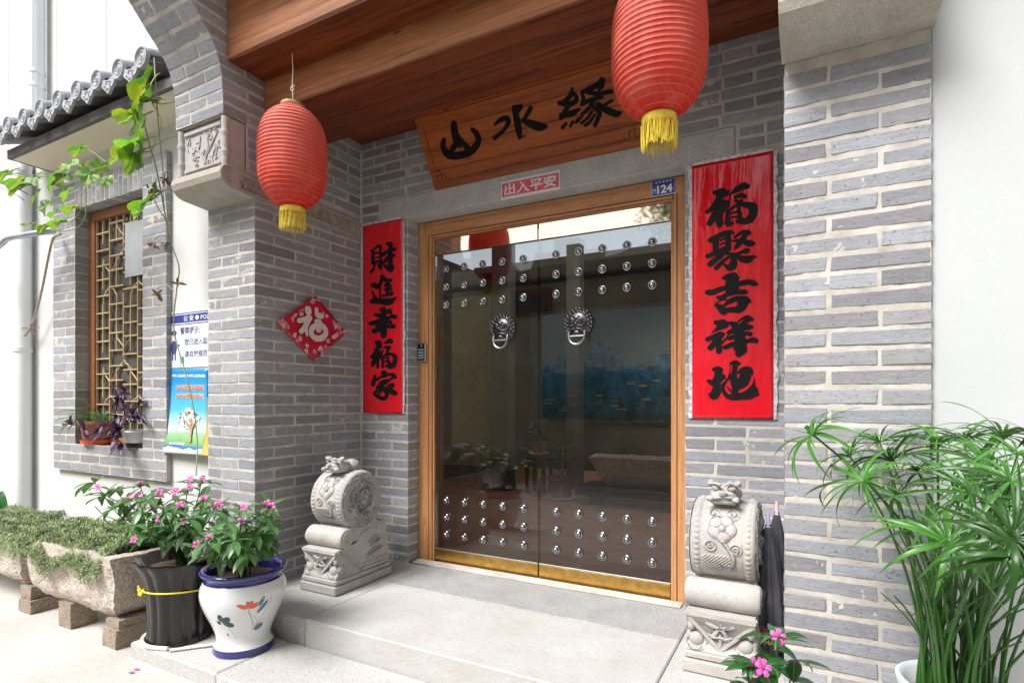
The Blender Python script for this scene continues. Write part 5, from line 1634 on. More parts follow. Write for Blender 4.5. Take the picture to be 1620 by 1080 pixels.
nt = NT('map_reflection_print')
v = nt.coord('World', (1, 1, 1), rand=False)
g2 = nt.new('ShaderNodeNewGeometry'); sx2 = nt.new('ShaderNodeSeparateXYZ'); nt.l.new(g2.outputs['Position'], sx2.inputs[0])
hgt = nt.math('ADD', sx2.outputs['Z'], nt.math('MULTIPLY', nt.noise(v, 1.4, 8, 0.62), -1.6))
cc = nt.ramp(hgt, [(0.0, (0.02, 0.035, 0.035)), (0.45, (0.014, 0.05, 0.065)), (0.80, (0.02, 0.08, 0.14)), (0.95, (0.04, 0.13, 0.20))])
rk = nt.ramp(nt.noise(nt.coord('World', (1, 1, 0.7), rand=False), 7, 9, 0.75), [(0.42, 0.35), (0.5, 1.0), (0.62, 1.9)])
cc = nt.mix(1.0, cc, rk, 'MULTIPLY')
cc = nt.mix(nt.ramp(hgt, [(0.93, 0.0), (0.99, 1.0)]), cc, (0.13, 0.155, 0.155))
nt.color(cc); nt.set(rough=0.6)
mu = root('map_reflection_panel', 'blue mountain panel with yellow labels added in the hallway in place of a reflection in the glass', 'mural', (1.0, 5.1, 1.5))  # added panel standing in for the map board's reflection in the door glass
MB().box(-1.19, 1.9, 5.10, 5.148, 0.75, 2.48).build('panel', nt.m, mu)
R9 = random.Random(4)
lab_m = plain('ochre_label', (0.25, 0.20, 0.04), 0.7)
for i in range(34):
    x = R9.uniform(-1.09, 1.7); z = R9.uniform(0.85, 1.85)
    MB().box(x, x + R9.uniform(.10, .18), 5.096, 5.0995, z, z + 0.022).build('label_strip', lab_m, mu)
bn = root('low_wooden_bench', 'low dark wooden bench behind the right glass door carrying a stone trough', 'bench', (1.4, 2.75, 0))
MB().box(0.62, 2.6, 2.5, 3.0, 0.10, 0.19, 0.008).build('bench_top', MAT['bench'], bn)
for x in (0.75, 2.4):
    MB().box(x, x + 0.12, 2.55, 2.95, 0.0, 0.099, 0.004).build('leg', MAT['bench'], bn)
def trough(parent_name, label, x0, x1, y0, y1, z0, z1, mat, loc_mat=None, taper=0.05, thick=0.06, rough=0.012, cat='stone trough', seed=0.0, group=None):
    rt = root(parent_name, label, cat, ((x0 + x1) / 2, (y0 + y1) / 2, z0), group)
    m = MB()
    nx, ny, nz = 36, 14, 12
    def skin(fx, fy, fz):
        # outside shell point; fx, fy in [0,1] around, tapered to the bottom
        tp = taper * (1 - fz)
        x = x0 + tp + (x1 - x0 - 2 * tp) * fx
        y = y0 + tp * .6 + (y1 - y0 - 1.2 * tp) * fy
        z = z0 + (z1 - z0) * fz
        rb = 0.04 * (1 - min(1, fz / 0.25)) ** 2
        x += rb * (0.5 - fx) * 2 * (abs(fx - .5) > .49); y += rb * (0.5 - fy) * 2 * (abs(fy - .5) > .49)
        return Vector((x, y, z))
    per = [(i / nx, 0) for i in range(nx)] + [(1, i / ny) for i in range(ny)] + [(1 - i / nx, 1) for i in range(nx)] + [(0, 1 - i / ny) for i in range(ny)]
    n = len(per)
    vs = []
    for k in range(nz + 1):
        for (a, b) in per:
            vs.append(skin(a, b, k / nz))
    tw = thick / (x1 - x0); th = thick / (y1 - y0)
    for (a, b) in per:
        aa = min(max(a, tw), 1 - tw); bb = min(max(b, th), 1 - th)
        vs.append(skin(aa, bb, 1.0))
    for (a, b) in per:
        aa = min(max(a, tw), 1 - tw); bb = min(max(b, th), 1 - th)
        vs.append(skin(aa, bb, 0.45))
    fs = []
    for k in range(nz + 2):
        for i in range(n):
            a = k * n + i; b2 = k * n + (i + 1) % n
            fs.append((a, b2, b2 + n, a + n))
    fs.append(tuple(range(n - 1, -1, -1)))
    fs.append(tuple(range((nz + 2) * n, (nz + 3) * n)))
    m.add(vs, fs)
    out = []
    for v in m.v:
        p = Vector(v)
        d = noise.noise_vector(p * 6 + Vector((seed, 0, 0))) * rough + noise.noise_vector(p * 22 + Vector((seed, 3, 0))) * rough * 0.55
        out.append(tuple(p + d))
    m.v = out
    m.build('trough', mat, rt, False)
    return rt
trough('stone_trough', 'long stone trough standing on a dark bench behind the right glass door', 0.74, 2.5, 2.56, 2.94, 0.192, 0.50, MAT['trough'], taper=0.16, seed=5)

# ------------------------------------------------------------ drum stones
def relief_grid(fn, nu, nv, closed_u=False):
    """fn(u, v) -> point; u, v in [0, 1]"""
    vs = [fn(i / nu, j / nv) for i in range(nu + (0 if closed_u else 1)) for j in range(nv + 1)]
    fs = []
    for i in range(nu):
        i2 = (i + 1) % nu if closed_u else i + 1
        for j in range(nv):
            fs.append((i * (nv + 1) + j, i2 * (nv + 1) + j, i2 * (nv + 1) + j + 1, i * (nv + 1) + j + 1))
    return vs, fs

def bead(d, r, h):
    return h * math.sqrt(max(0.0, 1 - (d / r) ** 2)) if d < r else 0.0

def flower_relief(x, s):
    """height of the carved flower with leaves; x across, s along the rim (up positive), metres"""
    h = 0.0
    dx, ds = x, s - 0.035
    r = math.hypot(dx, ds); a = math.atan2(ds, dx)
    R_ = 0.047 * (1 + 0.16 * abs(math.cos(2.5 * a + 0.4)))
    if r < R_:
        h = 0.0055 * (0.55 + 0.45 * math.cos(math.pi * (r / R_ - 0.62) * 1.3)) * (0.72 + 0.28 * abs(math.cos(2.5 * a + 0.4)))
        if r > R_ * 0.9: h *= 0.6
        if r < 0.013: h = 0.0065 * math.sqrt(max(0, 1 - (r / 0.014) ** 2)) + 0.002
    # curling stem
    for k in range(14):
        t = k / 13
        sx_, ss = 0.004 + 0.040 * math.sin(t * 2.6), -0.015 - 0.115 * t
        h = max(h, bead(math.hypot(x - sx_, s - ss), 0.0085, 0.0052))
    # scrolls left and right
    for (cx_, cs, rr, sg) in ((-0.045, -0.035, 0.020, 1), (0.052, -0.045, 0.020, -1), (-0.035, 0.098, 0.022, 1), (0.038, 0.098, 0.022, -1)):
        q = math.hypot(x - cx_, s - cs)
        if q < rr + 0.006:
            h = max(h, 0.004 * (0.5 + 0.5 * math.cos((q / 0.0125 - sg * math.atan2(s - cs, x - cx_) / (2 * math.pi)) * 2 * math.pi)))
    # ribbed leaves at the foot
    if s < -0.075:
        u = (x + 0.02) / 0.075; w = (s + 0.115) / 0.05
        if u * u + w * w < 1:
            h = max(h, 0.0045 * (0.45 + 0.55 * math.cos((s * 1.2 - x) * 420)) * (1 - (u * u + w * w)) ** 0.3)
    return h

def drum_stone(label, x, y_off, seed):
    """drum axis along x; local origin on the step under the drum, front towards -y"""
    rt = root('drum_stone', label, 'drum stone', (x, -0.46 + y_off, 0.0), 'carved stone drums beside the doors')
    T = Matrix.Translation(Vector((x, y_off, 0)))
    mat = MAT['carve_stone']
    W = 0.272 / 2
    # plinth
    m = MB().box(-W - .006, W + .006, -0.703, -0.225, 0.001, 0.052, 0.006).move(T).jitter(0.0025, 12, seed); m.build('plinth', mat, rt)
    m = MB().box(-W, W, -0.696, -0.232, 0.054, 0.084, 0.008).move(T).jitter(0.0025, 12, seed); m.build('plinth_step', mat, rt)
    # pedestal body: outline in y-z narrows at the waist, then a sloping side panel up to the back scroll
    pr = [(-0.686, 0.086), (-0.672, 0.112), (-0.656, 0.150), (-0.668, 0.185), (-0.694, 0.226), (-0.694, 0.243), (-0.60, 0.250), (-0.52, 0.262), (-0.47, 0.315), (-0.40, 0.325), (-0.33, 0.300), (-0.262, 0.275), (-0.250, 0.240), (-0.256, 0.20), (-0.240, 0.16), (-0.240, 0.086)]
    m = MB().prism(pr, -W + 0.008, W - 0.008, 'X').move(T).jitter(0.002, 14, seed)
    m.build('pedestal', mat, rt)
    m = MB()                                               # carving on the front and both sides
    yf = -0.680
    def bar(p, q, w, d):
        p, q = Vector(p), Vector(q); L = (q - p).length; ax = (q - p).normalized()
        nrm = Vector((0, -1, 0)) if abs(p.y - q.y) < 1e-6 or True and d == 'f' else Vector((1, 0, 0))
        nrm = {'f': Vector((0, -1, 0)), 'r': Vector((1, 0, 0)), 'l': Vector((-1, 0, 0))}[d]
        m.obox((p + q) / 2, ax, nrm.cross(ax).normalized(), nrm, L / 2, w, 0.008)
    bar((-W + .012, yf, 0.222), (0.0, yf + 0.008, 0.100), 0.0065, 'f'); bar((W - .012, yf, 0.222), (0.0, yf + 0.008, 0.100), 0.0065, 'f')
    bar((-W + .004, yf - 0.006, 0.235), (W - .004, yf - 0.006, 0.235), 0.007, 'f')
    for s in (-1, 1):
        m.ball((s * 0.092, yf + 0.016, 0.128), 0.030, 0.018, 0.030, 14, 8)
        m.tube([(s * (0.092 + 0.040 * math.cos(a)), yf + 0.010, 0.124 + 0.036 * math.sin(a)) for a in [math.pi + math.pi * q / 10 for q in range(11)]], 0.0045, 5)
        m.ball((s * 0.112, yf + 0.010, 0.185), 0.016, 0.014, 0.026, 10, 6)
        xs = s * (W - 0.008)
        dd = 'r' if s > 0 else 'l'
        bar((xs, -0.672, 0.240), (xs, -0.490, 0.100), 0.006, dd)
        bar((xs, -0.50, 0.098), (xs, -0.245, 0.098), 0.006, dd)
        for yy, zz, r_ in ((-0.640, 0.135, 0.026), (-0.575, 0.128, 0.024)):
            m.ball((xs - s * 0.006, yy, zz), 0.014, r_, r_ * 1.1, 12, 7)
            m.tube([(xs, yy + 0.034 * math.cos(a), zz + 0.034 * math.sin(a)) for a in [math.pi + math.pi * q / 10 for q in range(11)]], 0.004, 5)
        for k in range(7):                                 # lotus leaves on the side panel
            a = 0.25 + k * 0.44
            m.obox((xs, -0.375 + 0.034 * math.cos(a), 0.225 + 0.032 * math.sin(a)), (0, math.cos(a), math.sin(a)), (0, -math.sin(a), math.cos(a)), (1, 0, 0), 0.026, 0.0065, 0.006, 0.002)
        for k in range(5):
            m.tube([(xs, -0.42 + 0.018 * k + 0.040 * math.cos(a), 0.160 + 0.006 * k + 0.022 * math.sin(a)) for a in [0.4 + 2.6 * q / 8 for q in range(9)]], 0.0035, 5)
        for k in range(16):
            yy = -0.46 + 0.013 * k
            m.obox((xs, yy, 0.125 + 0.006 * (k % 3)), (0, 0.8, 0.6), (0, -0.6, 0.8), (1, 0, 0), 0.010, 0.0025, 0.005)
    for k in range(5):                                     # star leaf in the front triangle
        a = math.pi / 2 + k * 2 * math.pi / 5
        m.obox((0.030 * math.cos(a), yf + 0.004, 0.188 + 0.024 * math.sin(a)), (math.cos(a), 0, math.sin(a)), (0, 1, 0), (-math.sin(a), 0, math.cos(a)), 0.028, 0.007, 0.006, 0.002)
    m.tube([(-0.045, yf, 0.160), (-0.02, yf - 0.002, 0.150), (0, yf - .004, 0.156), (0.02, yf - .002, 0.150), (0.045, yf, 0.160)], 0.0045, 5)
    m.tube([(0, yf, 0.165), (0.002, yf + .002, 0.115)], 0.0045, 5)
    m.move(T); m.build('pedestal_carving', mat, rt, True, 40)
    # front scroll (bolster) along x and the back scroll
    def bolster(cy, cz_, r, x0, x1, name):
        m = MB()
        n = 14
        prof = [(0.0, x0), (r * 0.88, x0), (r, x0 + 0.010)] + [(r * (1.0 + 0.02 * math.sin(math.pi * q / 10)), x0 + 0.01 + (x1 - x0 - .02) * q / 10) for q in range(1, 10)] + [(r, x1 - 0.010), (r * 0.88, x1), (0.0, x1)]
        m.lathe(prof, (0, cy, cz_), 28, 'X', caps=False)
        m.jitter(0.003, 10, seed)
        m.move(T); m.build(name, mat, rt, True, 50)
        m = MB()
        for xs in (x0 - 0.001, x1 + 0.001):
            pts = [(xs, cy + (r * 0.86 - 0.0022 * q * r / 0.05) * math.cos(q * 0.42), cz_ + (r * 0.86 - 0.0022 * q * r / 0.05) * math.sin(q * 0.42)) for q in range(18 if r < .04 else 20)]
            m.tube(pts, 0.0042, 5)
        m.move(T); m.build(name + '_spiral', mat, rt, True)
    bolster(-0.612, 0.302, 0.058, -W - 0.004, W + 0.006, 'front_scroll')
    bolster(-0.312, 0.315, 0.046, -W + 0.004, W + 0.002, 'back_scroll')
    m = MB()
    pr2 = [(-0.575, 0.27), (-0.345, 0.27), (-0.33, 0.35), (-0.37, 0.39), (-0.56, 0.37)]
    m.prism(pr2, -W + 0.02, W - 0.012, 'X').jitter(0.002, 10, seed).move(T)
    m.build('drum_cradle', mat, rt)
    # drum
    CY, CZ_, RD = -0.474, 0.503, 0.170
    HW = 0.124
    def rim(u, v):
        a = -math.pi + 2 * math.pi * u
        xx = -HW + 2 * HW * v
        r = RD
        edge = max(0.0, abs(xx) - (HW - 0.014)) / 0.014
        r -= 0.010 * edge * edge
        # direction: a = 0 points to the street (-y)
        s = a * RD
        # bead rows
        if abs(abs(xx) - 0.098) < 0.012:
            ds = (s / 0.0225) % 1.0 - 0.5
            r += bead(math.hypot(abs(xx) - 0.098, ds * 0.0225), 0.0100, 0.0048)
        if abs(abs(xx) - 0.081) < 0.003: r -= 0.0028
        if abs(xx) < 0.078:
            r += 1.7 * flower_relief(xx, s - 0.04) - 0.001
            if abs(s - 0.04) > 0.14:
                r += 0.004 * noise.noise(Vector((xx * 40, s * 40, seed)))
        r += 0.0016 * noise.noise(Vector((xx * 25, s * 25, seed + 3)))
        return Vector((xx, CY - r * math.cos(a), CZ_ + r * math.sin(a)))
    vs, fs = relief_grid(rim, 330, 84, True)
    m = MB(); m.add(vs, fs); m.move(T); m.build('drum_rim', mat, rt, True, 80)
    def face(side):
        def fn(u, v):
            a = 2 * math.pi * u; r = (RD - 0.009) * v
            t = r / RD
            h = 0.0
            if t > 0.74:
                h = 0.0055 * math.sin((t + 0.028 * math.sin(a * 11 + 9 * t)) * 62) + 0.002
                if t > 0.92: h = 0.003
            elif t > 0.70: h = -0.001
            else:
                px_, pz_ = r * math.cos(a), r * math.sin(a)
                nn = noise.noise(Vector((px_ * 32, pz_ * 32, seed + side)))
                n2 = noise.noise(Vector((px_ * 70, pz_ * 70, seed + 9)))
                sw = math.sin(a * 3 + t * 16 + 3 * nn)
                h = 0.018 * max(0, sw) ** 0.6 * (0.6 + 0.4 * math.cos(t * 9)) + 0.009 * nn + 0.006 * n2 + 0.010 * max(0, 1 - t / 0.16)
                h = h - 0.004
                if t > 0.62: h = h * (0.70 - t) / 0.08 + 0.004 * (t - .62) / .08
            return Vector((side * (HW + 0.001 + h), CY + r * math.cos(a) * 1.0, CZ_ + r * math.sin(a)))
        vs, fs = relief_grid(fn, 150, 60, True)
        m = MB(); m.add(vs, fs); m.move(T); m.build('drum_face', mat, rt, True, 80)
    face(1); face(-1)
    # dragon coiled in the medallion, and the dark paint left in the grooves
    for side in (1, -1):
        xs = side * (HW + 0.004)
        m = MB()
        P = []
        for q in range(46):
            a = q * 0.235 + 0.6; r = 0.094 - 0.0013 * q + 0.010 * math.sin(q * 0.9)
            P.append((xs + side * 0.004 * math.sin(q * 0.5), CY + r * math.cos(a), CZ_ + r * math.sin(a)))
        m.tube(P, [0.0125 - 0.00010 * q + 0.002 * math.sin(q * 2.1) for q in range(46)], 8)
        m.ball((xs + side * 0.006, CY, CZ_), 0.012, 0.016, 0.016, 12, 8)
        for q in range(9):
            a = q * 0.7; r = 0.062 + 0.02 * (q % 3)
            c0 = Vector((xs, CY + r * math.cos(a), CZ_ + r * math.sin(a)))
            m.tube([c0, c0 + Vector((side * .004, 0.020 * math.cos(a + 1), 0.020 * math.sin(a + 1))), c0 + Vector((0, 0.030 * math.cos(a + 1.9), 0.030 * math.sin(a + 1.9)))], [0.008, 0.006, 0.003], 6)
            m.ball(c0 + Vector((0, 0.012 * math.cos(a), 0.012 * math.sin(a))), 0.008, 0.010, 0.010, 7, 5)
        m.jitter(0.003, 40, seed).move(T); m.build('dragon_relief', MAT['patina_stone'], rt, True, 70)
    def on_rim(x, s):
        a = s / RD; r = RD + 0.0018 + 1.7 * flower_relief(x, s - 0.04)
        return (x, CY - r * math.cos(a), CZ_ + r * math.sin(a))
    gr = MB()
    F0 = 0.075
    pet = [((0.047 * (1 + 0.16 * abs(math.cos(2.5 * a + 0.4))) + 0.001) * math.cos(a), F0 + (0.047 * (1 + 0.16 * abs(math.cos(2.5 * a + 0.4))) + 0.001) * math.sin(a)) for a in [2 * math.pi * q / 60 for q in range(61)]]
    lines = [pet, [(0.014 * math.cos(a), F0 + 0.014 * math.sin(a)) for a in [2 * math.pi * q / 16 for q in range(17)]]]
    for k in range(5):
        a = k * 2 * math.pi / 5 + 0.47
        lines.append([(0.018 * math.cos(a), F0 + 0.018 * math.sin(a)), (0.045 * math.cos(a + .1), F0 + 0.045 * math.sin(a + .1))])
    for off in (-0.007, 0.008):
        lines.append([(0.004 + off + 0.040 * math.sin(q / 13 * 2.6), 0.025 - 0.115 * q / 13) for q in range(14)])
    for (cx_, cs, sg, rr) in ((-0.045, 0.005, 1, 0.021), (0.052, -0.005, -1, 0.021), (-0.035, 0.138, 1, 0.022), (0.038, 0.138, -1, 0.022)):
        lines.append([(cx_ + sg * (rr - 0.0012 * q) * math.cos(q * 0.5), cs + (rr - 0.0012 * q) * math.sin(q * 0.5)) for q in range(15)])
    for k in range(8):
        lines.append([(-0.062 + 0.013 * k, -0.050 - 0.004 * k), (-0.040 + 0.013 * k, -0.075), (-0.030 + 0.012 * k, -0.100)])
    for ln in lines:
        gr.tube([on_rim(x, s) for x, s in ln], 0.0015, 4, False)
    gr.move(T); gr.build('painted_groove', MAT['groove'], rt)['kind'] = 'stuff'
    gr = MB()
    for s in (-1, 1):
        gr.tube([(s * 0.095 + 0.026 * math.cos(a), -0.691, 0.112 + 0.020 * math.sin(a)) for a in [math.pi + math.pi * q / 8 for q in range(9)]], 0.002, 4, False)
        xs = s * (W - 0.0005)
        for k in range(9):
            a = 0.2 + k * 0.36
            gr.tube([(xs, -0.375 + 0.014 * math.cos(a), 0.225 + 0.013 * math.sin(a)), (xs, -0.375 + 0.050 * math.cos(a + .12), 0.225 + 0.046 * math.sin(a + .12))], 0.0018, 4, False)
        for k in range(6):
            gr.tube([(xs, -0.42 + 0.020 * k + 0.030 * math.cos(a), 0.150 + 0.006 * k + 0.018 * math.sin(a)) for a in [0.4 + 2.6 * q / 8 for q in range(9)]], 0.0018, 4, False)
        gr.tube([(xs, -0.676, 0.246), (xs, -0.486, 0.094)], 0.002, 4, False)
    for k in range(5):
        a = math.pi / 2 + k * 2 * math.pi / 5 + 0.2
        gr.tube([(0.010 * math.cos(a), -0.688, 0.188 + 0.01 * math.sin(a)), (0.040 * math.cos(a), -0.686, 0.188 + 0.036 * math.sin(a))], 0.0016, 4, False)
    gr.move(T); gr.build('painted_groove', MAT['groove'], rt)['kind'] = 'stuff'
    # crouching lion head on top
    m = MB()
    m.box(-0.052, 0.052, -0.602, -0.470, 0.668, 0.692, 0.010)
    m.ball((0, -0.535, 0.705), 0.062, 0.062, 0.040, 26, 16)
    m.ball((0, -0.445, 0.695), 0.058, 0.070, 0.040, 24, 14)
    m.ball((0, -0.590, 0.705), 0.046, 0.022, 0.022, 18, 10)
    m.ball((0, -0.612, 0.715), 0.018, 0.010, 0.012, 10, 8)
    for s in (-1, 1):
        m.ball((s * 0.030, -0.588, 0.735), 0.016, 0.013, 0.012, 10, 8)
        m.ball((s * 0.052, -0.560, 0.748), 0.016, 0.018, 0.014, 10, 8)
        m.ball((s * 0.050, -0.600, 0.690), 0.016, 0.018, 0.014, 10, 8)
        m.tube([(s * 0.008, -0.606, 0.748), (s * 0.028, -0.602, 0.756), (s * 0.050, -0.590, 0.745)], [0.006, 0.008, 0.005], 6)
        m.tube([(s * 0.006, -0.612, 0.700), (s * 0.030, -0.608, 0.696), (s * 0.046, -0.590, 0.706)], [0.005, 0.006, 0.004], 6)
    m.v = [tuple(Vector(v) + noise.noise_vector(Vector(v) * 45 + Vector((seed, 0, 0))) * 0.007) for v in m.v]
    m.move(T); m.build('lion_head', mat, rt, True, 60)
    return rt
drum_stone('carved stone drum with dragon medallion facing the doorway, left of the doors', 0.333, 0.0, 1.0)
drum_stone('carved stone drum with a flower on its rim, right of the doors beside the umbrellas', 2.487, 0.045, 6.0)

# ------------------------------------------------------------ umbrellas
def umbrella(label, x, y, lean, h, cap, zcap, text=False):
    rt = root('closed_umbrella', label, 'umbrella', (x, y, 0), 'closed umbrellas in the corner')
    A = Vector((x, y, 0.002)); d = Vector((lean[0], lean[1], 1)).normalized()
    n = 40
    prof = [(0.010, h), (0.014, h - 0.02), (0.030, h - 0.10), (0.046, h - 0.22), (0.055, h - 0.34), (0.058, h - 0.46), (0.053, h * 0.22), (0.038, 0.06), (0.02, 0.03)]
    m = MB()
    vs = []
    for i, (r, z) in enumerate(prof):
        for k in range(n):
            a = 2 * math.pi * k / n
            rr = r * (1 + 0.16 * math.sin(8 * a + z * 3) * min(1, (h - z) * 5))
            vs.append(A + d * z + Vector((rr * math.cos(a), rr * math.sin(a) * 0.8, 0)))
    fs = [(i * n + k, i * n + (k + 1) % n, (i + 1) * n + (k + 1) % n, (i + 1) * n + k) for i in range(len(prof) - 1) for k in range(n)]
    m.add(vs, fs); m.build('canopy', MAT['umbrella'], rt, True, 80)
    m = MB()
    m.tube([A + d * 0.0, A + d * (h + 0.01)], 0.006, 8)
    m.build('shaft', MAT['steel'], rt, True)
    m = MB()
    m.tube([A + d * (h - 0.012), A + d * (h - 0.004), A + d * (h + zcap)], [0.0125, 0.009, 0.0075], 10)
    m.build('tip_cap', cap, rt, True)
    m = MB()
    m.tube([A + d * (h * 0.55) + Vector((-0.012, -0.054, 0.0)), A + d * (h * 0.30) + Vector((-0.036, -0.046, 0.0))], 0.009, 6)
    m.build('closing_strap', MAT['umbrella'], rt, True)
    if text:
        o = A + d * (h * 0.265) + Vector((0.012, -0.060, 0))
        text_obj('lettering', 'ROSE', o, (1, 0.05, 0), d, 0.033, 0.042, plain('pink_ink', (0.62, 0.16, 0.27), 0.5), rt, bold=0.05)
        text_obj('lettering', 'ROSE', o + Vector((0, -0.0012, 0)), (1, 0.05, 0), d, 0.033, 0.042, MAT['black'], rt, bold=0.0)
        text_obj('lettering', 'MAN', o + Vector((0.004, -0.001, -0.045)), (1, 0.05, 0), d, 0.028, 0.026, plain('ochre_ink', (0.50, 0.30, 0.10), 0.5), rt, bold=0.03)
umbrella('nearer closed black umbrella with lilac tip and pink lettering beside the right stone drum', 2.652, -0.42, (-0.010, 0.012), 0.575, MAT['lilac'], 0.045, True)
umbrella('farther closed black umbrella with pale pink tip leaning in the corner', 2.665, -0.26, (0.01, 0.02), 0.60, MAT['pinkcap'], 0.045)

# ------------------------------------------------------------ buildings across the alley (seen in the door glass)
ac = root('beige_house', 'beige rendered house across the alley with a barred window and broken roofline', 'house', (-1, -6.6, 0))
m = MB()
AY = -6.5
pts = [(-12, GZ - .1), (9, GZ - .1), (9, 3.95), (0.9, 3.90), (0.2, 3.82), (-0.3, 3.70), (-0.55, 3.68), (-0.6, 3.85), (-0.95, 3.86), (-1.0, 4.10), (-1.5, 4.12), (-1.52, 3.88), (-1.9, 3.92), (-2.0, 3.62), (-2.3, 3.60), (-2.6, 3.95), (-4.2, 4.05), (-5, 4.2), (-12, 4.2)]
m.prism([(a, b) for a, b in pts], AY - 0.25, AY, 'Y')
m.build('front_wall', MAT['beige_wall'], ac)
MB().box(-8, 6, AY + 0.001, AY + 0.12, 3.32, 3.40).build('ledge', MAT['grey_trim'], ac)
w_ = MB().box(-2.40, -1.56, AY + 0.001, AY + 0.06, 2.70, 3.22).build('window', MAT['win_wood'], ac)
MB().box(-2.34, -1.62, AY + 0.061, AY + 0.065, 2.76, 3.16).build('pane', gl, ac)
m = MB()
for i in range(6):
    m.box(-2.30 + i * 0.13, -2.285 + i * 0.13, AY + 0.07, AY + 0.085, 2.76, 3.16)
m.build('window_bar', MAT['grey_trim'], ac)
# painted tourist map board
nt = NT('map_print')
v = nt.coord('World', (1, 1, 1), rand=False)
g2 = nt.new('ShaderNodeNewGeometry'); sx2 = nt.new('ShaderNodeSeparateXYZ'); nt.l.new(g2.outputs['Position'], sx2.inputs[0])
hgt = nt.math('ADD', sx2.outputs['Z'], nt.math('MULTIPLY', nt.noise(v, 1.7, 6, 0.6), -1.3))
cc = nt.ramp(hgt, [(0.0, (0.08, 0.14, 0.15)), (0.55, (0.05, 0.22, 0.34)), (0.95, (0.12, 0.36, 0.60))])
cc = nt.mix(nt.ramp(hgt, [(0.96, 0.0), (1.0, 1.0)]), cc, (0.62, 0.70, 0.72))
nt.color(cc); nt.set(rough=0.4)
bd = root('map_board', 'big blue mountain map board on the beige house, mirrored in the door glass', 'board', (0.4, -6.4, 0.9))
MB().box(-1.72, 3.2, AY + 0.01, AY + 0.06, 0.75, 2.70).build('board', nt.m, bd)
m = MB()
R9 = random.Random(4)
for i in range(38):
    x = R9.uniform(-1.4, 3.0); z = R9.uniform(0.9, 2.35)
    m.box(x, x + R9.uniform(.1, .22), AY + 0.061, AY + 0.064, z, z + 0.035)
m.build('label_strip', plain('yellow_strip', (0.75, 0.62, 0.12), 0.6), bd)
rw = root('alley_side_wall', 'tall pale house wall far along the alley', 'wall', (11, -3, 0))
MB().box(9.0, 9.3, -6.5, -0.8, GZ - .1, 5.0).build('wall', MAT['beige_wall'], rw)
lw = root('alley_side_wall', 'pale house wall closing the alley on the left', 'wall', (-12, -3, 0))
MB().box(-12.3, -12.0, -6.5, -0.8, GZ - .1, 5.0).build('wall', MAT['beige_wall'], lw)

# ------------------------------------------------------------ leaves and plants
def leaf_mesh(name, L, W, mat, bend=0.35, fold=0.25, n=7, shape='ellipse', twist=0.0, seed=0):
    """leaf along +x from the origin, upper side +z"""
    vs, fs = [], []
    for i in range(n + 1):
        t = i / n
        if shape == 'ellipse': w = W * (math.sin(math.pi * min(1, 0.04 + t * 0.98)) ** 0.75) * (1.0 - 0.15 * t)
        elif shape == 'strap': w = W * min(1.0, 0.45 + t * 2.2) * (1 - t ** 3.0)
        else: w = W * (1 - t) ** 0.8
        w = max(w, W * 0.02)
        a = bend * t
        # curved spine
        x = L * (math.sin(bend * t) / bend if abs(bend) > 1e-4 else t)
        z = -L * ((1 - math.cos(bend * t)) / bend if abs(bend) > 1e-4 else 0)
        wob = 0.04 * W * math.sin(t * 9 + seed)
        tw = twist * t
        for s in (-1, 0, 1):
            y = s * w; zz = abs(s) * w * fold + (wob if s else 0)
            y2 = y * math.cos(tw) - zz * math.sin(tw); z2 = y * math.sin(tw) + zz * math.cos(tw)
            vs.append((x + z2 * math.sin(a), y2, z + z2 * math.cos(a)))
    for i in range(n):
        for j in range(2):
            a = i * 3 + j
            fs.append((a, a + 3, a + 4, a + 1))
    me = bpy.data.meshes.new(name)
    me.from_pydata(vs, [], fs)
    me.polygons.foreach_set('use_smooth', [True] * len(fs))
    me.materials.append(mat)
    me.update()
    return me

def place(name, me, p, d, up=(0, 0, 1), s=1.0, parent=None):
    d = Vector(d).normalized(); up = Vector(up)
    y = up.cross(d)
    if y.length < 1e-4: y = Vector((0, 1, 0)).cross(d)
    y.normalize(); z = d.cross(y)
    M = Matrix(((d.x * s, y.x * s, z.x * s, p[0]), (d.y * s, y.y * s, z.y * s, p[1]), (d.z * s, y.z * s, z.z * s, p[2]), (0, 0, 0, 1)))
    o = bpy.data.objects.new(name, me)
    COL.objects.link(o)
    loc, q, sc = M.decompose()
    o.location = loc; o.rotation_euler = q.to_euler(); o.scale = sc
    if parent is not None:
        o.parent = parent; o.matrix_parent_inverse = Matrix.Translation(-world_loc(parent))
    return o

def flower_mesh(R_=0.017):
    m = MB()
    for k in range(5):
        a = 2 * math.pi * k / 5
        c, s = math.cos(a), math.sin(a)
        loc = [(0.003, 0, 0.0), (R_ * .5, -R_ * .30, 0.0020), (R_ * 0.92, -R_ * .36, 0.0012), (R_ * 1.08, -0.04 * R_, 0.0), (R_ * 0.95, R_ * .30, 0.0012), (R_ * .5, R_ * .30, 0.0020), (R_ * .6, 0, 0.0032)]
        vs = [(x * c - y * s, x * s + y * c, z) for x, y, z in loc]
        m.add(vs, [(0, 1, 6), (1, 2, 6), (2, 3, 6), (3, 4, 6), (4, 5, 6), (5, 0, 6)])
    me = bpy.data.meshes.new('flower'); me.from_pydata(m.v, [], m.f)
    me.materials.append(MAT['petal']); me.materials.append(MAT['petal_eye'])
    e = MB().lathe([(0.0042, 0.001), (0.003, 0.003), (0.0008, 0.0035)], (0, 0, 0), 8)
    n0 = len(m.f)
    m.add(e.v, e.f)
    me2 = bpy.data.meshes.new('flower'); me2.from_pydata(m.v, [], m.f)
    me2.materials.append(MAT['petal']); me2.materials.append(MAT['petal_eye'])
    me2.polygons.foreach_set('material_index', [0] * n0 + [1] * (len(m.f) - n0))
    me2.update()
    return me2
FLOWER = flower_mesh(0.0195)

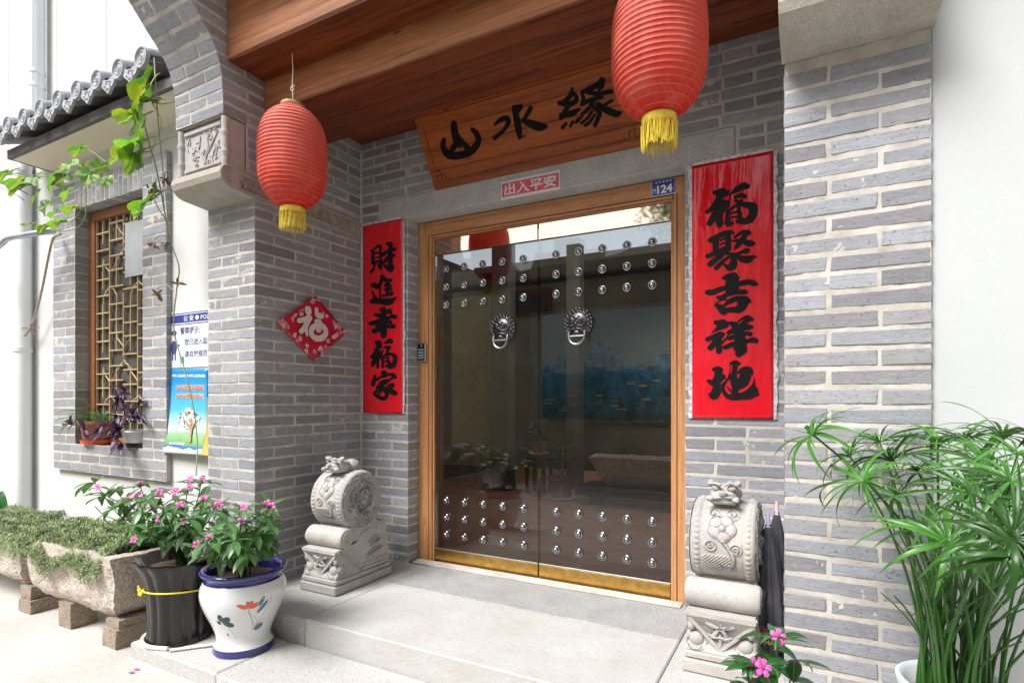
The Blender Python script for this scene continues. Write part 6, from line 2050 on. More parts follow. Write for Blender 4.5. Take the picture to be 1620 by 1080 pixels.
def periwinkle(rt, base, tops, rl, Lf, mat, nwh=6, flowers=(), maxleaf=290, lean=0.0, spread_base=0.03):
    """stems from base to each top, whorls of leaves along them, flowers given as points"""
    Rr = random.Random(rl)
    kinds = [leaf_mesh('leaf', Lf * k, Lf * k * 0.205, mat, 0.35 + 0.25 * q, 0.22, 7, 'ellipse', 0.2 * (q - 1), q) for q, k in enumerate((0.8, 1.0, 1.12, 0.65))]
    cnt = 0
    st = MB()
    for (tx, ty, tz) in tops:
        b = Vector(base) + Vector((Rr.uniform(-1, 1), Rr.uniform(-1, 1), 0)) * spread_base
        T = Vector((tx, ty, tz))
        H = (T - b).length
        c1 = b + Vector((0, 0, 1)) * H * 0.45 + (T - b) * 0.08
        c2 = T - ((T - b).normalized() * 0.6 + Vector((0, 0, 0.5))).normalized() * H * 0.3
        pts = []
        for i in range(11):
            t = i / 10
            pts.append(b * (1 - t) ** 3 + c1 * 3 * t * (1 - t) ** 2 + c2 * 3 * t * t * (1 - t) + T * t ** 3)
        st.tube(pts, [0.0042 - 0.0022 * i / 10 for i in range(11)], 5)
        for w in range(nwh):
            t = 0.34 + 0.66 * w / (nwh - 1)
            k = t * 10; i = min(9, int(k)); p = pts[i].lerp(pts[i + 1], k - i)
            ax = (pts[i + 1] - pts[i]).normalized()
            n_ = 3 if w < nwh - 1 else 6
            a0 = Rr.uniform(0, 6.28) + w * 1.57
            for q in range(n_):
                if cnt >= maxleaf: break
                a = a0 + 2 * math.pi * q / n_ + Rr.uniform(-.3, .3)
                s1 = ax.orthogonal().normalized(); s2 = ax.cross(s1)
                out = s1 * math.cos(a) + s2 * math.sin(a)
                d = out * 1.0 + ax * Rr.uniform(0.15, 0.6) + Vector((0, 0, Rr.uniform(-0.25, 0.12)))
                place('leaf', kinds[Rr.randrange(4)], p + out * 0.003, d + Vector((0, 0, 0.1)), (0, 0, 1) if abs(d.normalized().z) < .95 else (1, 0, 0), Rr.uniform(0.75, 1.15), rt)
                cnt += 1
    st.build('stem', MAT['cyp_stem'], rt, True)
    for (fx, fy, fz, tilt) in flowers:
        p = Vector((fx, fy, fz))
        d = Vector((0.55 + Rr.uniform(-.3, .3), -0.75 + Rr.uniform(-.3, .3), tilt)).normalized()
        x = d.orthogonal().normalized(); y = d.cross(x)
        M = Matrix(((x.x, y.x, d.x, p.x), (x.y, y.y, d.y, p.y), (x.z, y.z, d.z, p.z), (0, 0, 0, 1)))
        o = bpy.data.objects.new('flower', FLOWER); COL.objects.link(o)
        loc, qq, sc = M.decompose(); o.location = loc; o.rotation_euler = qq.to_euler()
        o.scale = (Rr.uniform(.9, 1.15),) * 3
        o.parent = rt; o.matrix_parent_inverse = Matrix.Translation(-world_loc(rt))
        for k in range(3):
            a = Rr.uniform(0, 6.28)
            place('leaf', kinds[3], p - d * 0.014, Vector((math.cos(a), math.sin(a), 0.25)), (0, 0, 1), 0.85, rt)

# black fluted pot
bp = root('periwinkle_pot', 'black fluted glazed pot of pink periwinkle tied with yellow twine', 'potted plant', (-0.085, -1.225, -0.13))
cx, cy = -0.085, -1.222
pf = [(0.150, -0.128), (0.158, -0.120), (0.152, -0.10), (0.148, 0.0), (0.154, 0.09), (0.166, 0.17), (0.182, 0.225), (0.203, 0.262), (0.214, 0.282), (0.210, 0.290), (0.196, 0.282), (0.168, 0.235), (0.150, 0.225)]
def flute(a, i):
    k = 0.060 if 1 < i < 8 else (0.030 if i < 11 else 0.0)
    return 1 + k * (abs(math.sin(a * 7)) ** 0.8 - 0.6)
MB().lathe(pf, (cx, cy, 0), 112, 'Z', fr=flute, caps=False).build('pot', MAT['black_plastic'], bp, True, 60)
MB().lathe([(0.001, 0.236), (0.08, 0.238), (0.17, 0.232)], (cx, cy, 0), 30, caps=False).jitter(0.008, 20).build('soil', MAT['soil'], bp, True)
m = MB()
m.tube([(cx + (0.1685) * math.cos(a), cy + 0.1685 * math.sin(a), 0.128 + 0.016 * math.sin(a + 2.6)) for a in [2 * math.pi * q / 48 for q in range(49)]], 0.0042, 6)
kx, ky, kz = cx - 0.080, cy - 0.153, 0.130
m.tube([(kx, ky, kz), (kx - .02, ky - .008, kz + .030), (kx - .028, ky - .004, kz + .012), (kx - .005, ky - .010, kz - .004), (kx + .035, ky - .016, kz + .004)], 0.0042, 6)
m.tube([(kx, ky - .006, kz), (kx + .012, ky - .010, kz - .014), (kx - .012, ky - .010, kz - .010)], 0.005, 6)
m.build('yellow_twine', MAT['twine'], bp, True)
rp_ = root('white_rope', 'dirty white rope lying round the foot of the black pot', 'rope', (-0.05, -1.36, -0.13))
m = MB()
m.tube([(cx + 0.176 * math.cos(a), cy + 0.172 * math.sin(a), -0.1195) for a in [rad(175 + 125 * q / 24) for q in range(25)]] + [(cx + 0.12, cy - 0.142, -0.119)], 0.0105, 8)
m.tube([(0.058, -1.368, -0.1195), (0.12, -1.30, -0.119), (0.18, -1.235, -0.119), (0.24, -1.16, -0.119)], 0.0075, 8)
m.build('rope', MAT['rope'], rp_, True)
FL1 = [(-0.508, -1.412, 0.637), (-0.203, -1.362, 0.668), (-0.164, -1.398, 0.613), (0.016, -1.393, 0.645), (-0.257, -1.391, 0.591), (-0.239, -1.439, 0.575), (0.142, -1.371, 0.591), (0.121, -1.450, 0.541), (0.217, -1.399, 0.529), (0.070, -1.273, 0.701), (0.120, -1.246, 0.695), (0.262, -1.329, 0.628), (0.003, -1.309, 0.638), (0.272, -1.278, 0.588), (0.014, -1.507, 0.443), (0.087, -1.287, 0.663), (-0.048, -1.393, 0.575)]
TP1 = [(-0.576, -1.392, 0.653), (-0.476, -1.395, 0.587), (-0.472, -1.336, 0.612), (-0.212, -1.481, 0.559), (-0.197, -1.416, 0.581), (-0.203, -1.362, 0.652), (-0.009, -1.429, 0.615), (-0.066, -1.346, 0.616), (0.165, -1.449, 0.574), (0.125, -1.357, 0.584), (-0.036, -1.217, 0.661), (0.069, -1.217, 0.668), (0.224, -1.304, 0.609), (0.165, -1.223, 0.534), (0.263, -1.397, 0.545), (-0.018, -1.490, 0.504), (0.108, -1.480, 0.516), (0.178, -1.420, 0.511), (-0.463, -1.445, 0.546), (0.240, -1.352, 0.489), (-0.017, -1.524, 0.452), (-0.364, -1.449, 0.492)]
periwinkle(bp, (cx + 0.01, cy, 0.235), TP1, 5, 0.102, MAT['leaf'], 5, [(*p, 0.5) for p in FL1])

# blue and white pot
bl = root('periwinkle_pot', 'white porcelain pot with cobalt rim and painted lotus holding pink periwinkle', 'potted plant', (0.322, -1.158, -0.13))
cx, cy = 0.322, -1.158
pf = [(0.118, -0.129), (0.138, -0.128), (0.141, -0.118), (0.136, -0.095), (0.124, -0.072), (0.122, -0.062), (0.130, -0.030), (0.150, 0.020), (0.176, 0.075), (0.192, 0.120), (0.198, 0.155), (0.194, 0.190), (0.180, 0.218), (0.173, 0.228), (0.176, 0.240), (0.192, 0.250), (0.200, 0.262), (0.197, 0.272), (0.186, 0.275), (0.170, 0.268), (0.164, 0.25), (0.168, 0.21)]
def band(i0, i1, nm, mt):
    MB().lathe(pf[i0:i1], (cx, cy, 0), 64, 'Z', caps=False).build(nm, mt, bl, True, 70)
band(3, 13, 'pot', MAT['white_glaze']); band(0, 4, 'foot_band', MAT['blue_glaze']); band(12, 22, 'rim', MAT['blue_glaze'])
MB().lathe([(0.001, 0.222), (0.10, 0.224), (0.172, 0.216)], (cx, cy, 0), 30, caps=False).jitter(0.007, 22).build('soil', MAT['soil'], bl, True)
def pot_r(z):
    for (r0, z0), (r1, z1) in zip(pf[5:], pf[6:]):
        if z <= z1: return r0 + (r1 - r0) * (z - z0) / (z1 - z0)
    return 0.18
va = math.atan2(-2.984 - cy, 2.808 - cx)          # bearing of the painted side, towards the alley
def on_pot(nm, shapes, mt, lift=0.0012):
    m = MB()
    for poly in shapes:
        n = len(poly)
        c = (sum(p[0] for p in poly) / n, sum(p[1] for p in poly) / n)
        def w(u, z):
            r = pot_r(z) + lift
            a = va + u / 0.185
            return (cx + r * math.cos(a), cy + r * math.sin(a), z)
        vs = [w(*c)] + [w(u, z) for u, z in poly]
        m.add(vs, [(0, 1 + i, 1 + (i + 1) % n) for i in range(n)])
    return m.build(nm, mt, bl)
def petal(u, z, a, L, W, n=10):
    return [(u + (L * (0.5 - 0.5 * math.cos(t))) * math.cos(a) - W * math.sin(t) * math.sin(a), z + (L * (0.5 - 0.5 * math.cos(t))) * math.sin(a) + W * math.sin(t) * math.cos(a)) for t in [2 * math.pi * q / n for q in range(n)]]
lot_r = plain('lotus_red_glaze', (0.66, 0.13, 0.07), 0.2); grn = plain('lotus_green_glaze', (0.02, 0.075, 0.06), 0.2); bgy = plain('lotus_blue_glaze', (0.10, 0.19, 0.27), 0.2); stm = plain('lotus_stem_glaze', (0.20, 0.25, 0.20), 0.3)
on_pot('lotus_flower', [petal(0.018, 0.125, a, L, 0.009) for a, L in ((0.35, 0.050), (2.75, 0.052), (1.7, 0.034), (1.1, 0.036), (2.9, 0.035), (0.1, 0.04))], lot_r)
on_pot('lotus_leaf', [petal(-0.105, 0.055, 0.6, 0.05, 0.016), petal(-0.105, 0.055, -0.3, 0.06, 0.014), petal(-0.11, 0.060, 1.6, 0.04, 0.014), petal(-0.115, 0.05, 2.8, 0.025, 0.01)], grn)
for p_ in (petal(0.062, 0.122, 1.1, 0.050, 0.009), petal(0.056, 0.088, 0.85, 0.072, 0.010), petal(0.056, 0.000, 0.4, 0.055, 0.016), petal(-0.095, -0.02, 1.7, 0.016, 0.005)):
    on_pot('painted_reed', [p_], bgy)
def line_on(nm, pts, w):
    return [[(a[0] - w, a[1]), (a[0] + w, a[1]), (b[0] + w, b[1]), (b[0] - w, b[1])] for a, b in zip(pts, pts[1:])]
on_pot('painted_stem', line_on('s', [(0.020, 0.118), (0.022, 0.10), (0.034, 0.07), (0.046, 0.03), (0.050, 0.0)], 0.0016) + line_on('s', [(0.055, 0.005), (0.075, 0.04), (0.095, 0.085), (0.115, 0.13), (0.122, 0.165)], 0.0010) + line_on('s', [(0.06, 0.02), (0.082, 0.05), (0.10, 0.055), (0.104, 0.03)], 0.0008) + line_on('s', [(0.055, 0.01), (0.068, 0.04), (0.052, 0.07), (0.038, 0.085)], 0.0008) + line_on('s', [(-0.085, 0.04), (-0.07, 0.01), (-0.045, -0.035)], 0.0007), stm, 0.0015)
FL2 = [(0.429, -1.365, 0.616), (0.483, -1.279, 0.598), (0.565, -1.349, 0.555), (0.438, -1.417, 0.482), (0.388, -1.443, 0.451), (0.578, -1.228, 0.612), (0.596, -1.218, 0.598)]
TP2 = [(0.379, -1.335, 0.595), (0.393, -1.214, 0.566), (0.565, -1.349, 0.544), (0.438, -1.417, 0.473), (0.391, -1.442, 0.431), (0.586, -1.224, 0.595), (0.417, -1.144, 0.528), (0.599, -1.217, 0.516), (0.556, -1.410, 0.563), (0.473, -1.398, 0.510), (0.578, -1.285, 0.484), (0.626, -1.430, 0.493), (0.543, -1.190, 0.445), (0.629, -1.371, 0.439), (0.556, -1.410, 0.411), (0.306, -1.317, 0.504)]
periwinkle(bl, (cx + 0.0, cy, 0.225), TP2, 8, 0.092, MAT['leaf'], 6, [(*p, 0.4) for p in FL2])

# front flower at the bottom edge of the picture
fp = root('periwinkle_pot', 'two-headed pink periwinkle at the bottom edge in front of the right stone drum', 'potted plant', (2.70, -1.50, -0.13))
fx, fy_ = 2.72, -1.46
MB().lathe([(0.085, -0.129), (0.09, -0.12), (0.12, 0.16), (0.13, 0.165), (0.13, 0.19), (0.118, 0.19), (0.112, 0.15)], (fx, fy_, 0), 36, caps=False).build('pot', MAT['terracotta'], fp, True, 50)
MB().lathe([(0.001, 0.156), (0.113, 0.152)], (fx, fy_, 0), 24, caps=False).jitter(0.006, 25).build('soil', MAT['soil'], fp, True)
TPF = [(2.732, -1.414, 0.489), (2.699, -1.477, 0.434), (2.774, -1.301, 0.399), (2.657, -1.420, 0.414), (2.730, -1.529, 0.445), (2.759, -1.400, 0.388)]
periwinkle(fp, (fx, fy_, 0.156), TPF, 3, 0.092, MAT['leaf_front'], 4, [(*(2.735, -1.469, 0.519), 0.5), (*(2.708, -1.563, 0.476), 0.4), (*(2.690, -1.528, 0.463), 0.3)], 60)

# ------------------------------------------------------------ papyrus in a white pot
cyp = root('papyrus_pot', 'tall green umbrella papyrus in a white pot at the right edge', 'potted plant', (3.14, -1.10, -0.13))
px0, py0 = 3.16, -1.08
MB().lathe([(0.10, -0.129), (0.105, -0.12), (0.122, 0.22), (0.128, 0.305), (0.143, 0.312), (0.145, 0.330), (0.136, 0.334), (0.125, 0.325), (0.118, 0.26)], (px0, py0, 0), 48, caps=False).build('pot', MAT['white_plastic'], cyp, True, 50)
MB().lathe([(0.001, 0.285), (0.119, 0.28)], (px0, py0, 0), 24, caps=False).jitter(0.006, 25).build('soil', MAT['soil'], cyp, True)
UM = [(2.812, -1.224, 0.999), (2.925, -1.277, 0.885), (2.913, -0.943, 0.919), (2.995, -0.899, 0.963), (3.086, -0.794, 0.959), (3.114, -1.063, 0.978), (3.074, -1.027, 0.893), (3.082, -1.386, 0.768), (3.075, -1.197, 0.757), (3.171, -1.259, 0.940), (3.184, -1.422, 0.924), (3.256, -1.043, 0.999), (3.119, -1.400, 0.889), (3.245, -1.219, 0.963), (3.143, -1.444, 0.830), (3.215, -0.839, 0.967), (3.159, -1.526, 0.822), (3.014, -1.116, 0.821), (3.303, -1.132, 0.990), (3.244, -1.390, 0.870), (3.137, -1.107, 0.881), (3.014, -1.003, 0.915), (3.227, -1.116, 0.863), (3.175, -1.540, 0.790), (3.226, -0.662, 0.882)]
Rc = random.Random(21)
straps = [leaf_mesh('leaf', 0.185, 0.0044 + 0.0008 * q, MAT['cyperus'], 1.15 + 0.3 * q, 0.35, 12, 'strap', 0.5 * (q - 2), q) for q in range(5)] + [leaf_mesh('leaf', 0.15, 0.0022, MAT['cyperus'], 0.8 + 0.5 * q, 0.3, 9, 'strap', 0.4, q) for q in range(3)]
sm_ = 0
extra = MB()
cnt = 0
for (ux, uy, uz) in UM:
    T = Vector((ux, uy, uz)); a = Rc.uniform(0, 6.28); r_ = 0.085 * math.sqrt(Rc.random())
    b = Vector((px0 + r_ * math.cos(a), py0 + r_ * math.sin(a), 0.275))
    H = T.z - b.z
    c1 = b + Vector((0, 0, H * 0.5)) + (T - b) * 0.05
    pts = [b * (1 - t) ** 2 + c1 * 2 * t * (1 - t) + T * t * t for t in [q / 14 for q in range(15)]]
    MB().tube(pts, [0.0052 - 0.0022 * q / 14 for q in range(15)], 6).build('stem', MAT['cyp_stem'], cyp, True)
    ax = (pts[-1] - pts[-2]).normalized()
    s1 = ax.orthogonal().normalized(); s2 = ax.cross(s1)
    nl = Rc.randrange(17, 23)
    for q in range(nl):
        an = 2 * math.pi * q / nl + Rc.uniform(-.15, .15)
        out = s1 * math.cos(an) + s2 * math.sin(an)
        d = out + ax * Rc.uniform(0.25, 0.75) + Vector((0, 0, 0.18))
        me = straps[Rc.choice((0, 1, 2, 3, 4, 0, 1, 2, 5, 6, 7))]
        s = Rc.uniform(0.55, 1.15)
        if cnt < 298:
            place('leaf', me, T + out * 0.002, d, ax, s, cyp); cnt += 1
        else:
            d.normalize(); y = ax.cross(d).normalized(); z = d.cross(y)
            extra.add([T + (d * v.co.x + y * v.co.y + z * v.co.z) * s for v in me.vertices], [tuple(p.vertices) for p in me.polygons])
o = extra.build('leaves', MAT['cyperus'], cyp, True); o['kind'] = 'stuff'
m = MB()
for k in range(55):
    a = Rc.uniform(0, 6.28); r_ = 0.10 * math.sqrt(Rc.random())
    b = Vector((px0 + r_ * math.cos(a), py0 + r_ * math.sin(a), 0.275))
    T = b + Vector((Rc.uniform(-.16, .22), Rc.uniform(-.18, .10), Rc.uniform(0.22, 0.62)))
    c1 = b + Vector((0, 0, (T.z - b.z) * 0.6))
    m.tube([b * (1 - t) ** 2 + c1 * 2 * t * (1 - t) + T * t * t for t in [q / 8 for q in range(9)]], [0.0046 * (1 - 0.6 * q / 8) for q in range(9)], 5)
o = m.build('young_stems', MAT['cyp_stem'], cyp, True); o['kind'] = 'stuff'

# ------------------------------------------------------------ stone troughs on blocks
t1 = trough('stone_trough_planter', 'pale rough stone trough of low green plants on stone blocks beside the black pot', -1.30, -0.375, -1.405, -0.96, -0.055, 0.268, MAT['trough'], taper=0.022, rough=0.016, cat='stone trough', seed=1.3, group='stone troughs under the window')
t2 = trough('stone_trough_planter', 'pale rough stone trough at the left edge of the picture under the low green plants', -2.9, -1.42, -1.40, -0.98, -0.035, 0.225, MAT['trough'], taper=0.03, rough=0.016, cat='stone trough', seed=7.7, group='stone troughs under the window')
for rt_, xs, zt in ((t1, (-1.27, -0.40), 0.20), (t2, (-2.88, -1.44), 0.17)):
    MB().box(xs[0] + .05, xs[1] - .05, -1.345, -1.02, zt - .02, zt).jitter(0.01, 15).build('soil', MAT['soil'], rt_)
def tufts(rt_, x0, x1, y0, y1, z, n, seed, edge):
    Rt = random.Random(seed)
    V, F = [], []
    for k in range(n):
        x = Rt.uniform(x0, x1); y = Rt.uniform(y0, y1)
        mound = 0.080 + 0.055 * noise.noise(Vector((x * 5, y * 6, seed))) + 0.03 * noise.noise(Vector((x * 16, y * 16, seed)))
        hang = 0.0
        if y < y0 + 0.10:
            q = (y0 + 0.10 - y) / 0.10
            hang = q * q * edge * (0.5 + 1.1 * max(0, 0.35 + noise.noise(Vector((x * 4.2, 3, seed)))))
        top = z + max(0.015, mound) - hang
        zz = top - Rt.random() ** 1.5 * 0.05
        for j in range(3):
            a = Rt.uniform(0, 6.28); L = Rt.uniform(0.008, 0.024); el = Rt.uniform(-0.5, 1.3)
            d = Vector((math.cos(a) * math.cos(el), math.sin(a) * math.cos(el), math.sin(el)))
            w = Vector((-math.sin(a), math.cos(a), 0)) * Rt.uniform(0.0014, 0.0030)
            p = Vector((x, y, zz)); b = len(V)
            V += [tuple(p - w * .5), tuple(p + w * .5), tuple(p + d * L * .55 + w), tuple(p + d * L), tuple(p + d * L * .55 - w)]
            F.append((b, b + 1, b + 2, b + 3, b + 4))
    me = bpy.data.meshes.new('ground_cover'); me.from_pydata(V, [], F); me.update()
    o = put('ground_cover', me, MAT['sedum'], rt_); o['kind'] = 'stuff'
tufts(t1, -1.38, -0.47, -1.44, -0.98, 0.215, 24000, 3, 0.13)
tufts(t2, -2.6, -1.36, -1.43, -0.98, 0.195, 22000, 9, 0.12)
def block(x0, x1, y0, y1, z0, z1, label, sd, nm='stone_block'):
    m = MB()
    vs, fs = [], []
    n = 5
    m = MB()
    import itertools
    # subdivided box
    def gridface(o, u, v, nu=6, nv=6):
        b = len(m.v)
        for i in range(nu + 1):
            for j in range(nv + 1):
                m.v.append(tuple(Vector(o) + Vector(u) * i / nu + Vector(v) * j / nv))
        for i in range(nu):
            for j in range(nv):
                a = b + i * (nv + 1) + j
                m.f.append((a, a + nv + 1, a + nv + 2, a + 1))
    X, Y, Z = x1 - x0, y1 - y0, z1 - z0
    gridface((x0, y0, z0), (X, 0, 0), (0, 0, Z)); gridface((x0, y1, z0), (X, 0, 0), (0, 0, Z)); gridface((x0, y0, z0), (0, Y, 0), (0, 0, Z)); gridface((x1, y0, z0), (0, Y, 0), (0, 0, Z)); gridface((x0, y0, z1), (X, 0, 0), (0, Y, 0)); gridface((x0, y0, z0), (X, 0, 0), (0, Y, 0))
    m.v = [tuple(Vector(v) + noise.noise_vector(Vector(v) * 14 + Vector((sd, 0, 0))) * 0.006) for v in m.v]
    o = m.build(nm, MAT['block'])
    tag(o, label, 'stone block', 'blocks under the stone troughs')
    return o
block(-0.505, -0.375, -1.39, -1.0, GZ + 0.002, -0.105, 'stone block under the right end of the trough beside the black pot', 1)
block(-0.50, -0.38, -1.375, -1.0, -0.103, -0.062, 'flat dark piece on the block beside the black pot', 2, 'packing_stone')
block(-1.01, -0.885, -1.37, -1.23, GZ + 0.002, -0.062, 'upright stone block under the middle of the trough', 3)
block(-1.50, -1.36, -1.37, -1.18, GZ + 0.002, -0.125, 'lower brick sized block where the two troughs meet', 4)
block(-1.51, -1.38, -1.36, -1.20, -0.123, -0.048, 'upper block where the two troughs meet', 5)
m = MB()
# fallen petals on the ground
fpz = root('fallen_petals', 'a few fallen pink petals on the pale ground before the pots', 'petals', (-0.05, -1.62, GZ))
for i, (ax_, ay_) in enumerate(((-0.046, -1.487, -0.200)[:2], (-0.058, -1.458, -0.200)[:2])):
    m.obox((ax_, ay_, GZ + 0.007), (0.8, 0.6, 0), (-0.6, 0.8, 0), (0, 0, 1), 0.011, 0.006, 0.001)
m.build('petal', MAT['petal'], fpz)

# broad leaf plant at the far left
bw2 = root('broad_leaf_plant', 'broad green leaf plant at the left edge behind the stone trough', 'plant', (-3.1, -1.0, GZ))
big = leaf_mesh('leaf', 0.26, 0.075, MAT['leaf_front'], 0.8, 0.25, 9, 'ellipse')
for (p, d) in (((-3.094, -0.925, 0.067), (0.2, -0.1, 1)), ((-3.158, -0.959, 0.041), (0.5, -0.3, 0.9)), ((-2.984, -0.979, -0.012), (0.5, -0.2, -0.2)), ((-3.297, -0.920, -0.008), (-0.4, -0.2, 0.9))):
    place('leaf', big, p, d, (1, -1, 0.3), 1.1, bw2)
MB().tube([(-3.15, -1.0, GZ), (-3.112, -0.934, 0.041)], 0.008, 6).build('stem', MAT['cyp_stem'], bw2, True)

# ------------------------------------------------------------ pots on the window sill
sp = root('spider_plant_pot', 'spider plant in a terracotta pot with an orange tray on the window sill', 'potted plant', (-2.14, -0.66, OZ0))
scx, scy = -2.135, -0.645
MB().lathe([(0.085, 0.004), (0.100, 0.006), (0.108, 0.038), (0.10, 0.038)], (scx, scy, OZ0), 28, caps=False).build('tray', MAT['orange_tray'], sp, True, 50)
MB().lathe([(0.078, 0.02), (0.090, 0.035), (0.108, 0.158), (0.122, 0.160), (0.124, 0.186), (0.112, 0.186), (0.105, 0.15)], (scx, scy, OZ0), 32, caps=False).build('pot', MAT['terracotta'], sp, True, 50)
MB().lathe([(0.001, 0.155), (0.106, 0.152)], (scx, scy, OZ0), 20, caps=False).build('soil', MAT['soil'], sp, True)
Rs = random.Random(6)
sk = [leaf_mesh('leaf', 0.28, 0.0075, MAT['spider'], 1.2 + 0.5 * q, 0.3, 10, 'strap', 0.4 * q) for q in range(3)]
for k in range(46):
    a = Rs.uniform(0, 6.28); el = Rs.uniform(0.5, 1.5)
    place('leaf', sk[k % 3], (scx + 0.03 * math.cos(a), scy + 0.03 * math.sin(a), OZ0 + 0.155), (math.cos(a) * math.cos(el), math.sin(a) * math.cos(el) * 0.6 - 0.12, math.sin(el)), (0, 0, 1), Rs.uniform(0.5, 1.15), sp)
pu = root('purple_heart_pot', 'purple leaved plant trailing from a white bowl with a black base on the window sill', 'potted plant', (-1.52, -0.64, OZ0))
pcx, pcy = -1.535, -0.635
MB().lathe([(0.080, 0.003), (0.105, 0.006), (0.108, 0.036), (0.10, 0.036)], (pcx, pcy, OZ0), 28, caps=False).build('black_base', MAT['black_plastic'], pu, True, 50)
MB().lathe([(0.085, 0.034), (0.100, 0.038), (0.122, 0.115), (0.128, 0.118), (0.127, 0.128), (0.116, 0.126), (0.11, 0.10)], (pcx, pcy, OZ0), 32, caps=False).build('bowl', MAT['white_plastic'], pu, True, 50)
MB().lathe([(0.001, 0.105), (0.112, 0.102)], (pcx, pcy, OZ0), 20, caps=False).build('soil', MAT['soil'], pu, True)
pk = [leaf_mesh('leaf', 0.13, 0.019, MAT['purple'], 0.5 + 0.3 * q, 0.4, 7, 'ellipse', 0.3) for q in range(3)]
stems = [[(-1.689, -0.660, 0.925), (-1.653, -0.700, 1.057), (-1.573, -0.720, 1.186)], [(-1.647, -0.660, 0.926), (-1.513, -0.700, 1.012), (-1.395, -0.720, 1.068)], [(-1.723, -0.660, 0.925), (-1.643, -0.760, 0.989), (-1.633, -0.740, 1.104)],
         [(-1.667, -0.680, 0.917), (-1.578, -0.780, 0.914), (-1.748, -0.800, 0.837), (-1.968, -0.820, 0.888), (-2.172, -0.820, 0.912)], [(-1.650, -0.680, 0.917), (-1.537, -0.780, 0.879), (-1.530, -0.800, 0.813), (-1.458, -0.800, 0.766)], [(-1.689, -0.660, 0.925), (-1.453, -0.740, 0.991), (-1.345, -0.760, 0.971)], [(-1.667, -0.680, 0.917), (-1.600, -0.790, 0.887), (-1.705, -0.800, 0.912), (-1.792, -0.820, 0.851)]]
m = MB()
for st_ in stems:
    P = [Vector(p) for p in st_]
    m.tube(P, 0.004, 5)
    for i, p in enumerate(P[1:], 1):
        ax = (P[i] - P[i - 1]).normalized()
        for q in range(4 if i < len(P) - 1 else 5):
            d = ax * Rs.uniform(0.2, 1.0) + Vector((Rs.uniform(-1, 1), Rs.uniform(-1, 0.2), Rs.uniform(-0.7, 0.8))) * 0.9
            place('leaf', pk[Rs.randrange(3)], p - ax * Rs.uniform(0, 0.06), d, (0.1, -0.3, 1), Rs.uniform(0.6, 1.05), pu)
m.build('stem', MAT['purple'], pu, True)

# ------------------------------------------------------------ posters on the white wall
p1 = root('police_notice', 'white police notice with a navy header pasked on the white wall beside the pillar'.replace('pasked', 'pasted'), 'notice', (-0.9, -0.665, 1.5))
MB().box(-1.187, -0.60, -0.6660, -0.6606, 1.315, 1.700).build('sheet', MAT['paper'], p1)
yf = -0.6666
MB().box(-1.183, -0.605, yf - .0003, yf + .0005, 1.620, 1.674).build('header_band', MAT['navy'], p1)
m = MB(); m.box(-1.183, -0.605, yf - .0003, yf + .0005, 1.681, 1.687); m.box(-1.183, -0.605, yf - .0003, yf + .0005, 1.606, 1.612); m.build('header_line', MAT['navy'], p1)
text_obj('lettering', '公 安 ● POLICE', (-0.800, yf - .0008, 1.647), (1, 0, 0), (0, 0, 1), 0.050, 0.040, MAT['white_print'], p1, bold=0.015)
text_obj('lettering', '警察提示:', (-0.905, yf - .0002, 1.565), (1, 0, 0), (0, 0, 1), 0.052, 0.050, MAT['navy_text'], p1, bold=0.012)
text_obj('lettering', '您已进入监控区域', (-0.765, yf - .0002, 1.487), (1, 0, 0), (0, 0, 1), 0.050, 0.046, MAT['navy_text'], p1, bold=0.012)
text_obj('lettering', '请自觉规范言行', (-0.790, yf - .0002, 1.405), (1, 0, 0), (0, 0, 1), 0.050, 0.046, MAT['navy_text'], p1, bold=0.012)
def ell(u, z, ru, rz_, mt, nm, par, y, n=14):
    m = MB(); m.lathe([(0.0001, -0.0005), (1.0, -0.0005)], (0, 0, 0), n, 'Y', caps=False)
    m.v = [(u + v[0] * ru, y, z + v[2] * rz_) for v in m.v]
    return m.build(nm, mt, par)
ell(-1.085, 1.555, 0.032, 0.018, MAT['navy_text'], 'figure_cap', p1, yf - .0006)
ell(-1.085, 1.520, 0.028, 0.026, MAT['cream_print'], 'figure_face', p1, yf - .0002)
ell(-1.085, 1.455, 0.034, 0.048, MAT['navy_text'], 'figure_body', p1, yf - .0004)
m = MB(); m.box(-1.108, -1.094, yf - .0008, yf, 1.365, 1.425); m.box(-1.078, -1.064, yf - .0008, yf, 1.365, 1.425); m.box(-1.060, -1.020, yf - .0009, yf, 1.462, 1.474); m.build('figure_limb', MAT['navy_text'], p1)
ell(-0.985, 1.365, 0.018, 0.028, MAT['teal'], 'figure_badge', p1, yf - .0004)

p2 = root('blue_poster', 'curling blue poster with a white blossom tree below the police notice', 'poster', (-0.93, -0.68, 1.02))
nt = NT('blue_poster_print')
tc = nt.new('ShaderNodeNewGeometry'); sxz = nt.new('ShaderNodeSeparateXYZ'); nt.l.new(tc.outputs['Position'], sxz.inputs[0])
t_ = nt.math('DIVIDE', nt.math('SUBTRACT', sxz.outputs['Z'], 0.73), 0.58)
wob = nt.math('ADD', t_, nt.math('MULTIPLY', nt.noise(nt.coord('World', (3, 1, 6), rand=False), 2.5, 4), 0.10))
c = nt.ramp(wob, [(0.055, (0.78, 0.80, 0.80)), (0.115, (0.80, 0.82, 0.82)), (0.12, (0.05, 0.16, 0.50)), (0.145, (0.05, 0.20, 0.60)), (0.15, (0.16, 0.36, 0.12)), (0.29, (0.30, 0.55, 0.30)), (0.33, (0.62, 0.80, 0.84)), (0.55, (0.10, 0.48, 0.72)), (0.95, (0.01, 0.25, 0.62))])
nt.color(c); nt.set(rough=0.35)
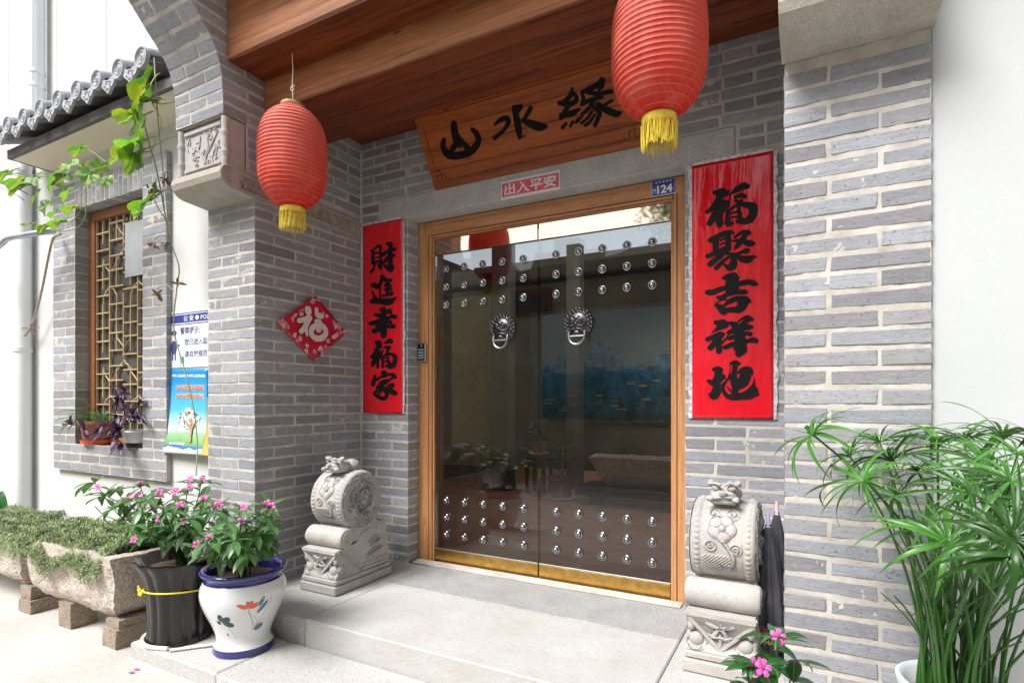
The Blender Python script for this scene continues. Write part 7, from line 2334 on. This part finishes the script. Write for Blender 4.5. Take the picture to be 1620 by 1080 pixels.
P2c = [Vector((-1.144, -0.668, 1.311)), Vector((-0.714, -0.668, 1.300)), Vector((-1.142, -0.712, 0.729)), Vector((-0.658, -0.735, 0.740))]
def p2s(a, b, d=0.0):
    top = P2c[0].lerp(P2c[1], a); bot = P2c[2].lerp(P2c[3], a)
    p = top.lerp(bot, b)
    y = -0.668 - 0.044 * b ** 2 - 0.030 * (b ** 1.5) * a ** 2 - 0.010 * math.sin(b * 7) * a * b - d
    return (p.x, y, p.z)
m = MB()
n1, n2 = 12, 26
for i in range(n1 + 1):
    for j in range(n2 + 1):
        m.v.append(p2s(i / n1, j / n2))
for i in range(n1):
    for j in range(n2):
        a = i * (n2 + 1) + j; m.f.append((a, a + 1, a + n2 + 2, a + n2 + 1))
o = m.build('sheet', nt.m, p2, True); sm = o.modifiers.new('thickness', 'SOLIDIFY'); sm.thickness = 0.0008; sm.offset = 0
m = MB()
vs = [p2s(1.0, j / 12, 0.0) for j in range(4, 13)] + [(p2s(1.0, j / 12)[0] + 0.012 + 0.030 * (j / 12) ** 2, p2s(1.0, j / 12)[1] + 0.030, p2s(1.0, j / 12)[2] - 0.004) for j in range(4, 13)]
m.add(vs, [(i, i + 1, i + 10, i + 9) for i in range(8)])
m.build('yellow_back_sheet', MAT['yellow_paper'], p2, True)
def on_p2(nm, V, F, mt, d=0.0016):
    me = bpy.data.meshes.new(nm); me.from_pydata([p2s(a, b, d + dd) for a, b, dd in V], [], F); me.update()
    return put(nm, me, mt, p2)
def p2_text(s, a, b, w, h, mt, d=0.0016, bold=0.03):
    V, F = dilated(s, bold * 1.0, 6, 0.0, 0, 0.0001)
    A_ = np.array(V); W_ = A_[:, 0].max() - A_[:, 0].min(); H_ = A_[:, 1].max() - A_[:, 1].min()
    on_p2('lettering', [(a + x / W_ * w, b - y / H_ * h, z) for x, y, z in V], F, mt, d)
for k, (s_, b_) in enumerate((('少年强则中国强', 0.225), ('少年兴则中国兴', 0.325))):
    p2_text(s_, 0.56, b_, 0.72, 0.062, MAT['white_print'], 0.0014, 0.075)
    p2_text(s_, 0.56, b_, 0.70, 0.056, MAT['orange_print'], 0.0030, 0.015)
p2_text('中华人民共和国 中华人民共和国', 0.52, 0.085, 0.85, 0.036, MAT['white_print'], 0.0014, 0.03)
Rp = random.Random(12)
V, F = [], []
for k in range(60):
    a0 = 6.28 * Rp.random(); rr = math.sqrt(Rp.random())
    ca, cb = 0.57 + 0.23 * rr * math.cos(a0), 0.585 + 0.105 * rr * math.sin(a0)
    b = len(V)
    for q in range(7): V.append((ca + 0.055 * math.cos(q * .9), cb + 0.022 * math.sin(q * .9), 0.0001 * k))
    F.append(tuple(range(b, b + 7)))
on_p2('blossom', V, F, MAT['white_print'], 0.0014)
V, F = [], []
for k in range(44):
    a0 = 6.28 * Rp.random(); rr = math.sqrt(Rp.random())
    ca, cb = 0.57 + 0.25 * rr * math.cos(a0), 0.60 + 0.11 * rr * math.sin(a0)
    b = len(V)
    for q in range(5): V.append((ca + 0.016 * math.cos(q * 1.26), cb + 0.010 * math.sin(q * 1.26), 0.00003 * k))
    F.append(tuple(range(b, b + 5)))
o = on_p2('blossom_dots', V, F, MAT['bench'], 0.0085); o['kind'] = 'stuff'
tr = [(0.62, 0.86, .0), (0.70, 0.86, 0), (0.68, 0.78, 0), (0.69, 0.70, 0), (0.76, 0.62, 0), (0.72, 0.62, 0), (0.67, 0.67, 0), (0.66, 0.58, 0), (0.63, 0.58, 0), (0.635, 0.68, 0), (0.55, 0.63, 0), (0.54, 0.645, 0), (0.63, 0.72, 0), (0.64, 0.79, 0)]
on_p2('tree_trunk', tr, [tuple(range(len(tr)))], plain('trunk_print', (0.50, 0.28, 0.15), 0.5), 0.0095)
p2_text('青少年法制教育', 0.33, 0.885, 0.38, 0.03, MAT['white_print'], 0.0016, 0.03)

# ------------------------------------------------------------ hanging vine
vn = root('hanging_vine', 'straggling vine with yellow green leaves hanging in front of the tiled eave and the window', 'vine', (-0.581, -1.060, 2.552))
def gourd_leaf(seed, curl):
    n = 36
    Rg = random.Random(seed)
    vs = [(0.0, 0.0, 0.0)]
    rings = 5
    for r in range(1, rings + 1):
        for k in range(n):
            a = 2 * math.pi * k / n
            lob = 1.0 + 0.20 * math.cos(5 * a) + 0.06 * math.cos(13 * a + seed) - (0.62 if abs(a - math.pi) < 0.30 else 0.0) - 0.10 * (abs(a - math.pi) < 0.6)
            rr = 0.075 * lob * r / rings
            x, y = 0.03 + rr * math.cos(a), rr * math.sin(a)
            z = -curl * (x * x + 0.4 * y * y) * 2.2 + 0.14 * abs(y) + 0.006 * math.sin(5 * a) * r / rings + 0.012 * noise.noise(Vector((x * 20, y * 20, seed)))
            vs.append((x, y, z))
    fs = [(0, 1 + k, 1 + (k + 1) % n) for k in range(n)]
    for r in range(rings - 1):
        for k in range(n):
            a, b = 1 + r * n + k, 1 + r * n + (k + 1) % n
            fs.append((a, a + n, b + n, b))
    me = bpy.data.meshes.new('leaf'); me.from_pydata(vs, [], fs); me.polygons.foreach_set('use_smooth', [True] * len(fs))
    me.materials.append(MAT['gourd']); me.update()
    return me
gl_ = [gourd_leaf(k, 0.3 + 0.35 * k) for k in range(4)]
Rv = random.Random(15)
def vl(p, d, up, s, k=None):
    place('leaf', gl_[Rv.randrange(4) if k is None else k], p, d, up, s, vn)
big_l = [
 ((-0.599, -1.100, 2.953), (-0.55, -0.2, -0.8), (-.5, -.7, .5), 1.35), ((-0.690, -1.100, 2.798), (0.1, -.2, -1), (-.3, -.9, .2), 1.15), ((-0.754, -1.080, 2.807), (-.95, -.2, -0.15), (-.1, -.35, 1), 0.95),
 ((-0.670, -1.100, 2.648), (0.1, -.2, -.9), (-.4, -.9, .3), 1.25), ((-0.616, -1.140, 2.594), (-1, -.2, -0.1), (0, -.5, 1), 0.95), ((-0.799, -1.120, 2.604), (-.6, -.3, -0.6), (-.2, -.5, .8), 0.85), ((-0.699, -1.120, 2.553), (-.4, -.2, -.9), (-.9, -.4, .2), 0.85),
 ((-1.343, -1.100, 2.728), (-.8, -.2, -0.35), (0.1, -.35, .9), 0.62), ((-0.623, -1.080, 2.850), (1, -.2, 0.05), (0, -.3, 1), 0.62),
 ((-0.704, -1.020, 2.318), (-.8, -.2, -0.35), (-.2, -.6, .8), 1.12), ((-0.710, -1.050, 2.287), (-.5, -.3, -0.7), (-.3, -.8, .4), 0.8), ((-0.685, -1.020, 2.391), (0.1, -.2, -1), (-.3, -.9, .2), 0.5),
 ((-1.661, -1.100, 2.625), (-.6, -.3, -0.6), (-.1, -.7, .7), 0.85), ((-1.594, -1.100, 2.591), (.3, -.3, -0.8), (.1, -.7, .7), 0.7), ((-2.129, -1.100, 2.665), (-.8, -.3, -0.2), (0, -.4, 1), 0.95), ((-2.110, -1.100, 2.621), (-.5, -.5, -0.3), (0, -.4, 1), 0.8),
 ((-1.943, -1.100, 2.534), (-.3, -.4, -0.7), (0, -.7, .7), 0.62), ((-1.808, -1.100, 2.454), (.3, -.4, -0.7), (0, -.7, .7), 0.7), ((-1.661, -1.100, 2.379), (-.8, -.2, -0.4), (.1, -.6, .7), 0.6), ((-1.495, -1.100, 2.477), (-.7, -.2, -0.5), (.1, -.5, .8), 0.6),
 ((-1.446, -1.100, 2.361), (-.8, -.2, -0.2), (.0, -.4, 1), 0.6), ((-1.335, -1.100, 2.604), (.1, -.2, -.6), (.0, -.6, .8), 0.6), ((-1.250, -1.100, 2.547), (.1, -.3, -0.8), (.6, -.6, .3), 0.6), ((-1.610, -1.100, 2.294), (-.8, -.2, -0.2), (.0, -.4, 1), 0.65),
 ((-1.808, -1.100, 2.294), (-.9, -.2, -0.2), (.0, -.4, 1), 0.6), ((-2.035, -1.100, 2.336), (-.9, -.3, -0.1), (.0, -.5, 1), 0.45), ((-1.131, -1.060, 2.498), (.1, -.3, -0.8), (.2, -.8, .5), 0.42), ((-1.205, -1.060, 2.609), (.1, -.3, -0.8), (.9, -.4, .2), 0.45), ((-2.329, -1.120, 2.755), (-.8, -.3, -0.3), (0, -.5, .9), 0.8),
 ((-1.511, -1.100, 2.655), (.6, -.3, -0.5), (0, -.6, .8), 0.55), ((-1.989, -1.100, 2.661), (.5, -.3, -0.5), (0, -.6, .8), 0.6)]
for p, d, up_, s in big_l:
    vl(p, d, up_, s * 1.42)
m = MB()
def smooth_path(P, k=5):
    P = [Vector(p) for p in P]; P = [2 * P[0] - P[1]] + P + [2 * P[-1] - P[-2]]
    out = []
    for i in range(1, len(P) - 2):
        for j in range(k):
            t = j / k
            out.append(0.5 * ((2 * P[i]) + (-P[i - 1] + P[i + 1]) * t + (2 * P[i - 1] - 5 * P[i] + 4 * P[i + 1] - P[i + 2]) * t * t + (-P[i - 1] + 3 * P[i] - 3 * P[i + 1] + P[i + 2]) * t ** 3))
    out.append(P[-2])
    return out
for pts, r in (([(-0.593, -1.100, 2.568), (-0.607, -1.060, 2.475), (-0.648, -1.000, 2.322), (-0.661, -0.970, 2.200), (-0.656, -0.950, 2.077), (-0.593, -0.930, 1.908), (-0.629, -0.920, 1.782), (-0.695, -0.900, 1.536), (-0.584, -0.900, 1.277), (-0.502, -0.900, 1.065), (-0.427, -0.920, 0.839), (-0.345, -0.980, 0.655)], 0.0042),
               ([(-0.690, -1.100, 2.798), (-0.625, -1.100, 2.657), (-0.593, -1.100, 2.568)], 0.003), ([(-0.496, -1.000, 2.856), (-0.567, -1.050, 2.832), (-0.610, -1.080, 2.847), (-0.515, -1.080, 2.713), (-0.546, -1.080, 2.629), (-0.574, -1.100, 2.535)], 0.0028),
               ([(-0.405, -0.980, 2.658), (-0.522, -1.040, 2.621), (-0.574, -1.100, 2.564), (-0.736, -1.100, 2.569)], 0.003), ([(-0.593, -1.100, 2.539), (-0.803, -1.100, 2.564), (-1.049, -1.100, 2.547), (-1.273, -1.100, 2.559), (-1.594, -1.100, 2.600), (-1.989, -1.100, 2.652), (-2.425, -1.100, 2.752)], 0.003),
               ([(-1.343, -1.100, 2.728), (-1.197, -1.100, 2.652), (-1.063, -1.100, 2.570)], 0.0025), ([(-1.327, -1.100, 2.549), (-1.304, -1.100, 2.403), (-1.319, -1.100, 2.263), (-1.446, -1.100, 2.212), (-1.678, -1.100, 2.228), (-2.035, -1.100, 2.296)], 0.003), ([(-1.366, -1.100, 2.536), (-1.366, -1.100, 2.331), (-1.495, -1.100, 2.260)], 0.0025),
               ([(-0.704, -1.020, 2.318), (-0.674, -1.000, 2.243), (-0.661, -0.970, 2.192)], 0.0028), ([(-0.656, -0.950, 2.077), (-0.742, -0.950, 2.112), (-0.816, -0.950, 2.091)], 0.0022), ([(-0.661, -0.920, 1.766), (-0.747, -0.920, 1.813), (-0.842, -0.920, 1.790)], 0.0022), ([(-0.695, -0.900, 1.497), (-0.669, -0.880, 1.379), (-0.649, -0.880, 1.260)], 0.0022)):
    m.tube(smooth_path(pts), r, 6)
m.build('stem', MAT['vine'], vn, True)
m = MB()
m.tube(smooth_path([(-0.691, -1.020, 3.155), (-0.618, -1.050, 2.901), (-0.575, -1.060, 2.699), (-0.572, -1.040, 2.476), (-0.596, -1.000, 2.238), (-0.665, -0.960, 2.068)]), 0.0042, 6)
m.tube(smooth_path([(-0.644, -0.980, 2.175), (-0.635, -1.000, 2.358), (-0.609, -1.000, 2.467)]), 0.003, 6)
m.build('dry_stem', MAT['dry_vine'], vn, True)
for c_ in ((-0.823, -0.950, 2.072), (-0.695, -0.950, 2.051), (-0.616, -0.920, 1.812), (-0.849, -0.920, 1.771), (-0.575, -1.020, 2.409), (-0.780, -1.000, 2.384)):
    m = MB()
    for k in range(9):
        a, b = Rv.uniform(0, 6.28), Rv.uniform(-1, 1)
        L = Rv.uniform(0.025, 0.060)
        d = Vector((math.cos(a) * .7, math.sin(a) * .7, b - 0.4)).normalized(); s_ = d.orthogonal().normalized() * Rv.uniform(.006, .014)
        p = Vector(c_) + Vector((Rv.uniform(-.01, .01), Rv.uniform(-.01, .01), Rv.uniform(-.015, .01)))
        m.add([p - s_ * .4, p + s_ * .4, p + d * L * .6 + s_, p + d * L, p + d * L * .6 - s_ * .8], [(0, 1, 2), (0, 2, 4), (4, 2, 3)])
    m.build('dried_leaf', MAT['dry_leaf'], vn)

# ------------------------------------------------------------ pipes and bits on the white wall
dp = root('drain_pipe', 'white plastic drain pipe with an offset bend left of the tiled eave', 'pipe', (-3.1, -0.75, GZ))
m = MB()
xu, xl, yu = -4.124, -3.135, -0.735
m.tube([(xl, yu, GZ), (xl, yu, 3.05), (xl - 0.01, yu + 0.02, 3.10), (xu + .01, -0.26, 3.42), (xu, -0.24, 3.50), (xu, -0.24, 7.5)], 0.064, 24)
m.build('pipe', MAT['pvc'], dp, True)
for z, x, yu in ((3.60, xu, -.24), (4.39, xu, -.24), (4.25, xu, -.24), (3.0, xl, yu), (1.5, xl, yu)):
    MB().tube([(x, yu, z), (x, yu, z + 0.035)], 0.070, 24).build('collar', MAT['pvc'], dp, True, 50)
ar = root('bracket_arm', 'grey steel bracket arm reaching from the left to the window surround', 'bracket', (-2.953, -0.950, 2.351))
m = MB(); m.tube(smooth_path([(-3.273, -1.000, 2.198), (-2.868, -0.980, 2.317), (-2.764, -0.970, 2.356), (-2.574, -0.950, 2.360), (-2.427, -0.900, 2.377), (-2.548, -0.760, 2.440)]), 0.021, 12)
m.build('arm', MAT['galv'], ar, True)
dr_ = root('dry_branch', 'long dry bent branch tied against the white wall below the bracket arm', 'branch', (-2.934, -0.750, 1.685))
m = MB(); m.tube(smooth_path([(-2.333, -0.800, 2.380), (-2.452, -0.800, 2.357), (-2.582, -0.780, 2.217), (-2.736, -0.760, 1.982), (-2.916, -0.740, 1.764), (-3.050, -0.740, 1.650), (-3.227, -0.760, 1.566)]), 0.009, 7)
m.build('branch', MAT['dry_vine'], dr_, True)
m = MB()
for a, b in (((34,519),(62,519)), ((36,524),(60,516)), ((46,512),(50,530)), ((50,520),(62,534)), ((48,520),(60,541))):
    pass
m.tube([(-3.099, -0.760, 1.699), (-2.905, -0.770, 1.686), (-2.779, -0.760, 1.685)], 0.004, 5); m.tube([(-2.905, -0.770, 1.686), (-2.854, -0.760, 1.637), (-2.800, -0.760, 1.567)], 0.003, 5); m.tube([(-2.905, -0.770, 1.723), (-2.883, -0.770, 1.638)], 0.004, 5)
m.build('tie', MAT['dry_leaf'], dr_, True)
cbz = root('cable', 'thin dark cables entering from the left edge under the eave', 'cable', (-2.953, -0.950, 2.844))
m = MB(); m.tube(smooth_path([(-3.304, -0.950, 2.940), (-3.010, -0.930, 2.851), (-2.760, -0.900, 2.765), (-3.068, -0.720, 2.836)]), 0.004, 5); m.tube(smooth_path([(-3.304, -0.950, 2.919), (-3.010, -0.930, 2.820), (-2.814, -0.900, 2.734), (-3.125, -0.720, 2.792)]), 0.003, 5)
m.build('cable', MAT['grey_trim'], cbz, True)

# ------------------------------------------------------------ plants inside the hallway
def indoor_pot(label, x, y, z, r, h, mat, seed, H):
    rt = root('indoor_potted_plant', label, 'potted plant', (x, y, z), 'potted plants behind the glass doors')
    MB().lathe([(r * .7, 0), (r * .72, 0.01), (r * .95, h * .85), (r * 1.05, h * .86), (r * 1.05, h), (r * .9, h), (r * .88, h * .8)], (x, y, z), 28, caps=False).build('pot', mat, rt, True, 50)
    MB().lathe([(0.001, h * .86), (r * .9, h * .84)], (x, y, z), 18, caps=False).build('soil', MAT['soil'], rt, True)
    MB().lathe([(r * .8, 0.0), (r * 1.15, 0.012), (r * 1.2, 0.02)], (x, y, z - 0.001), 24).build('saucer', MAT['white_plastic'], rt, True, 50)
    Ri = random.Random(seed)
    m = MB()
    m.tube([(x, y, z + h * .8), (x + .02, y, z + h + H * .5), (x + .03, y, z + h + H * .9)], 0.008, 6)
    m.build('stem', MAT['dry_vine'], rt, True)
    ms = leaf_mesh('leaf', 0.11, 0.016, MAT['leaf_front'], 0.6, 0.2, 6)
    for k in range(70):
        a = Ri.uniform(0, 6.28); el = Ri.uniform(-0.3, 1.2); t = Ri.uniform(0.1, 1)
        place('leaf', ms, (x + Ri.uniform(-.09, .09), y + Ri.uniform(-.09, .09), z + h + H * t), (math.cos(a) * math.cos(el), math.sin(a) * math.cos(el), math.sin(el)), (0, 0, 1), Ri.uniform(.7, 1.2), rt)
indoor_pot('indoor bush in a terracotta pot left of the bench behind the glass', 0.36, 2.75, 0.001, 0.15, 0.24, MAT['terracotta'], 3, 0.40)
ip = root('plant_stand', 'dark wooden plant stand behind the right glass door', 'stand', (-0.05, 3.0, 0))
m = MB(); m.box(-0.17, 0.11, 2.85, 3.13, 0.42, 0.45, 0.004); m.build('stand_top', MAT['bench'], ip)
for sx_ in (-0.15, 0.06):
    for sy in (2.87, 3.08):
        MB().box(sx_, sx_ + 0.035, sy, sy + 0.035, 0.0, 0.419).build('leg', MAT['bench'], ip)
indoor_pot('small indoor plant in a dark red pot on the wooden plant stand', -0.03, 2.99, 0.452, 0.11, 0.15, MAT['terracotta'], 4, 0.24)

# tree behind the house across the alley (mirrored at the top of the door glass)
tre = root('leafy_tree', 'leafy tree rising behind the beige house across the alley', 'tree', (1.4, -7.6, GZ))
MB().tube([(1.4, -7.6, GZ), (1.38, -7.6, 2.5), (1.3, -7.5, 4.2)], [0.12, 0.10, 0.06], 8).build('trunk', MAT['dry_vine'], tre, True)
Rt2 = random.Random(8)
m = MB()
for k in range(9):
    a = Rt2.uniform(0, 6.28)
    m.tube([(1.32, -7.5, 3.4), (1.3 + 0.5 * math.cos(a), -7.5 + 0.4 * math.sin(a), 4.3), (1.3 + 1.1 * math.cos(a), -7.5 + 0.8 * math.sin(a), 4.9 + Rt2.uniform(-.4, .4))], [0.04, 0.025, 0.01], 5)
m.build('limb', MAT['dry_vine'], tre, True)
V, F = [], []
for k in range(5200):
    a, b = Rt2.uniform(0, 6.28), Rt2.uniform(-1, 1)
    r = Rt2.random() ** 0.4
    cl = 0.75 + 0.35 * noise.noise(Vector((math.cos(a) * 1.6, math.sin(a) * 1.6, b * 1.6)))
    p = Vector((1.15 + 1.5 * r * cl * math.cos(a) * math.sqrt(1 - b * b), -7.45 + 0.9 * r * cl * math.sin(a) * math.sqrt(1 - b * b), 4.75 + 1.0 * r * cl * b))
    d = Vector((Rt2.uniform(-1, 1), Rt2.uniform(-1, 1), Rt2.uniform(-1, .3))).normalized(); w = d.orthogonal().normalized() * 0.020
    bb = len(V); V += [tuple(p), tuple(p + d * .05 + w), tuple(p + d * .11), tuple(p + d * .05 - w)]; F.append((bb, bb + 1, bb + 2, bb + 3))
me = bpy.data.meshes.new('crown'); me.from_pydata(V, [], F); me.update()
put('crown', me, plain('tree_leaf', (0.06, 0.11, 0.035), 0.5, var=0.3), tre)['kind'] = 'stuff'
